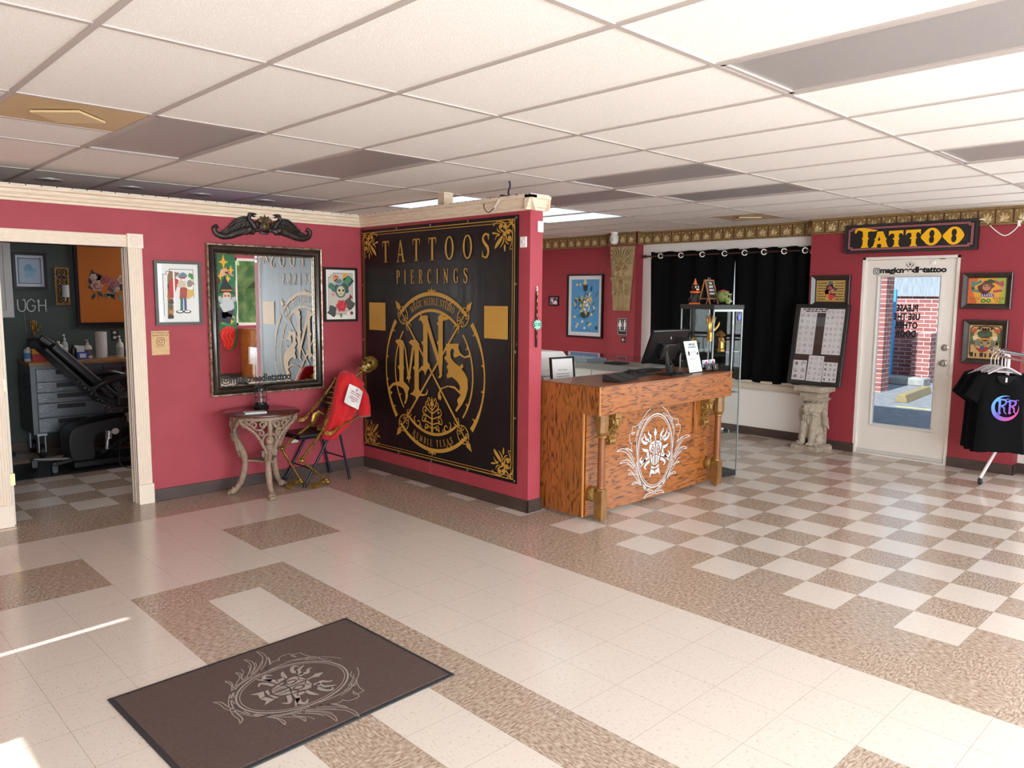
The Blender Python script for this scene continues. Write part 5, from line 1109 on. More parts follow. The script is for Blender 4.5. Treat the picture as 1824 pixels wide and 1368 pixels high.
for s in (-1, 1): m.tube([(s*0.024, 0, 0.175), (s*0.032, 0, 0.20)], [0.013, 0.001], 6)
m.sph((0, -0.034, 0.146), 0.018, 0.014, 0.013, 10, 6); hd = obj('head', m, CATB, t, smooth=True)
m = MB()
for s in (-1, 1): m.sph((s*0.015, -0.033, 0.163), 0.009, 0.006, 0.010, 8, 6); m.sph((s*0.016, -0.0385, 0.162), 0.004, 0.003, 0.006, 6, 4, 1); m.sph((s*0.008, -0.043, 0.142), 0.009, 0.006, 0.007, 8, 5)
m.sph((0, -0.049, 0.150), 0.004, 0.003, 0.003, 6, 4, 2); m.tube([(-0.014, -0.042, 0.134), (0, -0.046, 0.129), (0.014, -0.042, 0.134)], 0.004, 6, 2); obj('face', m, [P('#f0e2d2'), P('#201c1a'), P('#c2452a')], hd, smooth=True)
m = MB(); N = 14
for k in range(N): a = 2*PI*k/N; m.tube([(0.022*math.cos(a), 0.020*math.sin(a), 0.122), (0.046*math.cos(a), 0.042*math.sin(a), 0.114)], [0.006, 0.011], 6)
obj('ruff', m, OR, t, smooth=True); obj('party_hat', MB().lathe([(0.020, 0.186), (0.019, 0.19), (0.004, 0.235), (0, 0.236)], (0, 0, 0), 16).sph((0, 0, 0.238), 0.006), OR, t, smooth=True)
x, y = cabp(0.185, 0.27); t = thing('a_frame_sign', 'small wooden A-frame chalkboard sign with white lettering on the glass cabinet', 'sign', (x, y, CTZ), math.radians(4))
WDB = M('pale_pine', '#a8764a', 0.55, hex2='#8f603a', scale=16, stretch=(4, 4, 1))
for s in (-1, 1):
    m = MB(); m.m = Matrix.Rotation(math.radians(13*s), 4, 'X') if True else None
    dy = -0.058*s*-1 if False else 0
    m.m = Matrix.Translation((0, 0.062*s, 0)) @ Matrix.Rotation(math.radians(14.5*s), 4, 'X')
    for x0, x1, z0, z1 in ((-0.085, -0.073, 0, 0.24), (0.073, 0.085, 0, 0.24), (-0.073, 0.073, 0.228, 0.24), (-0.073, 0.073, 0.05, 0.062)): m.box(x0, x1, -0.005, 0.005, z0, z1)
    fr = obj('frame', m, WDB, t)
    q = MB(); q.m = m.m; q.box(-0.073, 0.073, -0.003, 0.003, 0.062, 0.228); obj('board', q, P('#211e1d', 0.6), fr)
m = MB(); m.m = Matrix.Translation((0, -0.062, 0)) @ Matrix.Rotation(math.radians(-14.5), 4, 'X'); m.y = -0.0035
for k, (tx, sz) in enumerate((('YOU', .026), ("DON'T", .026), ('HAVE TO', .024), ('BE PERFECT', .021))): m.text(tx, sz, 0, 0.196-0.033*k, bold=0.0012, sx=.95)
obj('lettering', m, P('#ece9e4'), t); obj('wire_handle', MB().tube([(-0.02, 0, 0.232), (-0.02, 0, 0.25), (0.02, 0, 0.25), (0.02, 0, 0.232)], 0.003, 6), P('#8a7a5a', 0.3, ), t)
x, y = cabp(0.255, 0.13); t = thing('skull_planter', 'mossy green skull ornament with red top in front of the A-frame sign', 'skull ornament', (x, y, CTZ), math.radians(8))
SKM = M('moss_green_skull', '#8a9a55', 0.7, hex2='#5f7038', scale=30)
m = MB().sph((0, 0.012, 0.078), 0.056, 0.066, 0.056, 18, 12); m.sph((0, -0.036, 0.048), 0.036, 0.030, 0.032, 12, 8); m.sph((0, -0.036, 0.022), 0.032, 0.026, 0.022, 12, 6)
for s in (-1, 1): m.sph((s*0.034, -0.032, 0.055), 0.016, 0.018, 0.012, 8, 6); m.tube([(s*0.008, -0.058, 0.094), (s*0.026, -0.055, 0.098), (s*0.044, -0.035, 0.09)], 0.008, 6)
obj('cranium', m, SKM, t, smooth=True); m = MB()
for s in (-1, 1): m.sph((s*0.022, -0.052, 0.076), 0.014, 0.010, 0.013, 10, 6)
m.sph((0, -0.062, 0.056), 0.007, 0.008, 0.011, 8, 6); obj('sockets', m, P('#2e2a1c', 0.8), t, smooth=True); m = MB()
for k in range(6): m.box(-0.024+0.008*k, -0.018+0.008*k, -0.068, -0.058, 0.026, 0.038)
obj('teeth', m, P('#b9b98a'), t); m = MB()
for k in range(16): a = 2*PI*k/16*2.4; r_ = 0.006+0.0026*k; m.sph((r_*math.cos(a), 0.012+r_*math.sin(a), 0.132-0.0009*k), 0.011, 0.011, 0.009, 8, 5)
obj('red_topping', m, P('#a23444', 0.7), t, smooth=True)
x, y = cabp(0.335, 0.30); t = thing('black_figurine', 'small black lump of a figurine right of the green skull', 'figurine', (x, y, CTZ), 0.3); obj('body', MB().sph((0, 0, 0.03), 0.03, 0.04, 0.032, 12, 8).sph((0.0, -0.03, 0.05), 0.018, 0.02, 0.018, 10, 6), CATB, t, smooth=True)
# ------------------------------------------------------------------ door on the right
t = struct('door_1', MB().box(-0.447, 0.447, 0, 0.045, 0.012, 0.335).box(-0.447, 0.447, 0, 0.045, 1.935, 2.105).box(-0.447, -0.300, 0, 0.045, 0.335, 1.935).box(0.310, 0.447, 0, 0.045, 0.335, 1.935), DOORW, loc=(4.235, 0.974, 0), rot=(0, 0, RX))
m = MB(); frame_rings(m, -0.318, 0.328, 0.317, 1.953, [(0, 0), (0, -0.012), (0.014, -0.016), (0.024, -0.010), (0.030, 0.0), (0.030, 0.03)]); obj('lite_frame', m, P('#d9d5ce', 0.4), t)
obj('glass', MB().box(-0.30, 0.31, 0.018, 0.022, 0.335, 1.935), glass('door_glass', tint=(0.86, 0.92, 0.97), refl=1.4), t)
obj('sweep', MB().box(-0.445, 0.445, -0.012, 0, 0.015, 0.055), P('#c9c5c0', 0.4), t, bevel=0.003)
NK = M('satin_nickel', '#b3ada6', 0.28, 0.9)
obj('deadbolt', MB().lathe([(0.034, 0), (0.034, -0.008), (0.026, -0.012), (0.024, -0.022), (0, -0.024)], (0.385, 0, 1.205), 24, axis='y').box(0.380, 0.390, -0.034, -0.02, 1.188, 1.222), NK, t, smooth=True)
kn = obj('knob', MB().lathe([(0.038, 0), (0.037, -0.008), (0.016, -0.014), (0.014, -0.034), (0.024, -0.042), (0.029, -0.055), (0.024, -0.068), (0, -0.071)], (0.385, 0, 1.045), 24, axis='y'), NK, t, smooth=True)
for z in (0.28, 1.06, 1.82): obj('hinge', MB().box(-0.462, -0.440, -0.010, 0.0, z-0.05, z+0.05).cyl((-0.452, -0.012, z-0.052), (-0.452, -0.012, z+0.052), 0.007), P('#e2dcd4', 0.35), t)
obj('contact_sensor', MB().box(0.205, 0.245, -0.02, 0, 2.05, 2.085).box(0.20, 0.25, -0.022, 0.0, 2.108, 2.135), P('#f2f0ed', 0.4), t, bevel=0.003); obj('latch_plate', MB().box(0.285, 0.335, -0.012, -0.002, 2.098, 2.108), M('brass_latch', '#b98b4a', 0.3, 0.8), t)
m = MB(); m.y = -0.0005; insta(m, -0.335, 1.990, 0.062, 0.0075); m.text('magicneedletattoo', 0.080, -0.298, 1.970, sx=1.12, bold=0.0042, align='LEFT', spacing=0.97); obj('handle_lettering', m, BLK, t)
m = MB(); m.y = -0.0005
m.rib(ell(0.0, 2.055, 0.026, 0.030, 0, 360, 28)[:-1], 0.003, 0, 1, True); m.disc(0.0, 2.055, 0.010, 0.013, 0, 1, 10); m.rib([(-0.012, 2.07), (0.012, 2.04)], 0.003); m.rib([(0.012, 2.07), (-0.012, 2.04)], 0.003)
for s in (-1, 1):
    for k in range(4): m.rib(crv([(s*0.012, 2.022), (s*(0.028+0.004*k), 2.035+0.009*k), (s*(0.046-0.002*k), 2.045+0.012*k)], 4), 0.0022)
obj('emblem', m, P('#5b5a5c'), t)
m = MB(); m.y = 0.0175
for k, s in enumerate(('PLEASE', 'USE THE', 'OTHER', 'DOOR')):
    m.map2 = lambda x, z: (-x-0.005, z); m.text(s, 0.090, 0, 1.570-0.090*k, sx=0.72, bold=0.0048, spacing=1.08)
m.map2 = None; m.f = [q[::-1] for q in m.f]; obj('window_lettering', m, BLK, t)
struct('trim_8', MB().box(4.205, 4.30, DY1-0.032, DY1, 0, DTOP).box(4.205, 4.30, DY0, DY0+0.032, 0, DTOP).box(4.205, 4.30, DY0, DY1, DTOP-0.03, DTOP).box(4.262, 4.28, DY1-0.04, DY1-0.02, 0, DTOP).box(4.2, 4.32, DY0, DY1, 0, 0.012), DOORW, bevel=0.002)

# ------------------------------------------------------------------ TATTOO sign over the door
SGN = {'T1': [(-532,63),(-519,58),(-507,79),(-500,91),(-478,86),(-452,76),(-446,50),(-446,16),(-459,0),(-444,-13),(-448,-68),(-463,-97),(-379,-96),(-393,-71),(-393,-12),(-378,0),(-394,14),(-395,66),(-373,75),(-323,71),(-291,84),(-340,91),(-391,105),(-459,116),(-509,111),(-534,89)],
 'A': [(-298,68),(-241,69),(-213,5),(-197,-12),(-207,-24),(-191,-79),(-174,-97),(-255,-99),(-248,-81),(-258,-62),(-290,-62),(-297,-83),(-288,-98),(-358,-99),(-334,-81),(-317,-19),(-326,-10),(-311,6)],
 'T2': [(-180,68),(-37,70),(-36,17),(-51,38),(-67,40),(-78,31),(-80,-1),(-68,-14),(-80,-26),(-80,-75),(-63,-98),(-142,-98),(-123,-78),(-122,-28),(-143,-15),(-124,-3),(-126,34),(-146,41),(-162,36),(-180,15)]}
t = thing('tattoo_sign', 'black sign with yellow western lettering and pink border over the white door', 'sign', (4.2, 0.99, 2.333), RX)
obj('box', MB().box(-0.638, 0.650, -0.06, 0, -0.152, 0.148), BLP, t)
m = MB(); m.y = 0; frame_rings(m, -0.638, 0.650, -0.152, 0.148, [(0, -0.058), (0, -0.068), (0.022, -0.068), (0.026, -0.061)]); obj('frame', m, M('charcoal_frame', '#2b2725', 0.5), t)
m = MB(); m.y = -0.0605
for d in (0.0, 0.011):
    x0, x1, z0, z1, s = -0.595+d, 0.607-d, -0.118+d, 0.114-d, 0.028
    m.rib([(x0+s, z0), (x1-s, z0), (x1-s, z0+s*0.6), (x1, z0+s*0.6), (x1, z1-s*0.6), (x1-s, z1-s*0.6), (x1-s, z1), (x0+s, z1), (x0+s, z1-s*0.6), (x0, z1-s*0.6), (x0, z0+s*0.6), (x0+s, z0+s*0.6)], 0.0045, 0, 1, True)
obj('border', m, P('#d87f88'), t)
YEL = M('sign_yellow', '#f5b70c', 0.45)
for k, dx in (('T1', 0), ('A', 0), ('T2', 0), ('T2', 168)):
    m = MB(); m.y = -0.0605; m.flat([((x+dx)*.001, z*.001) for x, z in SGN[k]], 0, 2)
    if k == 'A': m.flat([(-.290, -.022), (-.276, .016), (-.262, -.020), (-.276, -.030)], 1, 3)
    obj('letter', m, [YEL, BLP], t)
for cx in (0.237, 0.441):
    m = MB(); m.y = -0.0605; pts = []
    for a in range(0, 360, 10):
        r = 1+0.16*max(0, math.cos(math.radians(a))**14)+0.16*max(0, (-math.cos(math.radians(a))))**14
        pts.append((cx+0.079*r*math.cos(math.radians(a)), -0.010+0.088*math.sin(math.radians(a))))
    m.flat(pts, 0, 2); m.disc(cx, 0.020, 0.024, 0.036, 1, 3); m.disc(cx, -0.040, 0.024, 0.036, 1, 3.5); obj('letter', m, [YEL, BLP], t)
tag(obj('sign_cord', MB().tube(crv([(4.14, 0.335, 2.465), (4.18, 0.30, 2.46), (4.19, 0.22, 2.37), (4.19, 0.13, 2.305), (4.19, 0.06, 2.34), (4.185, 0.0, 2.42), (4.15, -0.06, 2.55), (4.15, -0.07, 2.579)], 6), 0.0055, 8).box(4.175, 4.2, 0.0, 0.022, 2.385, 2.44), P('#efece8', 0.4)), 'white sagging power cord with an inline switch, right of the yellow lettered sign', 'cord')

# ------------------------------------------------------------------ curtains
rod = thing('curtain_rod', 'dark bronze curtain rod with knob ends carrying the black curtains', 'curtain rod', (4.285, 3.2, 2.243), RX)
BRZ = M('dark_bronze', '#4a2f26', 0.35, 0.5)
obj('rod', MB().cyl((-1.165, 0, 0), (1.165, 0, 0), 0.011, n=12), BRZ, rod, smooth=True); obj('finial', MB().lathe([(0.008, 0), (0.02, -0.01), (0.022, -0.03), (0.014, -0.045), (0.02, -0.055), (0.006, -0.075)], (-1.165, 0, 0), 14, axis='x'), BRZ, rod, smooth=True)
for x in (-1.14, 1.13): obj('bracket', MB().box(x-0.012, x+0.012, 0.0, 0.075, -0.035, 0.012), P('#cfc6bd'), rod)
CUR = M('black_curtain_cloth', '#060608', 0.9, spec=0.15, bump=0.1, bscale=300)
RING = M('curtain_grommet', '#d9d4cc', 0.3, 0.7)
def curtain(label, ya, yb, folds, ph):
    t = thing('curtain', label, 'curtain', (4.285, (ya+yb)/2, 0), RX, 'black curtains on the bronze rod'); w_ = ya-yb
    def fn(u, v):
        a = 0.026+0.042*(0.85+0.15*(1-v))*math.cos(2*PI*(folds*u+ph)); z = 0.672+0.012*math.sin(9*u)+(2.305-0.672-0.012*math.sin(9*u))*v
        s = 1-0.02*math.sin(PI*v)
        return (w_*(u-0.5)*s+0.010*math.sin(2*PI*(2*folds*u+ph))+0.01*math.sin(5*v+12*u)*(1-v), a+0.008*math.sin(23*u+3*v)*(1-v), z-0.010*(1-math.cos(2*PI*(folds*u+ph)))*v**8)
    m = MB(); m.grid(fn, folds*22, 12); c = obj('cloth', m, CUR, t, smooth=True); sl_ = c.modifiers.new('solid', 'SOLIDIFY'); sl_.thickness = 0.003
    for k in range(folds):
        u = (k+0.64-ph)/folds
        if not 0 < u < 1: continue
        x = w_*(u-0.5); g_ = MB(); g_.tube([(x+0.024*math.cos(2*PI*q/20), -0.006+0.018*math.cos(2*PI*q/20), 2.243+0.030*math.sin(2*PI*q/20)) for q in range(20)], 0.0075, 8, closed=True); obj('grommet', g_, RING, t, smooth=True)
curtain('left black grommet curtain, behind the glass cabinet', 4.34, 3.062, 4, 0.0); curtain('right black grommet curtain, next to the leaning flash board', 3.066, 2.045, 4, 0.0)

# ------------------------------------------------------------------ carved green man plaque on the pillar
import numpy as np
def relief(w0, w1, h, items, nu, nv, depth):
    """carved panel: front heightfield from soft bumps ('b') and ridges ('r'), with sides."""
    U, V = np.meshgrid(np.linspace(0, 1, nu+1), np.linspace(0, 1, nv+1)); X = (U-0.5)*(w1+(w0-w1)*V); Z = V*h; D = np.zeros_like(X)
    for it in items:
        if it[0] == 'b':
            _, cx, cz, rx, rz, a = it; q = ((X-cx)/rx)**2+((Z-cz)/rz)**2; q = np.sqrt(np.maximum(0, 1-q/1.3)); D = np.maximum(D, a*q) if rx > .1 else D+1.2*a*q
        else:
            _, pts, wd, a = it; best = np.full_like(X, 9.0)
            for (x0, z0), (x1, z1) in zip(pts, pts[1:]):
                l2 = (x1-x0)**2+(z1-z0)**2+1e-12; tt = np.clip(((X-x0)*(x1-x0)+(Z-z0)*(z1-z0))/l2, 0, 1)
                best = np.minimum(best, (X-x0-tt*(x1-x0))**2+(Z-z0-tt*(z1-z0))**2)
            D = D*(1-0.55*np.exp(-best/(1.9*wd)**2))+1.7*a*np.sqrt(np.maximum(0, 1-best/(1.25*wd)**2))+0.35*D*0
    D = np.maximum(D, -0.016)
    m = MB(); idx = [[m.av((X[j, i], -depth-D[j, i], Z[j, i])) for i in range(nu+1)] for j in range(nv+1)]
    for j in range(nv):
        for i in range(nu): m.af((idx[j][i], idx[j][i+1], idx[j+1][i+1], idx[j+1][i]))
    edge = [(0, i) for i in range(nu+1)]+[(j, nu) for j in range(1, nv+1)]+[(nv, i) for i in range(nu-1, -1, -1)]+[(j, 0) for j in range(nv-1, 0, -1)]
    back = [m.av((X[j, i], 0, Z[j, i])) for j, i in edge]; n = len(edge)
    for k in range(n):
        a, b_ = edge[k], edge[(k+1) % n]; m.af((idx[a[0]][a[1]], back[k], back[(k+1) % n], idx[b_[0]][b_[1]]))
    return m
SAND = M('sandstone_resin', '#b09a70', 0.7, hex2='#a48e64', scale=8)
G = [('b', 0, 0.53, 0.15, 0.26, .024), ('b', 0, 0.535, 0.026, 0.085, .030), ('b', 0, 0.475, 0.034, 0.030, .024), ('b', -.03, .465, .02, .018, .014), ('b', .03, .465, .02, .018, .014)]
for s in (-1, 1):
    G += [('r', crv([(s*.015, .60), (s*.05, .635), (s*.10, .625), (s*.125, .59)], 4), .014, .022), ('b', s*.066, .578, .040, .024, -.022), ('b', s*.066, .575, .020, .016, .020), ('b', s*.095, .505, .042, .042, .018),
          ('r', crv([(s*.02, .44), (s*.06, .43), (s*.11, .45), (s*.14, .43)], 4), .013, .018), ('r', crv([(s*.055, .40), (s*.06, .33), (s*.045, .26)], 4), .014, .018),
          ('r', [(s*a+s*.15, b_+.68) for a, b_ in curl(0, 0, .035, .008, 90, 420)], .010, .018), ('r', [(s*a+s*.155, b_+.44) for a, b_ in curl(0, 0, .028, .006, -60, 420)], .009, .017), ('r', [(s*a+s*.13, b_+.25) for a, b_ in curl(0, 0, .026, .006, 200, 400)], .009, .016), ('r', [(s*a+s*.165, b_+.80) for a, b_ in curl(0, 0, .026, .006, 30, -400)], .009, .016)]
    for k in range(4): G.append(('r', crv([(s*.012*k, .66), (s*(.015+.030*k), .74), (s*(.02+.045*k), .82-.012*k), (s*(.045+.042*k), .86-.02*k)], 4), .011, .020))
    for k in range(4): G.append(('r', crv([(s*(.01+.014*k), .26), (s*(.014+.022*k), .16), (s*(.01+.020*k), .06), (s*(.016+.026*k), .02)], 4), .009, .018))
    for k in range(3): G.append(('r', crv([(s*.08, .36-.04*k), (s*.12, .34-.04*k), (s*.14, .37-.04*k)], 4), .009, .014))
G += [('b', 0, .365, .042, .05, -.040), ('b', 0, .335, .022, .045, .022), ('r', [(0, .30), (0, .02)], .010, .016), ('r', crv([(-.05, .41), (0, .425), (.05, .41)], 4), .010, .016), ('b', 0, .86, .05, .03, .018), ('r', [(-.012, .625), (-.008, .66)], .006, .012), ('r', [(.012, .625), (.008, .66)], .006, .012)]
t = thing('green_man_plaque', 'tall tapering sandstone carving of a bearded leafy face on the red pillar', 'carving', (4.2, 4.705, 1.505), RX)
obj('carving', relief(0.415, 0.275, 0.885, G, 64, 128, 0.022), SAND, t, smooth=True)
t = thing('restroom_sign', 'black restroom sign with two white figures below the carved face', 'sign', (4.2, 4.683, 1.165), RX)
obj('plate', MB().box(-0.085, 0.085, -0.006, 0, 0, 0.235), P('#151414', 0.5), t, bevel=0.003); m = MB(); m.y = -0.0065
m.rib([(-.078, .007), (.078, .007), (.078, .228), (-.078, .228)], 0.004, 0, 1, True)
for cx, dr in ((-.042, 1), (.042, 0)):
    m.disc(cx, .200, .013, .013); m.flat([(cx-.018, .184), (cx+.018, .184), (cx+(.030 if dr else .020), .120), (cx+.012, .120), (cx+.012, .078), (cx-.012, .078), (cx-.012, .120), (cx-(.030 if dr else .020), .120)])
m.rect(-.003, .003, .078, .21); m.rect(-.065, .065, .052, .072, 1); m.text('RESTROOMS', 0.019, 0, .055, 0, 2, sx=.95); obj('pictogram', m, [P('#eceae6'), P('#6a6a6c')], t)
t = thing('arrow_sign', 'small black sign with a white left arrow, under the restroom sign', 'sign', (4.2, 4.660, 1.062), RX)
obj('plate', MB().box(-0.038, 0.038, -0.005, 0, 0, 0.078), P('#151414', 0.5), t, bevel=0.002); m = MB(); m.y = -0.0055; m.rib([(-.022, .039), (.024, .039)], .008); m.rib([(0, .062), (-.022, .039), (0, .016)], .008, 0, 2); obj('arrow', m, P('#eceae6'), t)
t = thing('security_camera', 'small white dome camera under the ceiling beside the carved face', 'camera', (4.12, 4.80, 2.58), RX)
obj('mount', MB().lathe([(0.05, 0), (0.05, -0.02), (0.03, -0.04)], (0, 0, 0), 20), WPL, t, smooth=True); obj('body', MB().lathe([(0.04, 0.0), (0.058, -0.02), (0.06, -0.08), (0.045, -0.125), (0, -0.14)], (0, 0, -0.03), 20), WPL, t, smooth=True); obj('lens', MB().sph((0.01, -0.045, -0.105), 0.022), P('#c9c7c4', 0.2), t, smooth=True)

# ------------------------------------------------------------------ pictures on the dark red rear wall and round the door
def art_blue(a, x0, x1, z0, z1):
    S = scaler(x0, x1, z0, z1); k = (x1-x0)/.42; q = random.Random(3)
    a.rect(x0, x1, z0, z1, a.c('#4b97cc'), 1)
    a.flat([S(.3, .38), S(.7, .38), S(.62, .28), S(.5, .25), S(.38, .28)], a.c('#1f4038'), 3)
    for i in range(46):
        u = q.gauss(.5, .17); v = q.gauss(.50, .10)
        if .08 < u < .95 and .3 < v < .8: leaf(a, *S(u, v), (.05+.04*q.random())*k, .020*k, q.uniform(20, 160), q.choice(['#1f5a52', '#2b6d66', '#e0c352', '#d8cf9a', '#2c4f70', '#3d7d70', '#e9e2c8']), 3+i*.02)
    for i in range(8): blot(a, *S(.3+.4*q.random(), .38+.25*q.random()), .016*k, q.choice(['#e8d064', '#f0ead2', '#d9b93c']), 5, i)
    a.flat([S(.42, .90), S(.60, .90), S(.58, .79), S(.51, .77), S(.44, .79)], a.c('#1f4038'), 4); a.disc(*S(.5, .93), .028*k, .022*k, a.c('#d9c48a'), 4); a.disc(*S(.5, .98), .014*k, .02*k, a.c('#e0d6ae'), 5); leaf(a, *S(.70, .76), .08*k, .03*k, 75, '#1d3f68', 4)
    a.rib([S(.5, .77), S(.5, .55)], .006*k, a.c('#1f4038'), 3); a.rib(crv([S(.10, .70), S(.14, .6), S(.24, .52), S(.33, .44)], 4), .006*k, a.c('#1f5a52'), 3)
    for u, v in ((.2, .9), (.33, .9), (.14, .29), (.3, .3), (.74, .34), (.2, .1), (.24, .15), (.5, .08), (.66, .14), (.72, .16), (.42, .2), (.53, .27), (.6, .17)): blot(a, *S(u, v), .016*k, q.choice(['#e0cf8a', '#e9e4d0', '#2c6a78']), 4, int(u*99))
    a.disc(*S(.92, .09), .02*k, .02*k, a.c('#1f3f44'), 4); a.rib([S(.3, .04), S(.7, .045)], .004*k, a.c('#2b5f96'), 3)
picture('framed_print', 'large framed blue print of a floral arrangement on the dark red rear wall', (4.36, 5.51, 1.095), RX, 0.69, 0.93, 0.022, 0.03, BLACKF, art_blue, '#dfe0e4', 0.055)
def art_small(a, x0, x1, z0, z1):
    S = scaler(x0, x1, z0, z1); a.rect(x0, x1, z0, z1, a.c('#a98aa6'), 1); blot(a, *S(.3, .5), .03, '#d9c4d4', 2, 1); blot(a, *S(.65, .6), .04, '#2f2630', 3, 2); blot(a, *S(.7, .3), .035, '#e4dbe2', 4, 3); blot(a, *S(.2, .25), .02, '#5b3a52', 4, 4)
picture('framed_photo', 'small black framed mauve photo on the rear wall, left of the blue print', (4.36, 6.135, 1.552), RX, 0.205, 0.150, 0.02, 0.018, BLACKF, art_small)
def art_edge(a, x0, x1, z0, z1): S = scaler(x0, x1, z0, z1); a.rect(x0, x1, z0, z1, a.c('#3a3320'), 1); blot(a, *S(.7, .5), .05, '#a98a4a', 2, 4); blot(a, *S(.4, .3), .04, '#6f5a2c', 3, 5)
picture('framed_picture', 'black framed dark gold picture half hidden by the partition end', (4.36, 6.55, 1.49), RX, 0.28, 0.25, 0.03, 0.02, BLACKF, art_edge)
t = thing('gold_strip', 'thin vertical gold strip beside the carved face on the rear wall', 'strip', (4.36, 4.965, 1.37), RX); obj('bar', MB().box(-0.012, 0.012, -0.012, 0, 0, 0.38), GOLD, t); obj('back', MB().box(-0.014, 0.014, -0.004, 0.0, 0, 0.385), P('#7f5d28'), t)

def art_hat(a, x0, x1, z0, z1):
    S = scaler(x0, x1, z0, z1); q = random.Random(8); a.rect(x0, x1, z0, z1, a.c('#c9a558'), 1); a.rib([S(.03, .04), S(.97, .04), S(.97, .96), S(.03, .96)], .004, a.c('#6e4f25'), 2, True)
    for side in (0, 1):
        for r in range(7):
            u = (.06 if side == 0 else .64)
            while u < (.32 if side == 0 else .92):
                wd = q.uniform(.02, .05); a.rect(S(u, 0)[0], S(min(u+wd, .95), 0)[0], S(0, .08+.125*r)[1], S(0, .15+.125*r)[1], a.c('#4a3a22'), 2); u += wd+.014
    blot(a, *S(.48, .78), .04, '#5b6a6c', 3, 1); blot(a, *S(.5, .62), .055, '#4a3a3a', 3, 2, sq=.7); a.flat(crv([S(.28, .50), S(.42, .60), S(.56, .61), S(.70, .54), S(.55, .50), S(.42, .48)], 4, True), a.c('#3a3a48'), 4)
    blot(a, *S(.48, .66), .024, '#a9504a', 5, 3); blot(a, *S(.42, .36), .045, '#d98a3c', 4, 4); blot(a, *S(.54, .44), .03, '#b9785a', 5, 5); a.disc(*S(.50, .45), .006, .006, a.c('#1f1a18'), 6); blot(a, *S(.52, .22), .035, '#c9423c', 5, 6); blot(a, *S(.36, .46), .03, '#4f4a4e', 4, 7); blot(a, *S(.6, .3), .03, '#56462c', 4, 8)
picture('framed_painting', 'brown framed gold painting of a hatted figure, behind the leaning flash board', (4.2, 1.775, 1.605), RX, 0.44, 0.345, 0.055, 0.04, DARKF, art_hat, bevelled=True)
def art_monkey(a, x0, x1, z0, z1):
    S = scaler(x0, x1, z0, z1); a.rect(x0, x1, z0, z1, a.c('#e0a23c'), 1)
    a.flat([S(0, 0), S(.25, 0), S(.12, .5), S(.25, 1), S(0, 1)], a.c('#d9682f'), 2); a.flat([S(1, 0), S(.82, 0), S(.88, .5), S(.7, 1), S(1, 1)], a.c('#9fb24a'), 2); a.flat([S(.35, .1), S(.65, .1), S(.6, .35), S(.4, .35)], a.c('#ecc44a'), 2)
    for s, c_ in ((0, '#4f8378'), (1, '#a8504a')):
        f = (lambda u: u) if s == 0 else (lambda u: 1-u)
        a.rib([S(f(.08), .70), S(f(.34), .88)], .030, a.c(c_), 3); a.rib([S(f(.10), .52), S(f(.34), .47)], .024, a.c(c_), 3); blot(a, *S(f(.12), .82), .018, c_, 4, 3); blot(a, *S(f(.12), .60), .016, '#2f5a52' if s == 0 else '#c98a7a', 4, 6)
        for k in range(4): a.rib(crv([S(f(.06+.07*k), .14), S(f(.10+.07*k), .24), S(f(.06+.08*k), .20)], 4), .006, a.c('#8a5a1c'), 5)
        a.rib([S(f(.08), .08), S(f(.26), .10)], .006, a.c('#8a5a1c'), 5)
    blot(a, *S(.46, .62), .062, '#5b2f22', 4, 1, 11, .2); blot(a, *S(.52, .68), .05, '#6e3c2a', 5, 2, 11, .2); a.flat(crv([S(.46, .84), S(.56, .95), S(.68, .88), S(.66, .80)], 4, True), a.c('#2f5238'), 6)
    a.disc(*S(.48, .63), .035, .03, a.c('#b98464'), 6); a.disc(*S(.47, .58), .018, .014, a.c('#c9766a'), 7)
    for u in (.44, .54): a.disc(*S(u, .68), .007, .006, a.c('#1f1512'), 8)
    a.flat([S(.36, .40), S(.66, .40), S(.72, .28), S(.5, .24), S(.34, .28)], a.c('#6a5a94'), 4)
    for k in range(5): a.rib([S(.38+.06*k, .38), S(.40+.06*k, .28)], .006, a.c('#d9d4e4'), 5)
    a.disc(*S(.42, .12), .022, .020, a.c('#2f6a3a'), 5); a.disc(*S(.56, .12), .022, .020, a.c('#3f7a3a'), 5); a.disc(*S(.42, .12), .010, .009, a.c('#9fc45a'), 6); a.disc(*S(.56, .12), .010, .009, a.c('#9fc45a'), 6)
picture('framed_painting', 'brown framed bright orange and green painting of a monkey, right of the door', (4.2, 0.238, 1.603), RX, 0.432, 0.352, 0.052, 0.04, DARKF, art_monkey, bevelled=True)
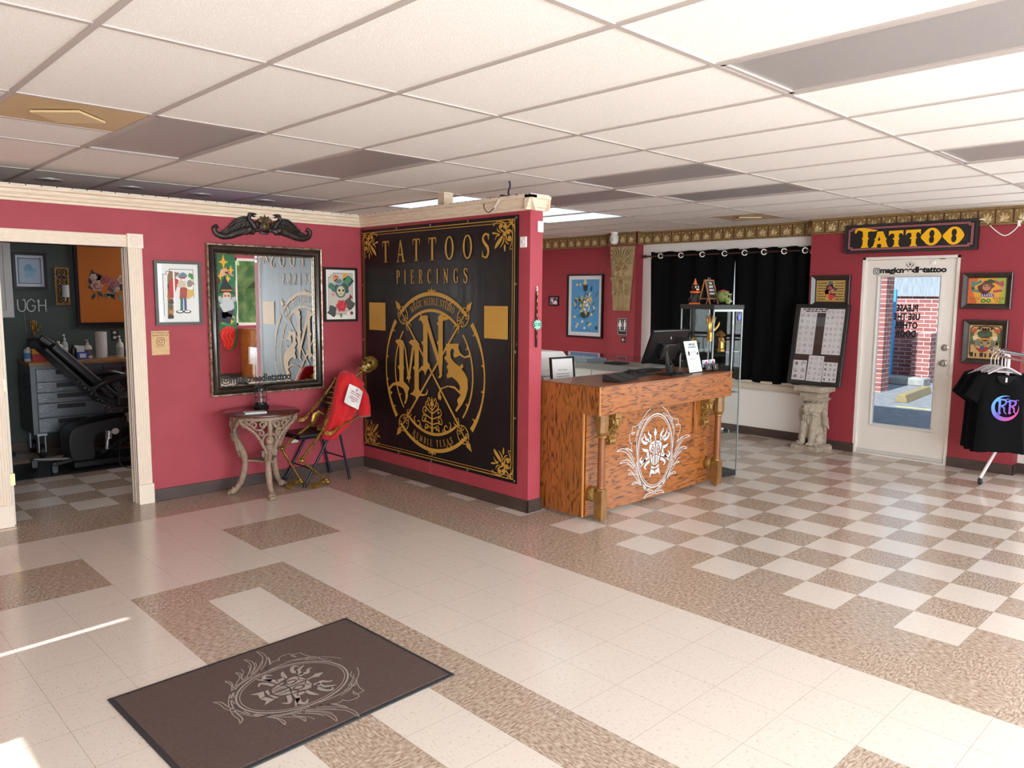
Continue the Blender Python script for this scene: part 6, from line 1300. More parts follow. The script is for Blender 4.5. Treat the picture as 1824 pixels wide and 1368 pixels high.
def art_crest(a, x0, x1, z0, z1):
    S = scaler(x0, x1, z0, z1); a.rect(x0, x1, z0, z1, a.c('#cfa968'), 1); a.rib([S(.04, .10), S(.04, .88), S(.12, .96), S(.88, .96), S(.96, .88), S(.96, .10)], .010, a.c('#3a2218'), 2)
    a.rib(ell(*S(.5, .55), (x1-x0)*.44, (z1-z0)*.42, 20, 160, 20), .012, a.c('#4a2a1c'), 3)
    for k in range(5): a.rect(S(.28+.09*k, 0)[0], S(.345+.09*k, 0)[0], S(0, .86)[1], S(0, .92)[1], a.c('#2c2620'), 4)
    blot(a, *S(.5, .72), .055, '#4a3a28', 4, 1); blot(a, *S(.36, .74), .03, '#3f5a3c', 5, 2); blot(a, *S(.62, .74), .03, '#3f5a3c', 5, 3); a.rect(S(.34, 0)[0], S(.66, 0)[0], S(0, .53)[1], S(0, .62)[1], a.c('#b9812f'), 6)
    a.disc(*S(.5, .47), .045, .030, a.c('#a08c5c'), 6)
    for s in (-1, 1):
        a.disc(*S(.5+s*.1, .47), .010, .008, a.c('#2a1f18'), 7); blot(a, *S(.5+s*.36, .82), .022, '#b9503c', 4, 5); a.rib(crv([S(.5+s*.4, .78), S(.5+s*.42, .55), S(.5+s*.36, .42)], 4), .028, a.c('#55683f'), 4); blot(a, *S(.5+s*.26, .48), .04, '#7a7460', 4, 7); blot(a, *S(.5+s*.3, .62), .025, '#d8c49a', 5, 8)
    a.flat(crv([S(.2, .34), S(.35, .30), S(.5, .36), S(.62, .34), S(.55, .22), S(.36, .20)], 4, True), a.c('#a8322c'), 6); blot(a, *S(.42, .33), .022, '#3a5a86', 7, 9)
    for k, wd in enumerate((.10, .05, .11, .06, .10, .08)): a.rect(S(.06+.15*k, 0)[0], S(.06+.15*k+wd, 0)[0], S(0, .05)[1], S(0, .18-.02*(k % 2))[1], a.c('#2f2419'), 4)
picture('framed_painting', 'brown framed tan crest painting partly behind the shirt rack', (4.2, 0.222, 1.065), RX, 0.385, 0.432, 0.052, 0.04, DARKF, art_crest, bevelled=True)

# ------------------------------------------------------------------ lion pedestal and the flash board leaning on it
t = thing('lion_pedestal', 'pale stone pedestal shaped as a seated winged lion, below the flash board', 'pedestal', (4.005, 1.815, 0), RX-math.radians(8))
STN = M('pale_cast_stone', '#b5a896', 0.8, hex2='#9c8f7e', scale=18, bump=0.2, bscale=90)
obj('plinth', MB().box(-0.165, 0.165, -0.16, 0.14, 0, 0.055).box(-0.15, 0.15, -0.145, 0.13, 0.055, 0.07), STN, t, bevel=0.006)
m = MB().box(-0.165, 0.165, -0.15, 0.14, 0.665, 0.722)
for k, (a, z) in enumerate(((.118, .560), (.132, .585), (.108, .600), (.112, .64), (.150, .664))):
    if k: m.grid(lambda u, v, A=pa, Z0=pz, B=a, Z1=z: ((A+(B-A)*v)*[-1, 1, 1, -1][int(u*4) % 4], (A+(B-A)*v)*[-1, -1, 1, 1][int(u*4) % 4], Z0+(Z1-Z0)*v), 4, 1, cu=True)
    pa, pz = a, z
obj('capital', m, STN, t, bevel=0.004)
m = MB(); m.box(-0.10, 0.10, 0.02, 0.125, 0.06, 0.58)
m.sph((0, -0.015, 0.33), 0.105, 0.085, 0.135, 16, 12); m.sph((0, 0.02, 0.19), 0.115, 0.11, 0.12, 16, 10); m.sph((0, -0.03, 0.47), 0.112, 0.085, 0.10, 16, 12)
m.sph((0, -0.095, 0.475), 0.066, 0.062, 0.066, 16, 10); m.sph((0, -0.152, 0.452), 0.040, 0.036, 0.026, 12, 8); m.sph((0, -0.142, 0.418), 0.030, 0.028, 0.016, 10, 6); m.sph((0, -0.188, 0.468), 0.016, 0.011, 0.011, 8, 6); m.tube([(0, -0.145, 0.515), (0, -0.172, 0.485), (0, -0.186, 0.470)], [0.020, 0.017, 0.014], 8)
for s in (-1, 1):
    m.tube([(s*0.06, -0.07, 0.32), (s*0.058, -0.095, 0.22), (s*0.055, -0.105, 0.13), (s*0.055, -0.11, 0.085)], [0.048, 0.040, 0.033, 0.036], 10); m.sph((s*0.055, -0.125, 0.085), 0.040, 0.045, 0.024, 10, 6)
    for k in range(3): m.sph((s*0.055+(k-1)*0.022, -0.160, 0.080), 0.013, 0.016, 0.015, 8, 5)
    m.sph((s*0.105, -0.01, 0.13), 0.040, 0.085, 0.075, 12, 8); m.sph((s*0.108, -0.10, 0.083), 0.026, 0.035, 0.018, 8, 5)
    m.tube([(s*0.058, -0.128, 0.512), (s*0.035, -0.152, 0.520), (s*0.012, -0.158, 0.510)], 0.013, 6); m.sph((s*0.034, -0.150, 0.494), 0.009, 0.008, 0.007, 8, 5); m.sph((s*0.045, -0.145, 0.462), 0.022, 0.022, 0.020, 8, 6); m.sph((s*0.080, -0.06, 0.545), 0.024, 0.018, 0.026, 8, 6)
    m.tube(crv([(s*0.085, 0.0, 0.52), (s*0.125, -0.01, 0.44), (s*0.13, 0.0, 0.34), (s*0.12, 0.04, 0.22)], 4), [0.030, 0.045, 0.045, 0.025], 10, flat=0.5)
    for k in range(4): m.tube([(s*0.135, -0.02+0.025*k, 0.44-0.02*k), (s*0.138, 0.0+0.03*k, 0.30-0.02*k)], [0.014, 0.010], 6)
    for k in range(6): a = math.radians(20+28*k); m.tube([(s*0.07*math.sin(a)*.9, -0.085, 0.47+0.07*math.cos(a)), (s*0.115*math.sin(a), -0.05, 0.465+0.105*math.cos(a))], [0.020, 0.014], 6)
for k in range(5): m.tube([((k-2)*0.032, -0.10, 0.40), ((k-2)*0.028, -0.10, 0.33-0.012*(2-abs(k-2)))], [0.018, 0.008], 6)
o = obj('lion', m, STN, t, smooth=True); r = o.modifiers.new('merge', 'REMESH'); r.mode = 'VOXEL'; r.voxel_size = 0.0055; r.use_smooth_shade = True
t = thing('flash_board', 'black framed board of white drawing sheets leaning on the lion pedestal', 'flash board', (4.012, 1.838, 0.724), 0, rot=(math.radians(-9.5), 0, RX))
m = MB(); frame_rings(m, -0.305, 0.305, 0, 0.915, [(0, 0.012), (0, -0.018), (0.008, -0.022), (0.038, -0.018), (0.042, -0.006)]); obj('frame', m, M('black_board_frame', '#191817', 0.45), t)
obj('backing', MB().box(-0.295, 0.295, 0.0, 0.01, 0.01, 0.905), P('#42302c', 0.7), t)
PAPER = P('#e4dfe0', 0.6); INK = P('#b3aeb1', 0.6); INKD = P('#6a6668', 0.6); q = random.Random(4)
def sheet(x0, x1, z0, z1, n, mm_, ink, rot=0.0):
    m = MB(); m.m = Matrix.Rotation(rot, 4, 'Y'); m.y = -0.001; m.rect(x0, x1, z0, z1)
    for i in range(n):
        for j in range(mm_):
            cx = x0+(x1-x0)*(i+.5)/n; cz = z0+(z1-z0)*(j+.5)/mm_; r = min((x1-x0)/n, (z1-z0)/mm_)*.33
            for k in range(3):
                if q.random() < .5:
                    m.rib(crv([(cx+q.uniform(-r, r), cz+q.uniform(-r, r)) for _ in range(5)], 3, True), .0026, 1, 2); continue
                a0 = q.uniform(0, 360); m.rib([(cx+dx, cz+dz) for dx, dz in curl(0, 0, r*q.uniform(.5, 1), r*q.uniform(.3, 1), a0, q.uniform(150, 340), 9)], .0028, 1, 2)
            if q.random() < (.28 if ink is INKD else .1): m.disc(cx, cz, r*.5, None, 1, 2, 8)
    return obj('sheet', m, [PAPER, ink], t)
sheet(-.255, -.055, .345, .82, 3, 7, INK); sheet(.045, .255, .355, .865, 4, 8, INK); sheet(-.265, -.105, .05, .275, 2, 3, INKD); sheet(-.095, .08, .045, .335, 3, 5, INK, 0.02); sheet(.088, .245, .05, .27, 3, 4, INKD)
m = MB(); m.y = -0.001; m.rect(-.255, .045, .820, .872); 
for z, spans in ((.852, (.03, .05, .025, .035, .05, .04)), (.830, (.05, .03, .035, .02, .06))):
    x = -.22 if z > .84 else -.19
    for s_ in spans: m.rect(x, x+s_, z, z+.012, 1, 2); x += s_+.010
obj('header_strip', m, [PAPER, P('#2a2829')], t)
obj('glass', MB().box(-0.265, 0.265, -0.007, -0.005, 0.04, 0.875), glass('board_glass', refl=1.3), t)

# ------------------------------------------------------------------ clothes rack with shirts
RZ = math.radians(-60)
CHR = M('chrome', '#d6d4d4', 0.12, 1.0)
RO = Vector((3.60, -0.075, 0)); ux = Vector((math.cos(RZ), math.sin(RZ), 0)); uy = Vector((-math.sin(RZ), math.cos(RZ), 0))
t = thing('clothes_rack', 'chrome rolling clothes rack at the right edge, with slanted white legs on casters', 'clothes rack', RO, RZ)
obj('rail', MB().tube([(0.0, -1.6, 1.235), (0.0, 0.35, 1.235)], 0.019, 14), CHR, t, smooth=True); obj('rail_tip', MB().sph((0, 0.355, 1.235), 0.022), CHR, t, smooth=True)
obj('lower_bar', MB().tube([(0.0, -1.6, 1.185), (0.0, 0.30, 1.185)], 0.010, 10), M('pink_metal_bar', '#d9a9a9', 0.3, 0.4), t, smooth=True)  # lower bar has one even pink metal colour
LEGM = M('white_rack_leg', '#ece2e0', 0.35)
for p, q_ in (((-0.10, 0.0), (0.06, 0.02)), ((0.66, 0.0), (0.52, 0.02)), ((-0.10, -1.45), (0.06, -1.44)), ((0.66, -1.45), (0.52, -1.44))):
    lg = obj('leg', MB().tube([(p[0], p[1], 0.06), (q_[0], q_[1], 0.42), (q_[0], q_[1], 1.19), (0.0, q_[1], 1.225)], 0.014, 10), LEGM, t, smooth=True)
    obj('caster', MB().lathe([(0, -0.014), (0.026, -0.014), (0.032, -0.008), (0.032, 0.008), (0.026, 0.014), (0, 0.014)], (p[0], p[1], 0.032), 18, axis='x').tube([(p[0], p[1], 0.032), (p[0], p[1], 0.075)], 0.010, 8), M('caster_black', '#2c2b2d', 0.4), lg, smooth=True)
TEE = M('black_cotton', '#08080b', 0.9, spec=0.2); TEE2 = M('black_cotton_worn', '#060608', 0.9, spec=0.2)
def shirt(name, label, pos, mat, printed=False, grp='black t-shirts on the rack'):
    t = thing(name, label, 't-shirt', pos, RZ+rnd.uniform(-.05, .05) if not printed else RZ, grp); t.scale = (0.8, 1, 1)
    def body(u, v):
        z = -0.72*(1-v)-0.035*max(0, (v-.86)/.14)*0; a = 2*PI*u
        hw = 0.245-0.012*math.sin(PI*v)+0.012*(1-v) if v < .8 else 0.245-(v-.8)/.2*0.085
        z = -0.72+0.72*v if v < .8 else -0.144+0.115*((v-.8)/.2)**0.8
        th = 0.050+0.010*math.sin(7*u*PI)*(1-v) if v < .8 else 0.050-(v-.8)/.2*0.020
        return (hw*math.copysign(abs(math.cos(a))**0.75, math.cos(a)), th*math.sin(a)+0.008*math.sin(4*a+3*v)*(1-v), z+0.010*math.sin(3*a)*(1-v)**4)
    TH_ = 1.0 if printed else 0.36
    m = MB(); m.grid(lambda u, v: (lambda q_: (q_[0], q_[1]*TH_, q_[2]))(body(u, v)), 44, 22, cu=True)
    # neckline: short collar band
    obj('body', m, mat, t, smooth=True)
    for s in (-1, 1):
        obj('sleeve', MB().tube([(s*0.150, 0, -0.050), (s*0.215, 0, -0.080), (s*0.265, 0.0, -0.165), (s*0.315, 0.0, -0.250)], [0.055, 0.074, 0.074, 0.078], 14, flat=0.36 if printed else 0.15), mat, t, smooth=True)
    obj('collar', MB().tube([(0.088*math.cos(a), (-0.036 if printed else -0.012)+0.010*math.sin(a)*(1 if printed else 0.3)-((0.018 if math.sin(a) < 0 else -0.05) if printed else 0.0), -0.046+0.062*math.sin(a)*(1.0 if math.sin(a) < 0 else 0.15)) for a in [2*PI*k/28 for k in range(28)]], 0.008, 6, closed=True), mat, t, smooth=True)
    m = MB(); m.y = -0.018; m.flat(crv([(0.085, -0.030), (0.075, -0.075), (0.0, -0.105), (-0.075, -0.075), (-0.085, -0.030)], 5), 0, 60); obj('neck_opening', m, P('#0c0b0d', 0.9), t)
    if printed:
        m = MB(); m.y = -0.058; m.rect(-0.008, 0.010, -0.085, -0.045); obj('size_label', m, P('#e9eef0'), t)
        gm_ = bpy.data.materials.new('moon_gradient'); gm_.use_nodes = True; n = gm_.node_tree.nodes; L = gm_.node_tree.links
        tc_ = n.new('ShaderNodeTexCoord'); sp2 = n.new('ShaderNodeSeparateXYZ'); L.new(tc_.outputs['Object'], sp2.inputs[0]); ad = n.new('ShaderNodeMath'); ad.operation = 'SUBTRACT'; L.new(sp2.outputs['X'], ad.inputs[0]); L.new(sp2.outputs['Z'], ad.inputs[1])
        mr = n.new('ShaderNodeMapRange'); mr.inputs[1].default_value = 0.12; mr.inputs[2].default_value = 0.52; L.new(ad.outputs[0], mr.inputs[0])
        rp = n.new('ShaderNodeValToRGB'); e = rp.color_ramp.elements; e[0].color = lin('#5fb4f0'); e[1].color = lin('#d63f8e'); x_ = rp.color_ramp.elements.new(0.5); x_.color = lin('#6a5fd0'); L.new(mr.outputs[0], rp.inputs[0]); L.new(rp.outputs[0], n['Principled BSDF'].inputs['Base Color']); n['Principled BSDF'].inputs['Roughness'].default_value = 0.6
        m = MB(); m.y = -0.0585; cx, cz = 0.015, -0.31
        m.rib(ell(cx, cz, .125, .104, 75, 372, 40), [.003, .018, .034, .040, .034, .018, .003], 0, 2)
        for ox, sc_ in ((-.062, 1), (.038, .9)):
            B_ = lambda pts: [(cx+ox+a*sc_, cz+b_*sc_*0.84) for a, b_ in pts]
            m.flat(B_([(-.022, .085), (.0, .098), (.012, .085), (.010, -.045), (.022, -.062), (.0, -.08), (-.016, -.06), (-.010, -.045), (-.012, .07)]), 0, 4)
            m.rib(crv(B_([(.0, .085), (.05, .08), (.062, .055), (.045, .028), (.008, .018)]), 4), [.010, .020, .018, .008], 0, 3)
            m.rib(crv(B_([(.012, .016), (.045, -.005), (.05, -.045), (.075, -.07)]), 4), [.010, .018, .014, .004], 0, 3); m.rib(crv(B_([(-.05, .05), (-.03, .07), (.0, .06)]), 4), [.003, .012, .006], 0, 3); m.rib(crv(B_([(.05, .08), (.08, .095), (.095, .08)]), 4), [.010, .006, .002], 0, 3)
        obj('moon_print', m, gm_, t)
    return t
HGR = glass('clear_hanger', tint=(0.90, 0.90, 0.92), refl=2.2, rough=0.05)
HGM = M('hanger_plastic', '#c9c5c9', 0.25, spec=0.8)
def hanger(label, pos, rz):
    t = thing('clothes_hanger', label, 'hanger', pos, rz, 'clear hangers on the rack')
    m = MB()
    for s in (-1, 1): m.tube([(0, 0, 0.055), (s*0.045, 0, 0.045), (s*0.11, 0, 0.005), (s*0.185, 0, -0.035)], [0.007, 0.008, 0.008, 0.007], 8)
    m.tube([(-0.06, 0, 0.012), (0.06, 0, 0.012)], 0.005, 6); obj('arms', m, HGM, t, smooth=True)
    obj('hook', MB().tube(crv([(0, 0, 0.055), (0, 0, 0.125), (0.012, 0.0, 0.15), (0.026, 0, 0.165), (0.030, 0, 0.19), (0.010, 0, 0.212), (-0.016, 0, 0.20), (-0.020, 0, 0.185)], 4), 0.003, 6), CHR, t, smooth=True)
names = ['second', 'third', 'fourth', 'fifth', 'sixth']
zs = 1.052
for k in range(7):
    off = -0.10+(0.070+0.040*(k-1) if k else 0); p = RO+uy*off; p.z = zs-0.01*(k % 3); jx = ux*(0.0 if k == 0 else rnd.uniform(-.015, .012)-0.004*k)
    if k == 0: shirt('t_shirt', 'black t-shirt with a blue to pink moon print, front of the rack', p, TEE, True)
    else: shirt('t_shirt', ('black plain t-shirt hanging %s behind the moon print shirt' % ['directly', 'second', 'third', 'fourth', 'fifth'][k-1]) if k < 6 else 'black plain t-shirt hanging last at the far end of the rack', p+jx, TEE2 if k % 2 else TEE)
    hanger(['clear hanger holding the moon print t-shirt', 'clear hanger directly behind the moon print shirt', 'clear hanger second behind the moon print shirt', 'clear hanger third behind the moon print shirt', 'clear hanger fourth behind the moon print shirt', 'clear hanger fifth behind the moon print shirt', 'clear hanger at the far end of the rack'][k], p+(jx if k else Vector())+Vector((0, 0, -0.012+(0.01*(k % 3)))), RZ)
# ------------------------------------------------------------------ side room seen through the doorway
t = thing('wall_cabinet', 'white raised panel wall cabinet at the far left of the side room', 'cabinet', (-2.562, 7.5, 1.435))
obj('body', MB().box(-0.8, 0, -0.30, 0, 0, 0.80), P('#b9b6b4', 0.5), t, bevel=0.003)
m = MB(); frame_rings(m, -0.40, -0.008, 0.01, 0.79, [(0, -0.30), (0, -0.322), (0.06, -0.322), (0.068, -0.314), (0.09, -0.314), (0.11, -0.324)]); m.box(-0.295, -0.115, -0.323, -0.30, 0.11, 0.69); obj('door', m, P('#c4c1bf', 0.45), t)
def art_bluegrey(a, x0, x1, z0, z1):
    S = scaler(x0, x1, z0, z1); a.rect(x0, x1, z0, z1, a.c('#cfd6e2'), 1); a.rib([S(.1, .1), S(.9, .1), S(.9, .9), S(.1, .9)], .006, a.c('#3f3a52'), 2, True); a.rect(*[S(.1, 0)[0], S(.9, 0)[0]], S(0, .1)[1], S(0, .9)[1], a.c('#a9bcd0'), 2)
    blot(a, *S(.5, .55), .05, '#7fa9c4', 3, 2); blot(a, *S(.5, .4), .045, '#8ab4cc', 4, 3); blot(a, *S(.48, .62), .03, '#6f9dbc', 5, 4)
picture('framed_print', 'black framed pale blue print on the grey green wall of the side room', (-2.34, 7.5, 1.725), 0, 0.315, 0.385, 0.028, 0.03, BLACKF, art_bluegrey, None)
t = thing('neon_word_sign', 'thin white unlit word sign reading UGH, under the pale blue print', 'sign', (-2.34, 7.5, 1.485))
m = MB()
def st_(pts): m.tube([(x, -0.014, z) for x, z in crv(pts, 5)], 0.006, 6)
st_([(-.13, .132), (-.13, .06), (-.12, .02), (-.095, .006), (-.07, .02), (-.062, .06), (-.062, .12), (-.072, .132), (-.082, .122)])
st_([(.028, .10), (.01, .128), (-.015, .13), (-.042, .10), (-.045, .04), (-.02, .008), (.01, .012), (.028, .045), (.028, .065), (-.002, .065)])
st_([(.052, .105), (.060, .128), (.066, .12), (.062, .08), (.062, .004)]); st_([(.062, .07), (.128, .07)]); st_([(.128, .135), (.128, .004)])
obj('tube_letters', m, P('#c9cac8', 0.4), t, smooth=True); obj('wire', MB().tube([(-.075, -.006, 0.0), (-.07, -.006, -.12), (-.065, -.006, -.22)], 0.002, 5), P('#8a8d8a'), t)
t = thing('wall_sconce', 'gilded lattice wall sconce with a frosted glass shade in the side room', 'sconce', (-2.043, 7.5, 1.56))
m = MB(); frame_rings(m, -0.07, 0.07, 0, 0.405, [(0, 0), (0, -0.02), (0.018, -0.02), (0.02, -0.004)])
for k in range(4):
    z = 0.06+0.095*k
    for s in (-1, 1): m.tube([(x, -0.012, zz) for x, zz in ((s*0.05, z-.04), (0, z), (s*0.05, z+.04))], 0.006, 5)
    m.tube([(0.03*math.cos(a), -0.012, z+0.03*math.sin(a)) for a in [2*PI*q/14 for q in range(14)]], 0.005, 5, closed=True)
obj('lattice', m, GILT, t); obj('back_plate', MB().box(-0.06, 0.06, -0.004, 0, 0.01, 0.395), P('#2c2a24'), t)
obj('arm', MB().tube([(0.01, -0.01, 0.06), (0.015, -0.06, 0.05), (0.015, -0.075, 0.085)], 0.007, 8), P('#d4c7ae', 0.3), t); obj('shade', MB().lathe([(0.034, 0), (0.034, 0.13), (0.031, 0.13), (0.031, 0.004)], (0.015, -0.075, 0.085), 20), M('frosted_shade', '#c9c9cc', 0.5), t, smooth=True)
def art_orange(a, x0, x1, z0, z1):
    S = scaler(x0, x1, z0, z1); a.rect(x0, x1, z0, z1, a.c('#c0660f'), 1); cx, cz = x0+0.34, z0+0.43; q = random.Random(2)
    for k in range(9): leaf(a, cx+q.uniform(-.18, .2), cz-.10+q.uniform(-.03, .03), .09, .04, q.uniform(190, 350), ['#4f6a5a', '#33453e', '#6f8a7a'][k % 3], 2)
    for s in (-1, 1): a.flat([(cx+s*.10, cz+.06), (cx+s*.20, cz+.16), (cx+s*.24, cz+.02), (cx+s*.18, cz-.06)], a.c('#39333a'), 2)
    for k in range(10): blot(a, cx+q.uniform(-.2, .2), cz+q.uniform(-.08, .08), .05, ['#4a3036', '#2f2a2c', '#5f4a4c'][k % 3], 3, k)
    for u, v, r, c1, c2 in ((-.15, -.02, .065, '#c99a8c', '#7a4038'), (-.06, .05, .05, '#b0565a', '#6e2630'), (.03, .0, .06, '#a86a70', '#5e2c34'), (.12, .05, .055, '#cfae9c', '#8a5a50'), (.18, -.03, .06, '#c7a090', '#74453c'), (-.18, .07, .04, '#d2bcae', '#8d6a60'), (.05, -.05, .04, '#d6c0b2', '#8c6c62')): rose(a, cx+u, cz+v, r, c1, c2, 4)
    for k in range(5): a.rib([(cx-.14+.07*k, cz-.11), (cx-.14+.07*k, cz-.19)], [.008, .002], a.c('#2f3a34'), 5)
picture('framed_artwork', 'large black framed orange artwork with dripping roses in the side room', (-1.33, 7.5, 1.33), 0, 1.18, 0.93, 0.035, 0.04, BLACKF, art_orange, None)
t = thing('wall_outlet', 'black double outlet on the grey green wall by the paper towel roll', 'outlet', (-1.535, 7.5, 1.155))
obj('cover_plate', MB().box(-0.036, 0.036, -0.006, 0, 0, 0.125), BLP, t, bevel=0.002); m = MB(); m.y = -0.0065; m.disc(0, .035, .02, .018); m.disc(0, .09, .02, .018); obj('sockets', m, P('#b8b6b2'), t)

# steel tool chest
STL = M('diamond_plate_steel', '#74777c', 0.28, 0.85, bump=0.5, scale=30, bscale=60, stretch=(0.6, 1, 3), dist=0.006); CHG = M('grey_steel', '#686c71', 0.4, 0.4)
t = thing('tool_chest', 'steel tool chest with a wooden top and black drawer pulls, in the side room', 'tool chest', (-2.52, 6.9, 0))
obj('case', MB().box(0, 1.35, 0.012, 0.50, 0.26, 0.955), M('dark_steel', '#565a5f', 0.45, 0.3), t, bevel=0.004); obj('face_frame', MB().box(0.0, 0.045, 0.0, 0.012, 0.26, 0.955).box(1.305, 1.35, 0.0, 0.012, 0.26, 0.955).box(0.045, 1.305, 0.002, 0.012, 0.925, 0.955), CHG, t)
obj('wooden_top', MB().box(-0.01, 1.36, -0.015, 0.51, 0.957, 0.99), M('butcher_block', '#a9794a', 0.5, hex2='#8f6238', scale=10, stretch=(1, 8, 1)), t, bevel=0.003)
for x0, x1, zs in ((0.05, 0.66, (0.27, 0.42, 0.57, 0.68, 0.79, 0.925)), (0.68, 1.30, (0.27, 0.47, 0.67, 0.80, 0.925))):
    for a, b in zip(zs, zs[1:]):
        d_ = obj('drawer', MB().box(x0, x1, -0.006, 0.012, a+0.004, b-0.004), STL, t, bevel=0.003); cx = (x0+x1)/2; obj('pull', MB().box(cx-0.13, cx+0.13, -0.016, -0.004, b-0.062, b-0.018), BLP, d_, bevel=0.003)
obj('side_handle', MB().tube([(-0.006, 0.12, 0.86), (-0.05, 0.12, 0.86), (-0.05, 0.12, 0.74), (-0.006, 0.12, 0.74)], 0.010, 8), BLP, t)
for x in (0.08, 1.25):
    for y in (0.07, 0.42):
        c = obj('caster', MB().cyl((x-0.02, y+0.02, 0.07), (x+0.02, y+0.02, 0.07), 0.07, n=20), P('#151516', 0.5), t, smooth=True); obj('fork', MB().box(x-0.035, x-0.025, y-0.02, y+0.05, 0.06, 0.24).box(x+0.025, x+0.035, y-0.02, y+0.05, 0.06, 0.24).box(x-0.045, x+0.045, y-0.04, y+0.06, 0.235, 0.262), M('fork_zinc', '#a9acb0', 0.35, 0.7), c)
# things on the chest
TZ = 0.9905
def bottle(name, label, x, y, r, h, col, lab=None, pump=None, grp='bottles on the tool chest', neck=0.35):
    t = thing(name, label, 'bottle', (x, y, TZ), 0, grp)
    obj('body', MB().lathe([(r*.92, 0), (r, 0.006), (r, h*.66), (r*.9, h*.76), (r*neck, h*.86), (r*neck, h*.93), (0, h*.93)], (0, 0, 0), 18), P(col, 0.35), t, smooth=True)
    if lab: obj('label', MB().lathe([(r*1.02, h*.16), (r*1.02, h*.56)], (0, 0, 0), 18), P(lab), t, smooth=True)
    if pump: obj('pump', MB().cyl((0, 0, h*.92), (0, 0, h*1.0), r*.4, n=12).cyl((0, 0, h), (0, 0, h*1.12), r*.14, n=8).box(-r*.5, r*.2, -r*.2, r*.2, h*1.12, h*1.18), P(pump, 0.4), t)
    else: obj('cap', MB().cyl((0, 0, h*.93), (0, 0, h), r*neck*1.15, n=14), P('#d8d6d4' if col != '#1a1a1c' else '#141415', 0.4), t)
    return t
bottle('pump_bottle', 'blue and yellow labelled bottle with a black pump, leftmost on the tool chest', -2.475, 7.15, 0.04, 0.155, '#c9cfd4', '#4f7fae', '#1a1a1c')
bottle('alcohol_bottle', 'white bottle with a purple label behind the black chair back', -2.19, 7.17, 0.045, 0.195, '#d9d8d6', '#6a56a8')
bottle('spray_bottle', 'tall clear bottle with a pump, next to the purple labelled bottle', -2.11, 7.25, 0.032, 0.22, '#aeb3b6', '#dcdcda', '#cfd0d0')
bottle('black_bottle', 'black squeeze bottle in front of the tall clear bottle', -2.065, 7.12, 0.034, 0.16, '#1a1a1c', None)
bottle('soap_bottle', 'white pump bottle right of the paper towel roll', -1.60, 7.12, 0.036, 0.20, '#dedcd9', '#b9bdc4', '#eceae8')
bottle('round_bottle', 'squat white bottle left of the paper towel roll', -1.905, 7.2, 0.045, 0.17, '#c7c2bc', '#5a4a44', '#b0aca6')
t = thing('two_tone_box', 'red and yellow box on the left end of the tool chest', 'box', (-2.375, 7.10, TZ)); obj('lower', MB().box(-0.085, 0.085, -0.06, 0.06, 0, 0.075), P('#a8201c', 0.5), t); obj('upper', MB().box(-0.085, 0.085, -0.06, 0.06, 0.0755, 0.125), P('#cf9426', 0.5), t)
t = thing('dark_box', 'dark box behind the red and yellow box, under the gold hand', 'box', (-2.385, 7.26, TZ)); obj('body', MB().box(-0.06, 0.06, -0.05, 0.05, 0, 0.20), BLP, t, bevel=0.003); obj('lid', MB().box(-0.063, 0.063, -0.053, 0.053, 0.2005, 0.225), BLG, t, bevel=0.003)
hand('hand_ornament', 'gold upright open hand above the black chair headrest in the side room', (-2.385, 7.26, TZ+0.2255), math.radians(8), 0.82, GOLDD, False)
t = thing('wide_jar', 'white jar with a black lid beside the gold hand', 'jar', (-2.27, 7.30, TZ)); obj('body', MB().lathe([(0.05, 0), (0.052, 0.17), (0.045, 0.19)], (0, 0, 0), 20), P('#d9d6cf', 0.4), t, smooth=True); obj('lid', MB().lathe([(0.054, 0.19), (0.054, 0.225), (0, 0.226)], (0, 0, 0), 20), BLP, t, smooth=True)
t = thing('glove_box', 'blue and white box in the middle of the tool chest', 'box', (-1.99, 7.10, TZ)); obj('body', MB().box(-0.055, 0.055, -0.04, 0.04, 0, 0.075), P('#2f4f9a', 0.5), t); obj('label', MB().box(-0.03, 0.03, -0.0415, -0.04, 0.015, 0.06), P('#cfd6e4'), t)
t = thing('white_box', 'white box behind the blue and white box on the tool chest', 'box', (-1.995, 7.20, TZ)); obj('body', MB().box(-0.05, 0.05, -0.04, 0.04, 0, 0.135), P('#cfcbc9', 0.5), t); obj('flap', MB().box(-0.05, -0.01, -0.045, -0.04, 0.10, 0.145), P('#dcd9d6', 0.5), t)
t = thing('paper_towel_roll', 'upright white paper towel roll on the tool chest', 'paper towels', (-1.765, 7.2, TZ)); obj('roll', MB().lathe([(0.02, 0.0), (0.058, 0.0), (0.058, 0.28), (0.02, 0.28)], (0, 0, 0), 24), M('paper_towel', '#d9d5d3', 0.9), t, smooth=True); obj('core', MB().cyl((0, 0, 0), (0, 0, 0.285), 0.02), P('#a98c6a'), t)
t = thing('tool_cup', 'dark cup of tools at the right end of the tool chest by the casing', 'cup', (-1.52, 7.15, TZ)); obj('cup', MB().lathe([(0.03, 0), (0.034, 0.07), (0.031, 0.07), (0.028, 0.004)], (0, 0, 0), 16), P('#3a3d42', 0.4), t, smooth=True); m = MB()
for k in range(5): m.cyl((0.012*math.cos(k*2), 0.012*math.sin(k*2), 0.01), (0.022*math.cos(k*2), 0.022*math.sin(k*2), 0.12), 0.004, n=6)
obj('tools', m, P('#9a9da1', 0.3), t)

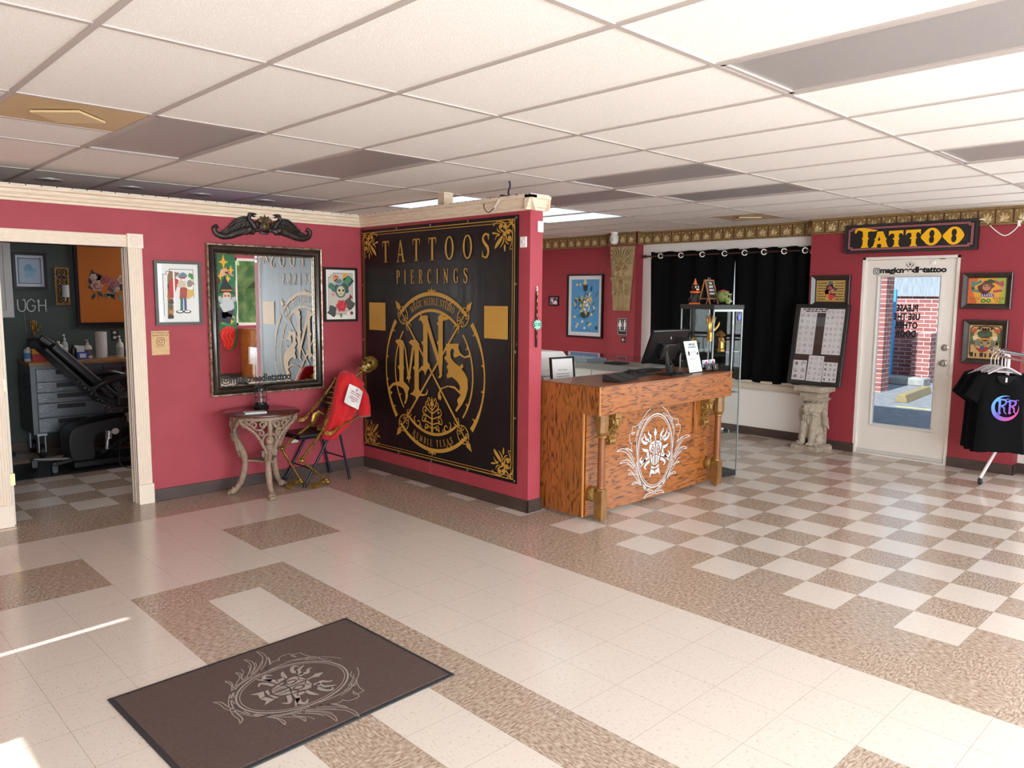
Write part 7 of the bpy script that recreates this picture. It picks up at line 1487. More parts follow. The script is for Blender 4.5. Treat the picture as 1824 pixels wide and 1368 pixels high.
# black reclining chair on its mat
LTH = M('black_vinyl_leather', '#17171a', 0.42, coat=0.1); CHB = M('black_chair_metal', '#111113', 0.5)
tag(obj('floor_mat', MB().box(-3.0, -1.2, 5.98, 6.75, 0.0, 0.008), M('black_floor_mat', '#1d1c1d', 0.35), bevel=0.003), 'thin black floor mat under the black reclining chair in the side room', 'mat')
t = thing('tattoo_chair', 'black reclining tattoo chair with a raised backrest, in the side room', 'chair', (-1.985, 6.35, 0.008))
def cush(p0, p1, w_, th, n=10):
    p0, p1 = Vector(p0), Vector(p1); m = MB(); d_ = (p1-p0).normalized(); nn = Vector((-d_.z, 0, d_.x)); L_ = (p1-p0).length
    m.m = Matrix(((d_.x, 0, nn.x, p0.x), (d_.y, 1, nn.y, p0.y), (d_.z, 0, nn.z, p0.z), (0, 0, 0, 1))); m.box(0, L_, -w_/2, w_/2, -th/2, th/2); return m
obj('backrest', cush((-0.50, 0, 1.20), (0.02, 0, 0.66), 0.46, 0.085), LTH, t, bevel=0.03, seg=4); obj('headrest', cush((-0.585, 0, 1.275), (-0.47, 0, 1.185), 0.30, 0.075), LTH, t, bevel=0.025, seg=3)
obj('back_shell', cush((-0.555, 0, 1.165), (-0.06, 0, 0.61), 0.40, 0.04), CHB, t, bevel=0.01); obj('seat', cush((0.02, 0, 0.62), (0.55, 0, 0.60), 0.48, 0.11), LTH, t, bevel=0.03, seg=4); obj('leg_rest', cush((0.58, 0, 0.60), (1.05, 0, 0.50), 0.42, 0.09), LTH, t, bevel=0.03, seg=4)
for s in (-1, 1): a_ = obj('armrest', MB().tube(crv([(-0.20, s*0.30, 0.775), (-0.08, s*0.30, 0.84), (0.12, s*0.30, 0.865), (0.34, s*0.30, 0.80)], 5), [0.030, 0.036, 0.036, 0.03], 10, flat=1.2), LTH, t, smooth=True); obj('arm_support', MB().tube([(0.06, s*0.30, 0.83), (0.16, s*0.29, 0.70), (0.24, s*0.24, 0.58)], 0.022, 8), CHB, a_)
m = MB()
for k in range(6): m.sph((-0.30+0.055*k, -0.205, 0.84-0.062*k), 0.009, 0.006, 0.009, 6, 4); m.sph((-0.265+0.055*k, -0.205, 0.82-0.062*k), 0.007, 0.006, 0.007, 6, 4)
obj('bolts', m, M('bright_bolt', '#c9c9cc', 0.25, 0.9), t)
m = MB(); m.prism(crv([(-0.36, 0.06), (-0.40, 0.24), (-0.37, 0.36), (-0.24, 0.42), (0.10, 0.46), (0.30, 0.45), (0.30, 0.36), (0.0, 0.33), (-0.16, 0.28), (-0.18, 0.06)], 4, True), -0.16, 0.16); obj('pedestal', m, CHB, t, bevel=0.015)
obj('base', MB().box(-0.38, 0.75, -0.22, 0.22, 0.0, 0.07), CHB, t, bevel=0.02); obj('lift_arm', MB().tube([(-0.10, -0.05, 0.10), (0.30, -0.05, 0.30), (0.28, 0, 0.56)], 0.035, 10), CHB, t)
obj('cylinder', MB().cyl((-0.08, -0.20, 0.16), (-0.06, -0.20, 0.34), 0.018).cyl((-0.06, -0.20, 0.26), (-0.055, -0.20, 0.34), 0.032), M('chrome_cylinder', '#c4c6ca', 0.2, 0.8), t); obj('knob', MB().sph((0.0, -0.22, 0.33), 0.035, 0.02, 0.032), P('#d9d9da', 0.4), t, smooth=True); obj('control_box', MB().box(0.13, 0.30, -0.24, -0.10, 0.40, 0.49), P('#cfcbc8', 0.45), t, bevel=0.008)
for p in ((-0.665, 0.0), (-0.58, -0.36)):
    c = obj('caster', MB().cyl((p[0]-0.02, p[1], 0.032), (p[0]+0.02, p[1], 0.032), 0.032, n=16).box(p[0]-0.026, p[0]+0.026, p[1]-0.03, p[1]+0.03, 0.035, 0.10), P('#1b1b1d', 0.4), t, bevel=0.004); obj('caster_arm', MB().tube([(p[0], p[1], 0.10), (-0.34, -0.08, 0.075)], [0.016, 0.022], 8), M('caster_steel', '#8e9094', 0.3, 0.7), c)
tag(obj('power_cord', MB().tube(crv([(-1.93, 6.12, 0.46), (-1.98, 6.02, 0.25), (-2.02, 5.93, 0.06), (-1.95, 5.86, 0.012), (-1.80, 5.88, 0.012), (-1.62, 5.95, 0.012)], 6), 0.006, 6), P('#1d1c1c', 0.5)), 'thin black cord looping down to the floor from the black reclining chair', 'cord')
t = thing('work_stool', 'stool with chrome legs and black feet, only a leg showing left of the tool chest', 'stool', (-2.88, 7.15, 0))
obj('seat', MB().lathe([(0, 0.46), (0.17, 0.46), (0.18, 0.49), (0.17, 0.52), (0, 0.525)], (0, 0, 0), 24), LTH, t, smooth=True)
for k in range(4): a = PI/4+k*PI/2-0.35; l_ = obj('leg', MB().tube([(0.12*math.cos(a), 0.12*math.sin(a), 0.46), (0.2*math.cos(a), 0.2*math.sin(a), 0.3), (0.27*math.cos(a), 0.27*math.sin(a), 0.03)], 0.011, 8), M('stool_chrome', '#b9bbbf', 0.2, 0.8), t, smooth=True); obj('foot', MB().cyl((0.265*math.cos(a), 0.265*math.sin(a), 0.0), (0.265*math.cos(a), 0.265*math.sin(a), 0.05), 0.018), BLP, l_)
t = thing('neon_sign', 'purple glowing script neon tube inside the side room, mirrored in the orange artwork', 'sign', (-1.35, WY+0.15, 2.02), PI)
m = MB(); m.tube([(x, -0.03, z) for x, z in crv([(-.22, -.06), (-.17, .05), (-.12, -.02), (-.10, .05), (-.05, -.03), (0, .05), (.05, -.03), (.10, .05), (.15, -.02), (.22, .02)], 5)], 0.008, 6); obj('tube', m, M('purple_neon', '#9b3dff', 0.5, emit=6), t, smooth=True); obj('mount', MB().box(-0.2, 0.2, -0.02, -0.012, -0.01, 0.01), BLP, t)
# ------------------------------------------------------------------ round cast iron table
IRON = M('taupe_cast_iron', '#9c8470', 0.6, hex2='#86705e', scale=30, bump=0.15, bscale=90)
TX, TY = -1.42, 4.135
t = thing('pedestal_table', 'round dark red wood table on ornate taupe cast iron legs, under the mirror', 'table', (TX, TY, 0))
obj('table_top', MB().lathe([(0, 0.688), (0.285, 0.688), (0.300, 0.692), (0.313, 0.700), (0.311, 0.710), (0.300, 0.7155), (0, 0.7155)], (0, 0, 0), 56), M('dark_cherry_wood', '#4a1512', 0.22, hex2='#5c1d17', scale=5, stretch=(1, 7, 1), coat=0.4), t, smooth=True)
obj('rim_band', MB().lathe([(0.255, 0.66), (0.262, 0.66), (0.262, 0.688), (0.255, 0.688)], (0, 0, 0), 40), IRON, t, smooth=True)
for ang in (258, 150, 28):
    a = math.radians(ang); rx_, ry_ = math.cos(a), math.sin(a); sx_, sy_ = -ry_, rx_     # radial, tangent
    def W3(r, s, z): return (rx_*r+sx_*s, ry_*r+sy_*s, z)
    lg = obj('leg', MB().tube([W3(r, 0, z) for r, z in crv([(0.225, 0.67), (0.235, 0.56), (0.205, 0.45), (0.165, 0.36), (0.150, 0.28), (0.158, 0.20), (0.185, 0.11), (0.225, 0.05), (0.250, 0.035)], 5)], [0.014, 0.018, 0.026, 0.026, 0.020, 0.022, 0.021, 0.018, 0.024], 10, flat=1.25), IRON, t, smooth=True)
    ft = MB().sph(W3(0.253, 0, 0.026), 0.036, 0.030, 0.026, 12, 8)
    for k in (-1, 0, 1): ft.sph(W3(0.285, 0.017*k, 0.016), 0.015, 0.013, 0.016, 8, 5)
    obj('paw_foot', ft, IRON, lg, smooth=True)
    ap = MB(); R_ = lambda z: 0.236-0.10*max(0, (0.58-z))**1.2*2.2
    def P3(s, z): rr = math.sqrt(max(0.0, R_(z)**2-s*s*0.55)); return W3(rr, s, z)
    for sg in (-1, 1):
        ap.tube([P3(sg*s, z) for s, z in crv([(0.222, 0.665), (0.205, 0.635), (0.165, 0.605), (0.115, 0.56), (0.075, 0.50), (0.045, 0.44), (0.022, 0.38)], 5)], [0.012, 0.013, 0.011, 0.010, 0.010, 0.011, 0.012], 7)
        for s_, z_ in crv([(0.222, 0.665), (0.205, 0.635), (0.165, 0.605), (0.115, 0.56), (0.075, 0.50), (0.045, 0.44), (0.022, 0.38)], 5)[3:26:2]: ap.sph(P3(sg*(s_+.007), z_-.005), 0.010, 0.010, 0.010, 6, 4)
        for cx, cz, r0, a0, tr in ((0.125, 0.625, 0.032, 0, 430), (0.055, 0.625, 0.030, 180, -430), (0.070, 0.555, 0.028, 60, 420)):
            ap.tube([P3(sg*(cx+dx), cz+dz) for dx, dz in curl(0, 0, r0, 0.006, a0, tr, 16)], [0.009, 0.006], 6)
        ap.tube([P3(sg*s, z) for s, z in crv([(0.018, 0.655), (0.05, 0.60), (0.10, 0.585), (0.15, 0.63), (0.19, 0.655)], 4)], 0.008, 6)
        ap.tube([P3(sg*s, z) for s, z in crv([(0.05, 0.43), (0.058, 0.48), (0.04, 0.535), (0.0, 0.552)], 4)], 0.009, 6)
    for k in range(7): s_ = -0.22+0.44*k/6; ap.tube([P3(s_, 0.668), P3(s_+0.02, 0.668)], 0.012, 6)
    ap.sph(P3(0, 0.495), 0.036, 0.030, 0.045, 12, 8); ap.sph(P3(0, 0.505), 0.024, 0.046, 0.026, 10, 6) if False else ap.sph(W3(R_(.51)+.02, 0, 0.515), 0.020, 0.020, 0.022, 8, 6)
    ap.tube([W3(R_(.63)+.006, 0, 0.66), W3(R_(.60)+.012, 0, 0.60), W3(R_(.55)+.01, 0, 0.55)], [0.016, 0.022, 0.012], 8)
    for k in range(6): ap.sph(W3(R_(.40)+0.012-0.006*k, 0, 0.44-0.022*k), 0.013, 0.013, 0.012, 8, 5)
    obj('pierced_apron', ap, IRON, lg, smooth=True)
    m = MB().sph((0, 0, 0), 0.030, 0.024, 0.036, 10, 8); q = a+PI/3
    for k in range(6): m.sph((0.026*math.cos(k), -0.012, 0.026*math.sin(k)), 0.012, 0.012, 0.012, 6, 4)
    m.sph((0, -0.022, -0.006), 0.014, 0.012, 0.012, 8, 5); o = obj('corner_mask', m, IRON, t, smooth=True, loc=(0.238*math.cos(q), 0.238*math.sin(q), 0.630), rot=(0, 0, q+PI/2))
m = MB(); pts = []
for k in range(36): a = 2*PI*k/36; r = 0.075+0.075*max(0, math.cos(1.5*(a-math.radians(258-0)) % (2*PI)))**2 if False else 0.085+0.065*(0.5+0.5*math.cos(3*(a-math.radians(266))))**2; pts.append((r*math.cos(a), r*math.sin(a)))
A = [m.av((x, y, 0.285)) for x, y in pts]; B_ = [m.av((x, y, 0.300)) for x, y in pts]; m.af(A[::-1]); m.af(B_)
for k in range(36): m.af((A[k], A[(k+1) % 36], B_[(k+1) % 36], B_[k]))
obj('lower_shelf', m, IRON, t)
t = thing('white_packet', 'crumpled white packet on the lower shelf of the round table', 'packet', (TX+0.045, TY+0.03, 0.3005), 0.5); obj('packet', MB().box(-0.04, 0.04, -0.025, 0.025, 0, 0.05), P('#d4d0d2', 0.6), t, bevel=0.012); obj('flap', MB().box(-0.045, 0.0, -0.03, 0.02, 0.05, 0.056), P('#bdb8c0', 0.6), t)
t = thing('lantern', 'small black lantern with a glass chimney on the round table', 'lantern', (-1.36, 4.27, 0.716))
LB = M('black_lantern_metal', '#1d1a19', 0.45, 0.3)
obj('base', MB().lathe([(0.062, 0), (0.066, 0.012), (0.056, 0.026), (0.046, 0.030), (0.046, 0.044), (0, 0.046)], (0, 0, 0), 24), LB, t, smooth=True)
m = MB()
for k in range(4): a = PI/4+k*PI/2; m.cyl((0.05*math.cos(a), 0.05*math.sin(a), 0.03), (0.05*math.cos(a), 0.05*math.sin(a), 0.172), 0.004, n=6)
for z in (0.09, 0.14): m.tube([(0.05*math.cos(2*PI*k/24), 0.05*math.sin(2*PI*k/24), z) for k in range(24)], 0.0025, 5, closed=True)
obj('cage', m, LB, t); obj('lid', MB().lathe([(0.058, 0.17), (0.060, 0.178), (0.045, 0.184), (0.03, 0.198), (0, 0.20)], (0, 0, 0), 24), LB, t, smooth=True)
obj('chimney', MB().lathe([(0.034, 0.046), (0.036, 0.10), (0.033, 0.17)], (0, 0, 0), 20), glass('lantern_glass', refl=1.2), t, smooth=True); obj('candle', MB().cyl((0, 0, 0.046), (0, 0, 0.085), 0.010).cyl((0, 0, 0.085), (0, 0, 0.125), 0.004), P('#8b8683', 0.4), t); obj('knob', MB().cyl((0.045, 0, 0.065), (0.08, 0, 0.065), 0.003, n=6), LB, t)
t = thing('leaflet_stack', 'small stack of pale blue white leaflets at the front of the round table', 'leaflets', (-1.545, 4.005, 0.716), math.radians(-14)); obj('stack', MB().box(-0.085, 0.085, -0.045, 0.045, 0, 0.010), P('#c4d2d8', 0.5), t); obj('top_sheet', MB().box(-0.083, 0.087, -0.043, 0.047, 0.0104, 0.0125), P('#d6dcdc', 0.5), t)

# ------------------------------------------------------------------ folding chair
NAVY = M('dark_blue_steel', '#1a1a2c', 0.35, 0.3)
t = thing('folding_chair', 'black metal folding chair carrying the gold skeleton in the corner', 'folding chair', (-0.85, 4.25, 0))
YN, YF = -0.185, 0.17
for y in (YN, YF):
    obj('leg', MB().tube([(-0.225, y, 0.012), (0.035, y, 0.44), (0.20, y, 0.72), (0.225, y, 0.80)], 0.0115, 8), NAVY, t, smooth=True); obj('leg', MB().tube([(0.235, y*0.96, 0.012), (0.185, y*0.96, 0.24), (0.145, y*0.96, 0.425)], 0.0115, 8), NAVY, t, smooth=True)
m = MB()
for x in (-0.225, 0.235):
    for y in (YN, YF): m.cyl((x, y if x < 0 else y*.96, 0), (x, y if x < 0 else y*.96, 0.03), 0.015, n=10)
obj('foot_caps', m, BLP, t); obj('crossbar', MB().tube([(0.19, YN*.96, 0.21), (0.19, YF*.96, 0.21)], 0.007, 8), NAVY, t); obj('crossbar', MB().tube([(-0.14, YN, 0.15), (-0.14, YF, 0.15)], 0.007, 8), NAVY, t)
obj('seat', MB().box(-0.27, 0.14, YN+0.005, YF-0.005, 0.425, 0.437).box(-0.25, 0.12, YN+0.02, YF-0.02, 0.437, 0.462, 1), [NAVY, LTH], t, bevel=0.008, seg=3)
m = MB(); m.m = Matrix.Translation((0.205, 0, 0.70)) @ Matrix.Rotation(math.radians(16), 4, 'Y'); m.box(-0.022, 0.0, YN+0.008, YF-0.008, -0.06, 0.12); obj('backrest', m, LTH, t, bevel=0.01, seg=3)

# ------------------------------------------------------------------ gold skeleton in a red shirt
SKG = M('gold_skeleton', '#a8853c', 0.38, 0.65, hex2='#6b4f1f', scale=35, lo=.4, hi=.72)
t = thing('skeleton', 'gold skeleton slumped on the folding chair in a red shirt with a white paper', 'skeleton', (-0.85, 4.20, 0))
O_ = Vector((-0.85, 4.20, 0))
def L3(p): return tuple(Vector(p)-O_)
def bone(name, a, b, r, knob=1.9, twin=False, parent=t):
    a, b = Vector(L3(a)), Vector(L3(b)); m = MB(); d_ = (b-a); mid = (a+b)/2; nn = d_.cross(Vector((0, 0, 1))).normalized()
    if twin:
        for s in (-1, 1): m.tube([a+nn*s*r*.8, mid+nn*s*r*1.5, b+nn*s*r*.9], [r*.8, r*.7, r*.8], 8)
    else: m.tube([a, a+d_*.12, mid, b-d_*.12, b], [r*1.3, r, r*.85, r, r*1.3], 10)
    for p, s in ((a, 1), (b, 1)):
        for q in (-1, 1): m.sph(p+nn*q*r*knob*.55, r*knob*.8, r*knob*.8, r*knob*.75, 10, 6)
    return obj(name, m, SKG, parent, smooth=True)
hipR, kneeR, ankR = (-0.850, 4.105, 0.490), (-1.150, 3.985, 0.265), (-0.905, 3.995, 0.055)
hipL, kneeL, ankL = (-0.905, 4.23, 0.530), (-1.245, 4.150, 0.360), (-1.085, 4.130, 0.060)
bone('femur', hipR, kneeR, 0.013); bone('femur', hipL, kneeL, 0.013); bone('shin', kneeR, ankR, 0.010, 1.9, True); bone('shin', kneeL, ankL, 0.010, 1.9, True)
def foot(ank, toe):
    m = MB(); a, b = Vector(L3(ank)), Vector(L3(toe)); d_ = b-a; d_.z = 0; L_ = d_.length; d_.normalize(); nn = Vector((-d_.y, d_.x, 0))
    m.sph(a-d_*0.02+Vector((0, 0, -0.022)), 0.024, 0.022, 0.022, 10, 6); m.sph(a+d_*0.03+Vector((0, 0, -0.016)), 0.028, 0.022, 0.018, 10, 6)
    for k in range(5):
        o_ = nn*(k-2)*0.011; e = a+d_*(L_*(1-.05*abs(k-1)))+nn*(k-2)*0.021; e.z = 0.008
        m.tube([a+d_*0.03+o_+Vector((0, 0, -0.012)), a+d_*L_*.6+nn*(k-2)*0.017+Vector((0, 0, -0.026)), e], [0.006, 0.005, 0.0045], 6)
        m.sph(e-d_*0.02+Vector((0, 0, 0.002)), 0.0065, 0.0065, 0.0065, 6, 4); m.sph(e, 0.006, 0.006, 0.006, 6, 4)
    obj('foot', m, SKG, t, smooth=True)
foot(ankR, (-1.075, 3.975, 0.01)); foot(ankL, (-1.225, 4.115, 0.01))
m = MB()
for s, hp in ((-1, hipR), (1, hipL)):
    h = Vector(L3(hp)); m.tube([h+Vector((0.01, 0, 0.0)), h+Vector((0.05, s*0.015, 0.07)), h+Vector((0.085, -s*0.01, 0.10)), h+Vector((0.11, -s*0.05, 0.07))], [0.026, 0.040, 0.032, 0.016], 10, flat=0.5)
    m.tube([h+Vector((0.0, 0, -0.01)), h+Vector((-0.035, -s*0.04, 0.0)), h+Vector((-0.01, -s*0.075, 0.02))], [0.018, 0.014, 0.012], 8)
    m.sph(h, 0.026, 0.026, 0.026, 10, 8)
m.sph(L3((-0.80, 4.145, 0.53)), 0.035, 0.035, 0.045, 10, 8); obj('pelvis', m, SKG, t, smooth=True)
sp_ = crv([(-0.80, 4.145, 0.55), (-0.755, 4.155, 0.66), (-0.70, 4.16, 0.77), (-0.62, 4.155, 0.865), (-0.52, 4.145, 0.920), (-0.43, 4.13, 0.985)], 5); m = MB()
for k, p in enumerate(sp_): m.sph(L3(p), 0.021 if k < 16 else 0.017, 0.021 if k < 16 else 0.017, 0.013, 10, 6); m.sph(L3((p[0]+0.018, p[1]+0.008, p[2]-0.012)), 0.010, 0.008, 0.008, 6, 4)
m.tube([L3(p) for p in sp_], 0.010, 8); obj('spine', m, SKG, t, smooth=True)
m = MB()
for k in range(7):
    c = Vector(sp_[7+k*2]) if 7+k*2 < len(sp_) else Vector(sp_[-6]); ax = Vector((0.62, 0, 0.78)); pl = Vector((-0.78, 0, 0.62)); r = 0.095-0.006*abs(k-3)
    m.tube([tuple(c-O_+pl*(0.015+r*0.5*math.cos(a))*0.9+Vector((0, 1, 0))*r*math.sin(a)*0.75-ax*0.02*math.cos(a)) for a in [2*PI*q/20 for q in range(20)]], 0.0065, 6, closed=True)
obj('ribcage', m, SKG, t, smooth=True)
# skull: face to the upper left, chin to the left
sk = MB(); HM = Matrix.Translation(L3((-0.350, 4.125, 1.045))) @ Matrix.Rotation(math.radians(38), 4, 'Y') @ Matrix.Rotation(math.radians(-90+38), 4, 'Z')
sk.m = HM; sk.sph((0, 0.02, 0.025), 0.068, 0.085, 0.066, 20, 14); sk.sph((0, -0.035, -0.02), 0.048, 0.040, 0.042, 14, 10)
for s in (-1, 1):
    sk.sph((s*0.048, -0.03, -0.012), 0.020, 0.026, 0.012, 8, 6); sk.tube([(s*0.008, -0.066, 0.018), (s*0.030, -0.068, 0.026), (s*0.052, -0.045, 0.012)], 0.010, 7); sk.tube([(s*0.055, -0.03, -0.01), (s*0.06, 0.01, -0.012)], 0.008, 6)
sk.tube([(0, -0.066, 0.015), (0, -0.074, -0.006)], 0.009, 7); sk.sph((0, -0.062, -0.045), 0.030, 0.018, 0.016, 10, 6); so2 = obj('skull', sk, SKG, t, smooth=True)
m = MB(); m.m = HM
for s in (-1, 1): m.sph((s*0.028, -0.064, 0.002), 0.017, 0.012, 0.016, 12, 8)
m.sph((0, -0.072, -0.024), 0.009, 0.008, 0.012, 8, 6); obj('eye_sockets', m, P('#15110b', 0.8), so2, smooth=True)
m = MB(); m.m = HM; m.tube(crv([(-0.052, 0.0, -0.03), (-0.048, -0.035, -0.075), (-0.022, -0.068, -0.090), (0, -0.074, -0.092), (0.022, -0.068, -0.090), (0.048, -0.035, -0.075), (0.052, 0.0, -0.03)], 4), [0.010, 0.014, 0.015, 0.015, 0.014, 0.010], 8); obj('jaw', m, SKG, so2, smooth=True)
m = MB(); m.m = HM
for r_, z_ in ((0.029, -0.060), (0.028, -0.074)):
    for k in range(8): a = math.radians(-62+124*k/7); m.sph((r_*math.sin(a), -0.046-r_*0.95*math.cos(a), z_), 0.0048, 0.004, 0.0068, 6, 4)
obj('teeth', m, P('#c9b583', 0.5), so2, smooth=True)
# arms and hands
bone('upper_arm', (-0.475, 4.115, 0.83), (-0.495, 4.02, 0.62), 0.012); bone('forearm', (-0.500, 4.01, 0.605), (-0.765, 3.985, 0.515), 0.008, 1.7, True)
bone('upper_arm', (-0.63, 4.25, 0.92), (-0.72, 4.28, 0.79), 0.012); bone('forearm', (-0.72, 4.28, 0.785), (-0.905, 4.235, 0.640), 0.008, 1.7, True)
def shand(w_, dirv, side, down):
    m = MB(); w0 = Vector(L3(w_)); d_ = Vector(dirv).normalized(); s_ = Vector(side).normalized(); n_ = d_.cross(s_).normalized()*down
    for k in range(6): m.sph(w0+d_*(0.012+0.014*(k // 3))+s_*(-0.014+0.014*(k % 3)), 0.010, 0.010, 0.009, 7, 5)
    for k, l in enumerate((0.072, 0.080, 0.076, 0.062)):
        b0 = w0+d_*0.03+s_*(-0.020+0.0135*k); b1 = b0+d_*0.052+s_*(-0.012+0.008*k); b2 = b1+(d_*0.8+n_*0.45)*l*0.45; b3 = b2+(d_*0.5+n_*0.85)*l*0.32; b4 = b3+(d_*0.2+n_*0.95)*l*0.25
        m.tube([b0, b1], [0.0045, 0.0045], 6); m.tube([b1, b2, b3, b4], [0.0045, 0.004, 0.004, 0.003], 6)
        for q in (b1, b2, b3): m.sph(q, 0.0062, 0.0062, 0.0062, 7, 5)
    t0 = w0+d_*0.015-s_*0.02; t1 = t0+d_*0.028-s_*0.022; t2 = t1+d_*0.028-s_*0.004+n_*0.010; t3 = t2+d_*0.020+n_*0.012; m.tube([t0, t1, t2, t3], [0.007, 0.0065, 0.006, 0.004], 6); m.sph(t1, 0.008, 0.008, 0.008, 7, 5); m.sph(t2, 0.0075, 0.0075, 0.0075, 7, 5)
    obj('hand', m, SKG, t, smooth=True)
shand((-0.775, 3.985, 0.512), (-0.85, -0.05, -0.50), (-0.35, -0.75, 0.55), 1); shand((-0.915, 4.233, 0.632), (-0.75, -0.1, -0.62), (-0.4, -0.75, 0.5), 1)
# shirt: torso tilted back to the right, right sleeve hanging
RED_T = M('red_cotton', '#c40c18', 0.8, sheen=0.2)
Lc = crv([(-0.600, 1.005), (-0.665, 0.985), (-0.720, 0.88), (-0.765, 0.72), (-0.830, 0.55), (-0.900, 0.415)], 6); Rc = crv([(-0.420, 0.865), (-0.440, 0.79), (-0.485, 0.69), (-0.545, 0.595), (-0.64, 0.50), (-0.80, 0.395)], 6)
def shp(u, v):
    k = v*(len(Lc)-1); i = min(int(k), len(Lc)-2); f_ = k-i; l = [Lc[i][j]*(1-f_)+Lc[i+1][j]*f_ for j in (0, 1)]; r = [Rc[i][j]*(1-f_)+Rc[i+1][j]*f_ for j in (0, 1)]
    a = 2*PI*u; c = math.cos(a); s = math.sin(a); w_ = 0.5-0.5*math.copysign(abs(c)**0.8, c); x = l[0]*(1-w_)+r[0]*w_; z = l[1]*(1-w_)+r[1]*w_
    y = 4.135-v*0.06+(0.105+0.01*math.sin(11*w_+2*v))*(-s if s > 0 else -s*0.6)*(1-0.30*v)*(0.72+0.28*min(1, v*5)); y += (0.020*math.sin(15*w_+2.5*math.sin(4*v)+5*v)*min(1, 1.3*v)+0.010*math.sin(26*v-9*w_))*(1 if s > 0 else 0)
    return L3((x+0.006*math.sin(9*w_)*v, y, z))
m = MB(); m.grid(shp, 48, 34, cu=True)
sh = obj('shirt', m, RED_T, t, smooth=True)
obj('sleeve', MB().tube([L3(p) for p in ((-0.475, 4.115, 0.835), (-0.462, 4.07, 0.75), (-0.475, 4.03, 0.66), (-0.490, 4.01, 0.580))], [0.050, 0.068, 0.072, 0.076], 16, flat=0.65), RED_T, sh, smooth=True)
obj('collar', MB().tube([L3(p) for p in crv([(-0.600, 4.10, 0.985), (-0.545, 4.06, 0.905), (-0.47, 4.06, 0.870), (-0.435, 4.11, 0.875), (-0.47, 4.19, 0.925), (-0.545, 4.19, 0.985)], 5, True)], 0.008, 7, closed=True), RED_T, sh, smooth=True)
# paper pinned on the chest, turned with the shirt
pm = MB(); ex = Vector((0.80, 0, -0.60)); ez = Vector((0.50, 0.22, 0.84)).normalized(); pc = Vector(L3((-0.612, 3.985, 0.775)))
ex = (ex-ez*ex.dot(ez)).normalized(); en = ex.cross(ez)
pm.m = Matrix(((ex.x, -en.x if False else en.x*-1, ez.x, pc.x), (ex.y, -en.y, ez.y, pc.y), (ex.z, -en.z, ez.z, pc.z), (0, 0, 0, 1)))
pm.grid(lambda u, v: ((u-.5)*0.165, -0.004+0.010*math.sin(5*u+2*v), (v-.5)*0.185), 8, 8); pp = obj('paper', pm, P('#e3e1df', 0.6), sh, smooth=True); pp['label'] = 'white paper with red lettering'
pw = MB(); pw.m = pm.m; pw.y = -0.016; pw.map2 = None
for k, (s, zz) in enumerate((('MAGIC NEEDLE', .030), ('TATTOO STUDIO', .010))): pw.text(s, 0.017 if k != 1 else .014, 0, zz, sx=.9, bold=.0004)

for zz, hw_ in ((-.014, .045), (-.032, .05), (-.050, .02)): pw.rect(-hw_, hw_, zz, zz+.006)
pw.rib(ell(0, .066, .012, .013, 0, 360, 12)[:-1], .002, 0, 1, True); pw.disc(0, .066, .006, .007); obj('lettering', pw, P('#b0444a'), sh)
# ------------------------------------------------------------------ entrance mat
t = thing('door_mat', 'dark brown entrance mat with a grey oval emblem on the tiled floor', 'mat', (-2.885, 0.962, 0.0005), math.radians(1.6))
MATM = M('brown_mat_pile', '#4b3a36', 0.95, hex2='#59463f', scale=160, bump=0.6, bscale=420, dist=0.004)
obj('pile', MB().box(-0.565, 0.565, -0.410, 0.410, 0, 0.009), MATM, t, bevel=0.003); obj('rubber_edge', MB().box(-0.585, 0.585, -0.430, 0.430, 0, 0.006), M('dark_rubber_edge', '#2a2a2e', 0.6), t, bevel=0.002)
f = MB(); f.m = Matrix(((1, 0, 0, 0), (0, 0, 1, 0), (0, -1, 0, 0.0092), (0, 0, 0, 1))); f.y = 0
mask_emblem(f, 0.02, -0.02, 0.80, 1, rot=-PI/2+0.02); obj('emblem', f, [M('grey_mat_print', '#a0958e', 0.9, hex2='#8a7f78', scale=200), P('#4b3a36', 0.95)], t)

# ------------------------------------------------------------------ front wall, seen in the mirror
t = thing('wizard_cutout', 'painted cutout of a bearded wizard with stars, seen in the big mirror', 'cutout', (2.30, FRONT_Y+0.013, 0.55), PI)
a = Art(); a.y = -0.012; q = random.Random(6)
sil = [(-.16, 1.95), (.14, 1.95), (.2, 1.7), (.19, 1.5), (.13, 1.4), (.2, 1.25), (.17, 1.05), (.2, .85), (.16, .6), (.18, .45), (.1, .12), (0, 0), (-.14, .08), (-.2, .35), (-.18, .6), (-.21, .9), (-.17, 1.2), (-.2, 1.5)]
obj('board', MB().prism(crv(sil, 4, True), -0.0115, 0), P('#1f6a3c', 0.5), t)
for k in range(16): blot(a, q.uniform(-.13, .13), q.choice([q.uniform(1.35, 1.85), q.uniform(.45, .75)]), .06, ['#1f7a44', '#2f9454', '#17603a'][k % 3], 1+k*.05, k)
def star(x, z, s, h='#f0a81e', lay=3): a.flat([(x, z+s*1.5), (x+s*.3, z+s*.3), (x+s, z), (x+s*.3, z-s*.3), (x, z-s*1.5), (x-s*.3, z-s*.3), (x-s, z), (x-s*.3, z+s*.3)], a.c(h), lay)
for x, z, s in ((.05, 1.78, .10), (-.1, 1.62, .07), (.12, 1.5, .06), (-.03, 1.45, .06), (.1, .62, .06), (-.08, .6, .05), (0, 1.62, .05)): star(x, z, s)
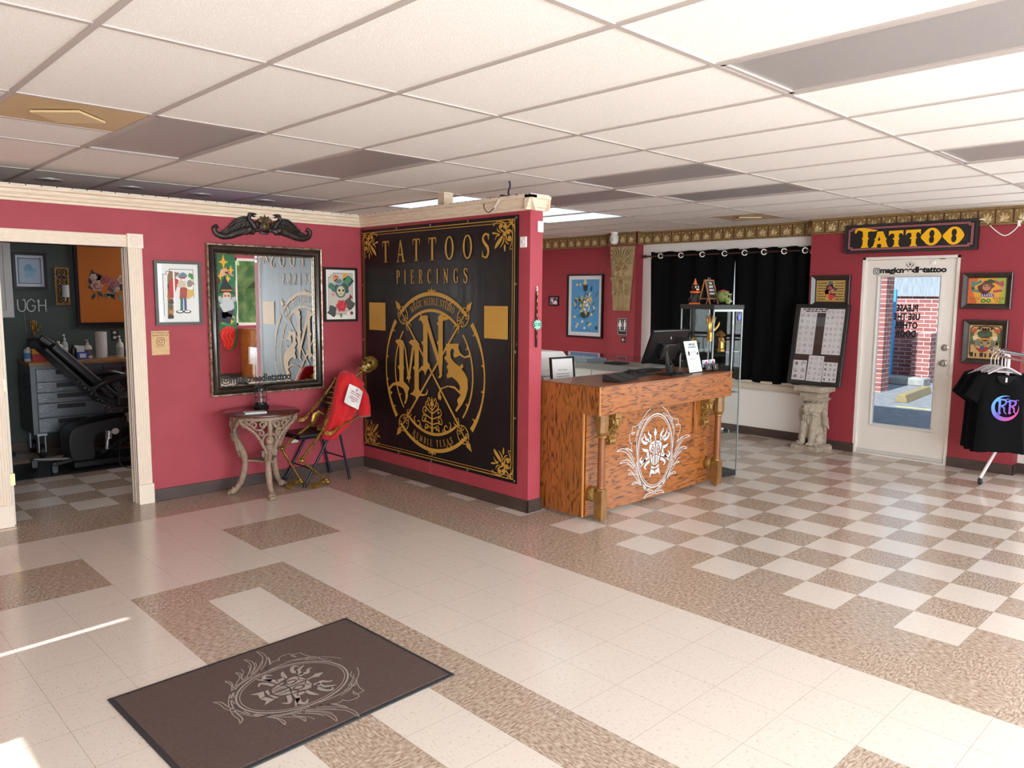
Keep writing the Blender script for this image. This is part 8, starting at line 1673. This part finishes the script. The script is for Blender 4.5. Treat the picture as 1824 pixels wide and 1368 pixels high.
for hz in (1.58, .74):
    blot(a, .05, hz, .075, '#dba07c', 4, 3, 10, .2)
    for k in range(4): a.rib([(.02-.03*k, hz), (-.06-.03*k, hz-.05-.01*k)], [.03, .014], a.c('#dba07c'), 4)
a.flat([(-.14, 1.22), (.15, 1.20), (.03, 1.52), (-.02, 1.40)], a.c('#17161a'), 5); a.flat(crv([(-.19, 1.14), (0, 1.25), (.19, 1.16), (.1, 1.17), (0, 1.18), (-.1, 1.17)], 4, True), a.c('#17161a'), 6); a.rib([(-.11, 1.22), (.11, 1.22)], .02, a.c('#e08a1e'), 7)
a.disc(0, 1.10, .085, .10, a.c('#dba88c'), 5); blot(a, 0, .93, .13, '#b9bcc0', 6, 2, 14, .22, 1.2); blot(a, -.13, 1.03, .06, '#a9adb2', 5, 4); blot(a, .13, 1.03, .06, '#a9adb2', 5, 5)
for s in (-1, 1): a.disc(s*.035, 1.11, .022, .015, a.c('#17161a'), 7)
a.flat([(-.15, .85), (.16, .9), (.19, .6), (-.05, .55)], a.c('#2a2c3a'), 4); a.flat(crv([(-.15, .42), (-.03, .5), (.1, .46), (.16, .35), (.1, .1), (0, .02), (-.1, .1)], 4, True), a.c('#d5201c'), 5)
for k in range(3): a.rib(crv([(-.08+.08*k, .4), (-.03+.08*k, .3), (-.09+.08*k, .2), (-.04+.06*k, .1)], 4), .02, a.c('#f0503a'), 6)
obj('painting', a, a.mats(0.5), t)
t = thing('low_wood_cabinet', 'wooden cabinet under the front window behind the viewer, seen in the mirror', 'cabinet', (2.92, FRONT_Y+0.02, 0), PI)
obj('body', MB().box(-0.42, 0.36, -0.45, 0, 0.0, 0.98), OAKZ, t, bevel=0.003); obj('top', MB().box(-0.44, 0.38, -0.47, 0, 0.98, 1.01), OAKX, t); obj('shelf_recess', MB().box(0.05, 0.33, -0.455, -0.45, 0.35, 0.62), P('#1b1715'), t)
t = thing('white_device', 'small white and black box on the wooden cabinet shelf, seen in the mirror', 'box', (2.78, FRONT_Y+0.485, 0.36), PI); obj('case', MB().box(-0.05, 0.03, -0.03, 0.0, 0, 0.16), P('#e6e4e2'), t); obj('front', MB().box(-0.045, 0.0, -0.032, -0.03, 0.02, 0.14), BLP, t)
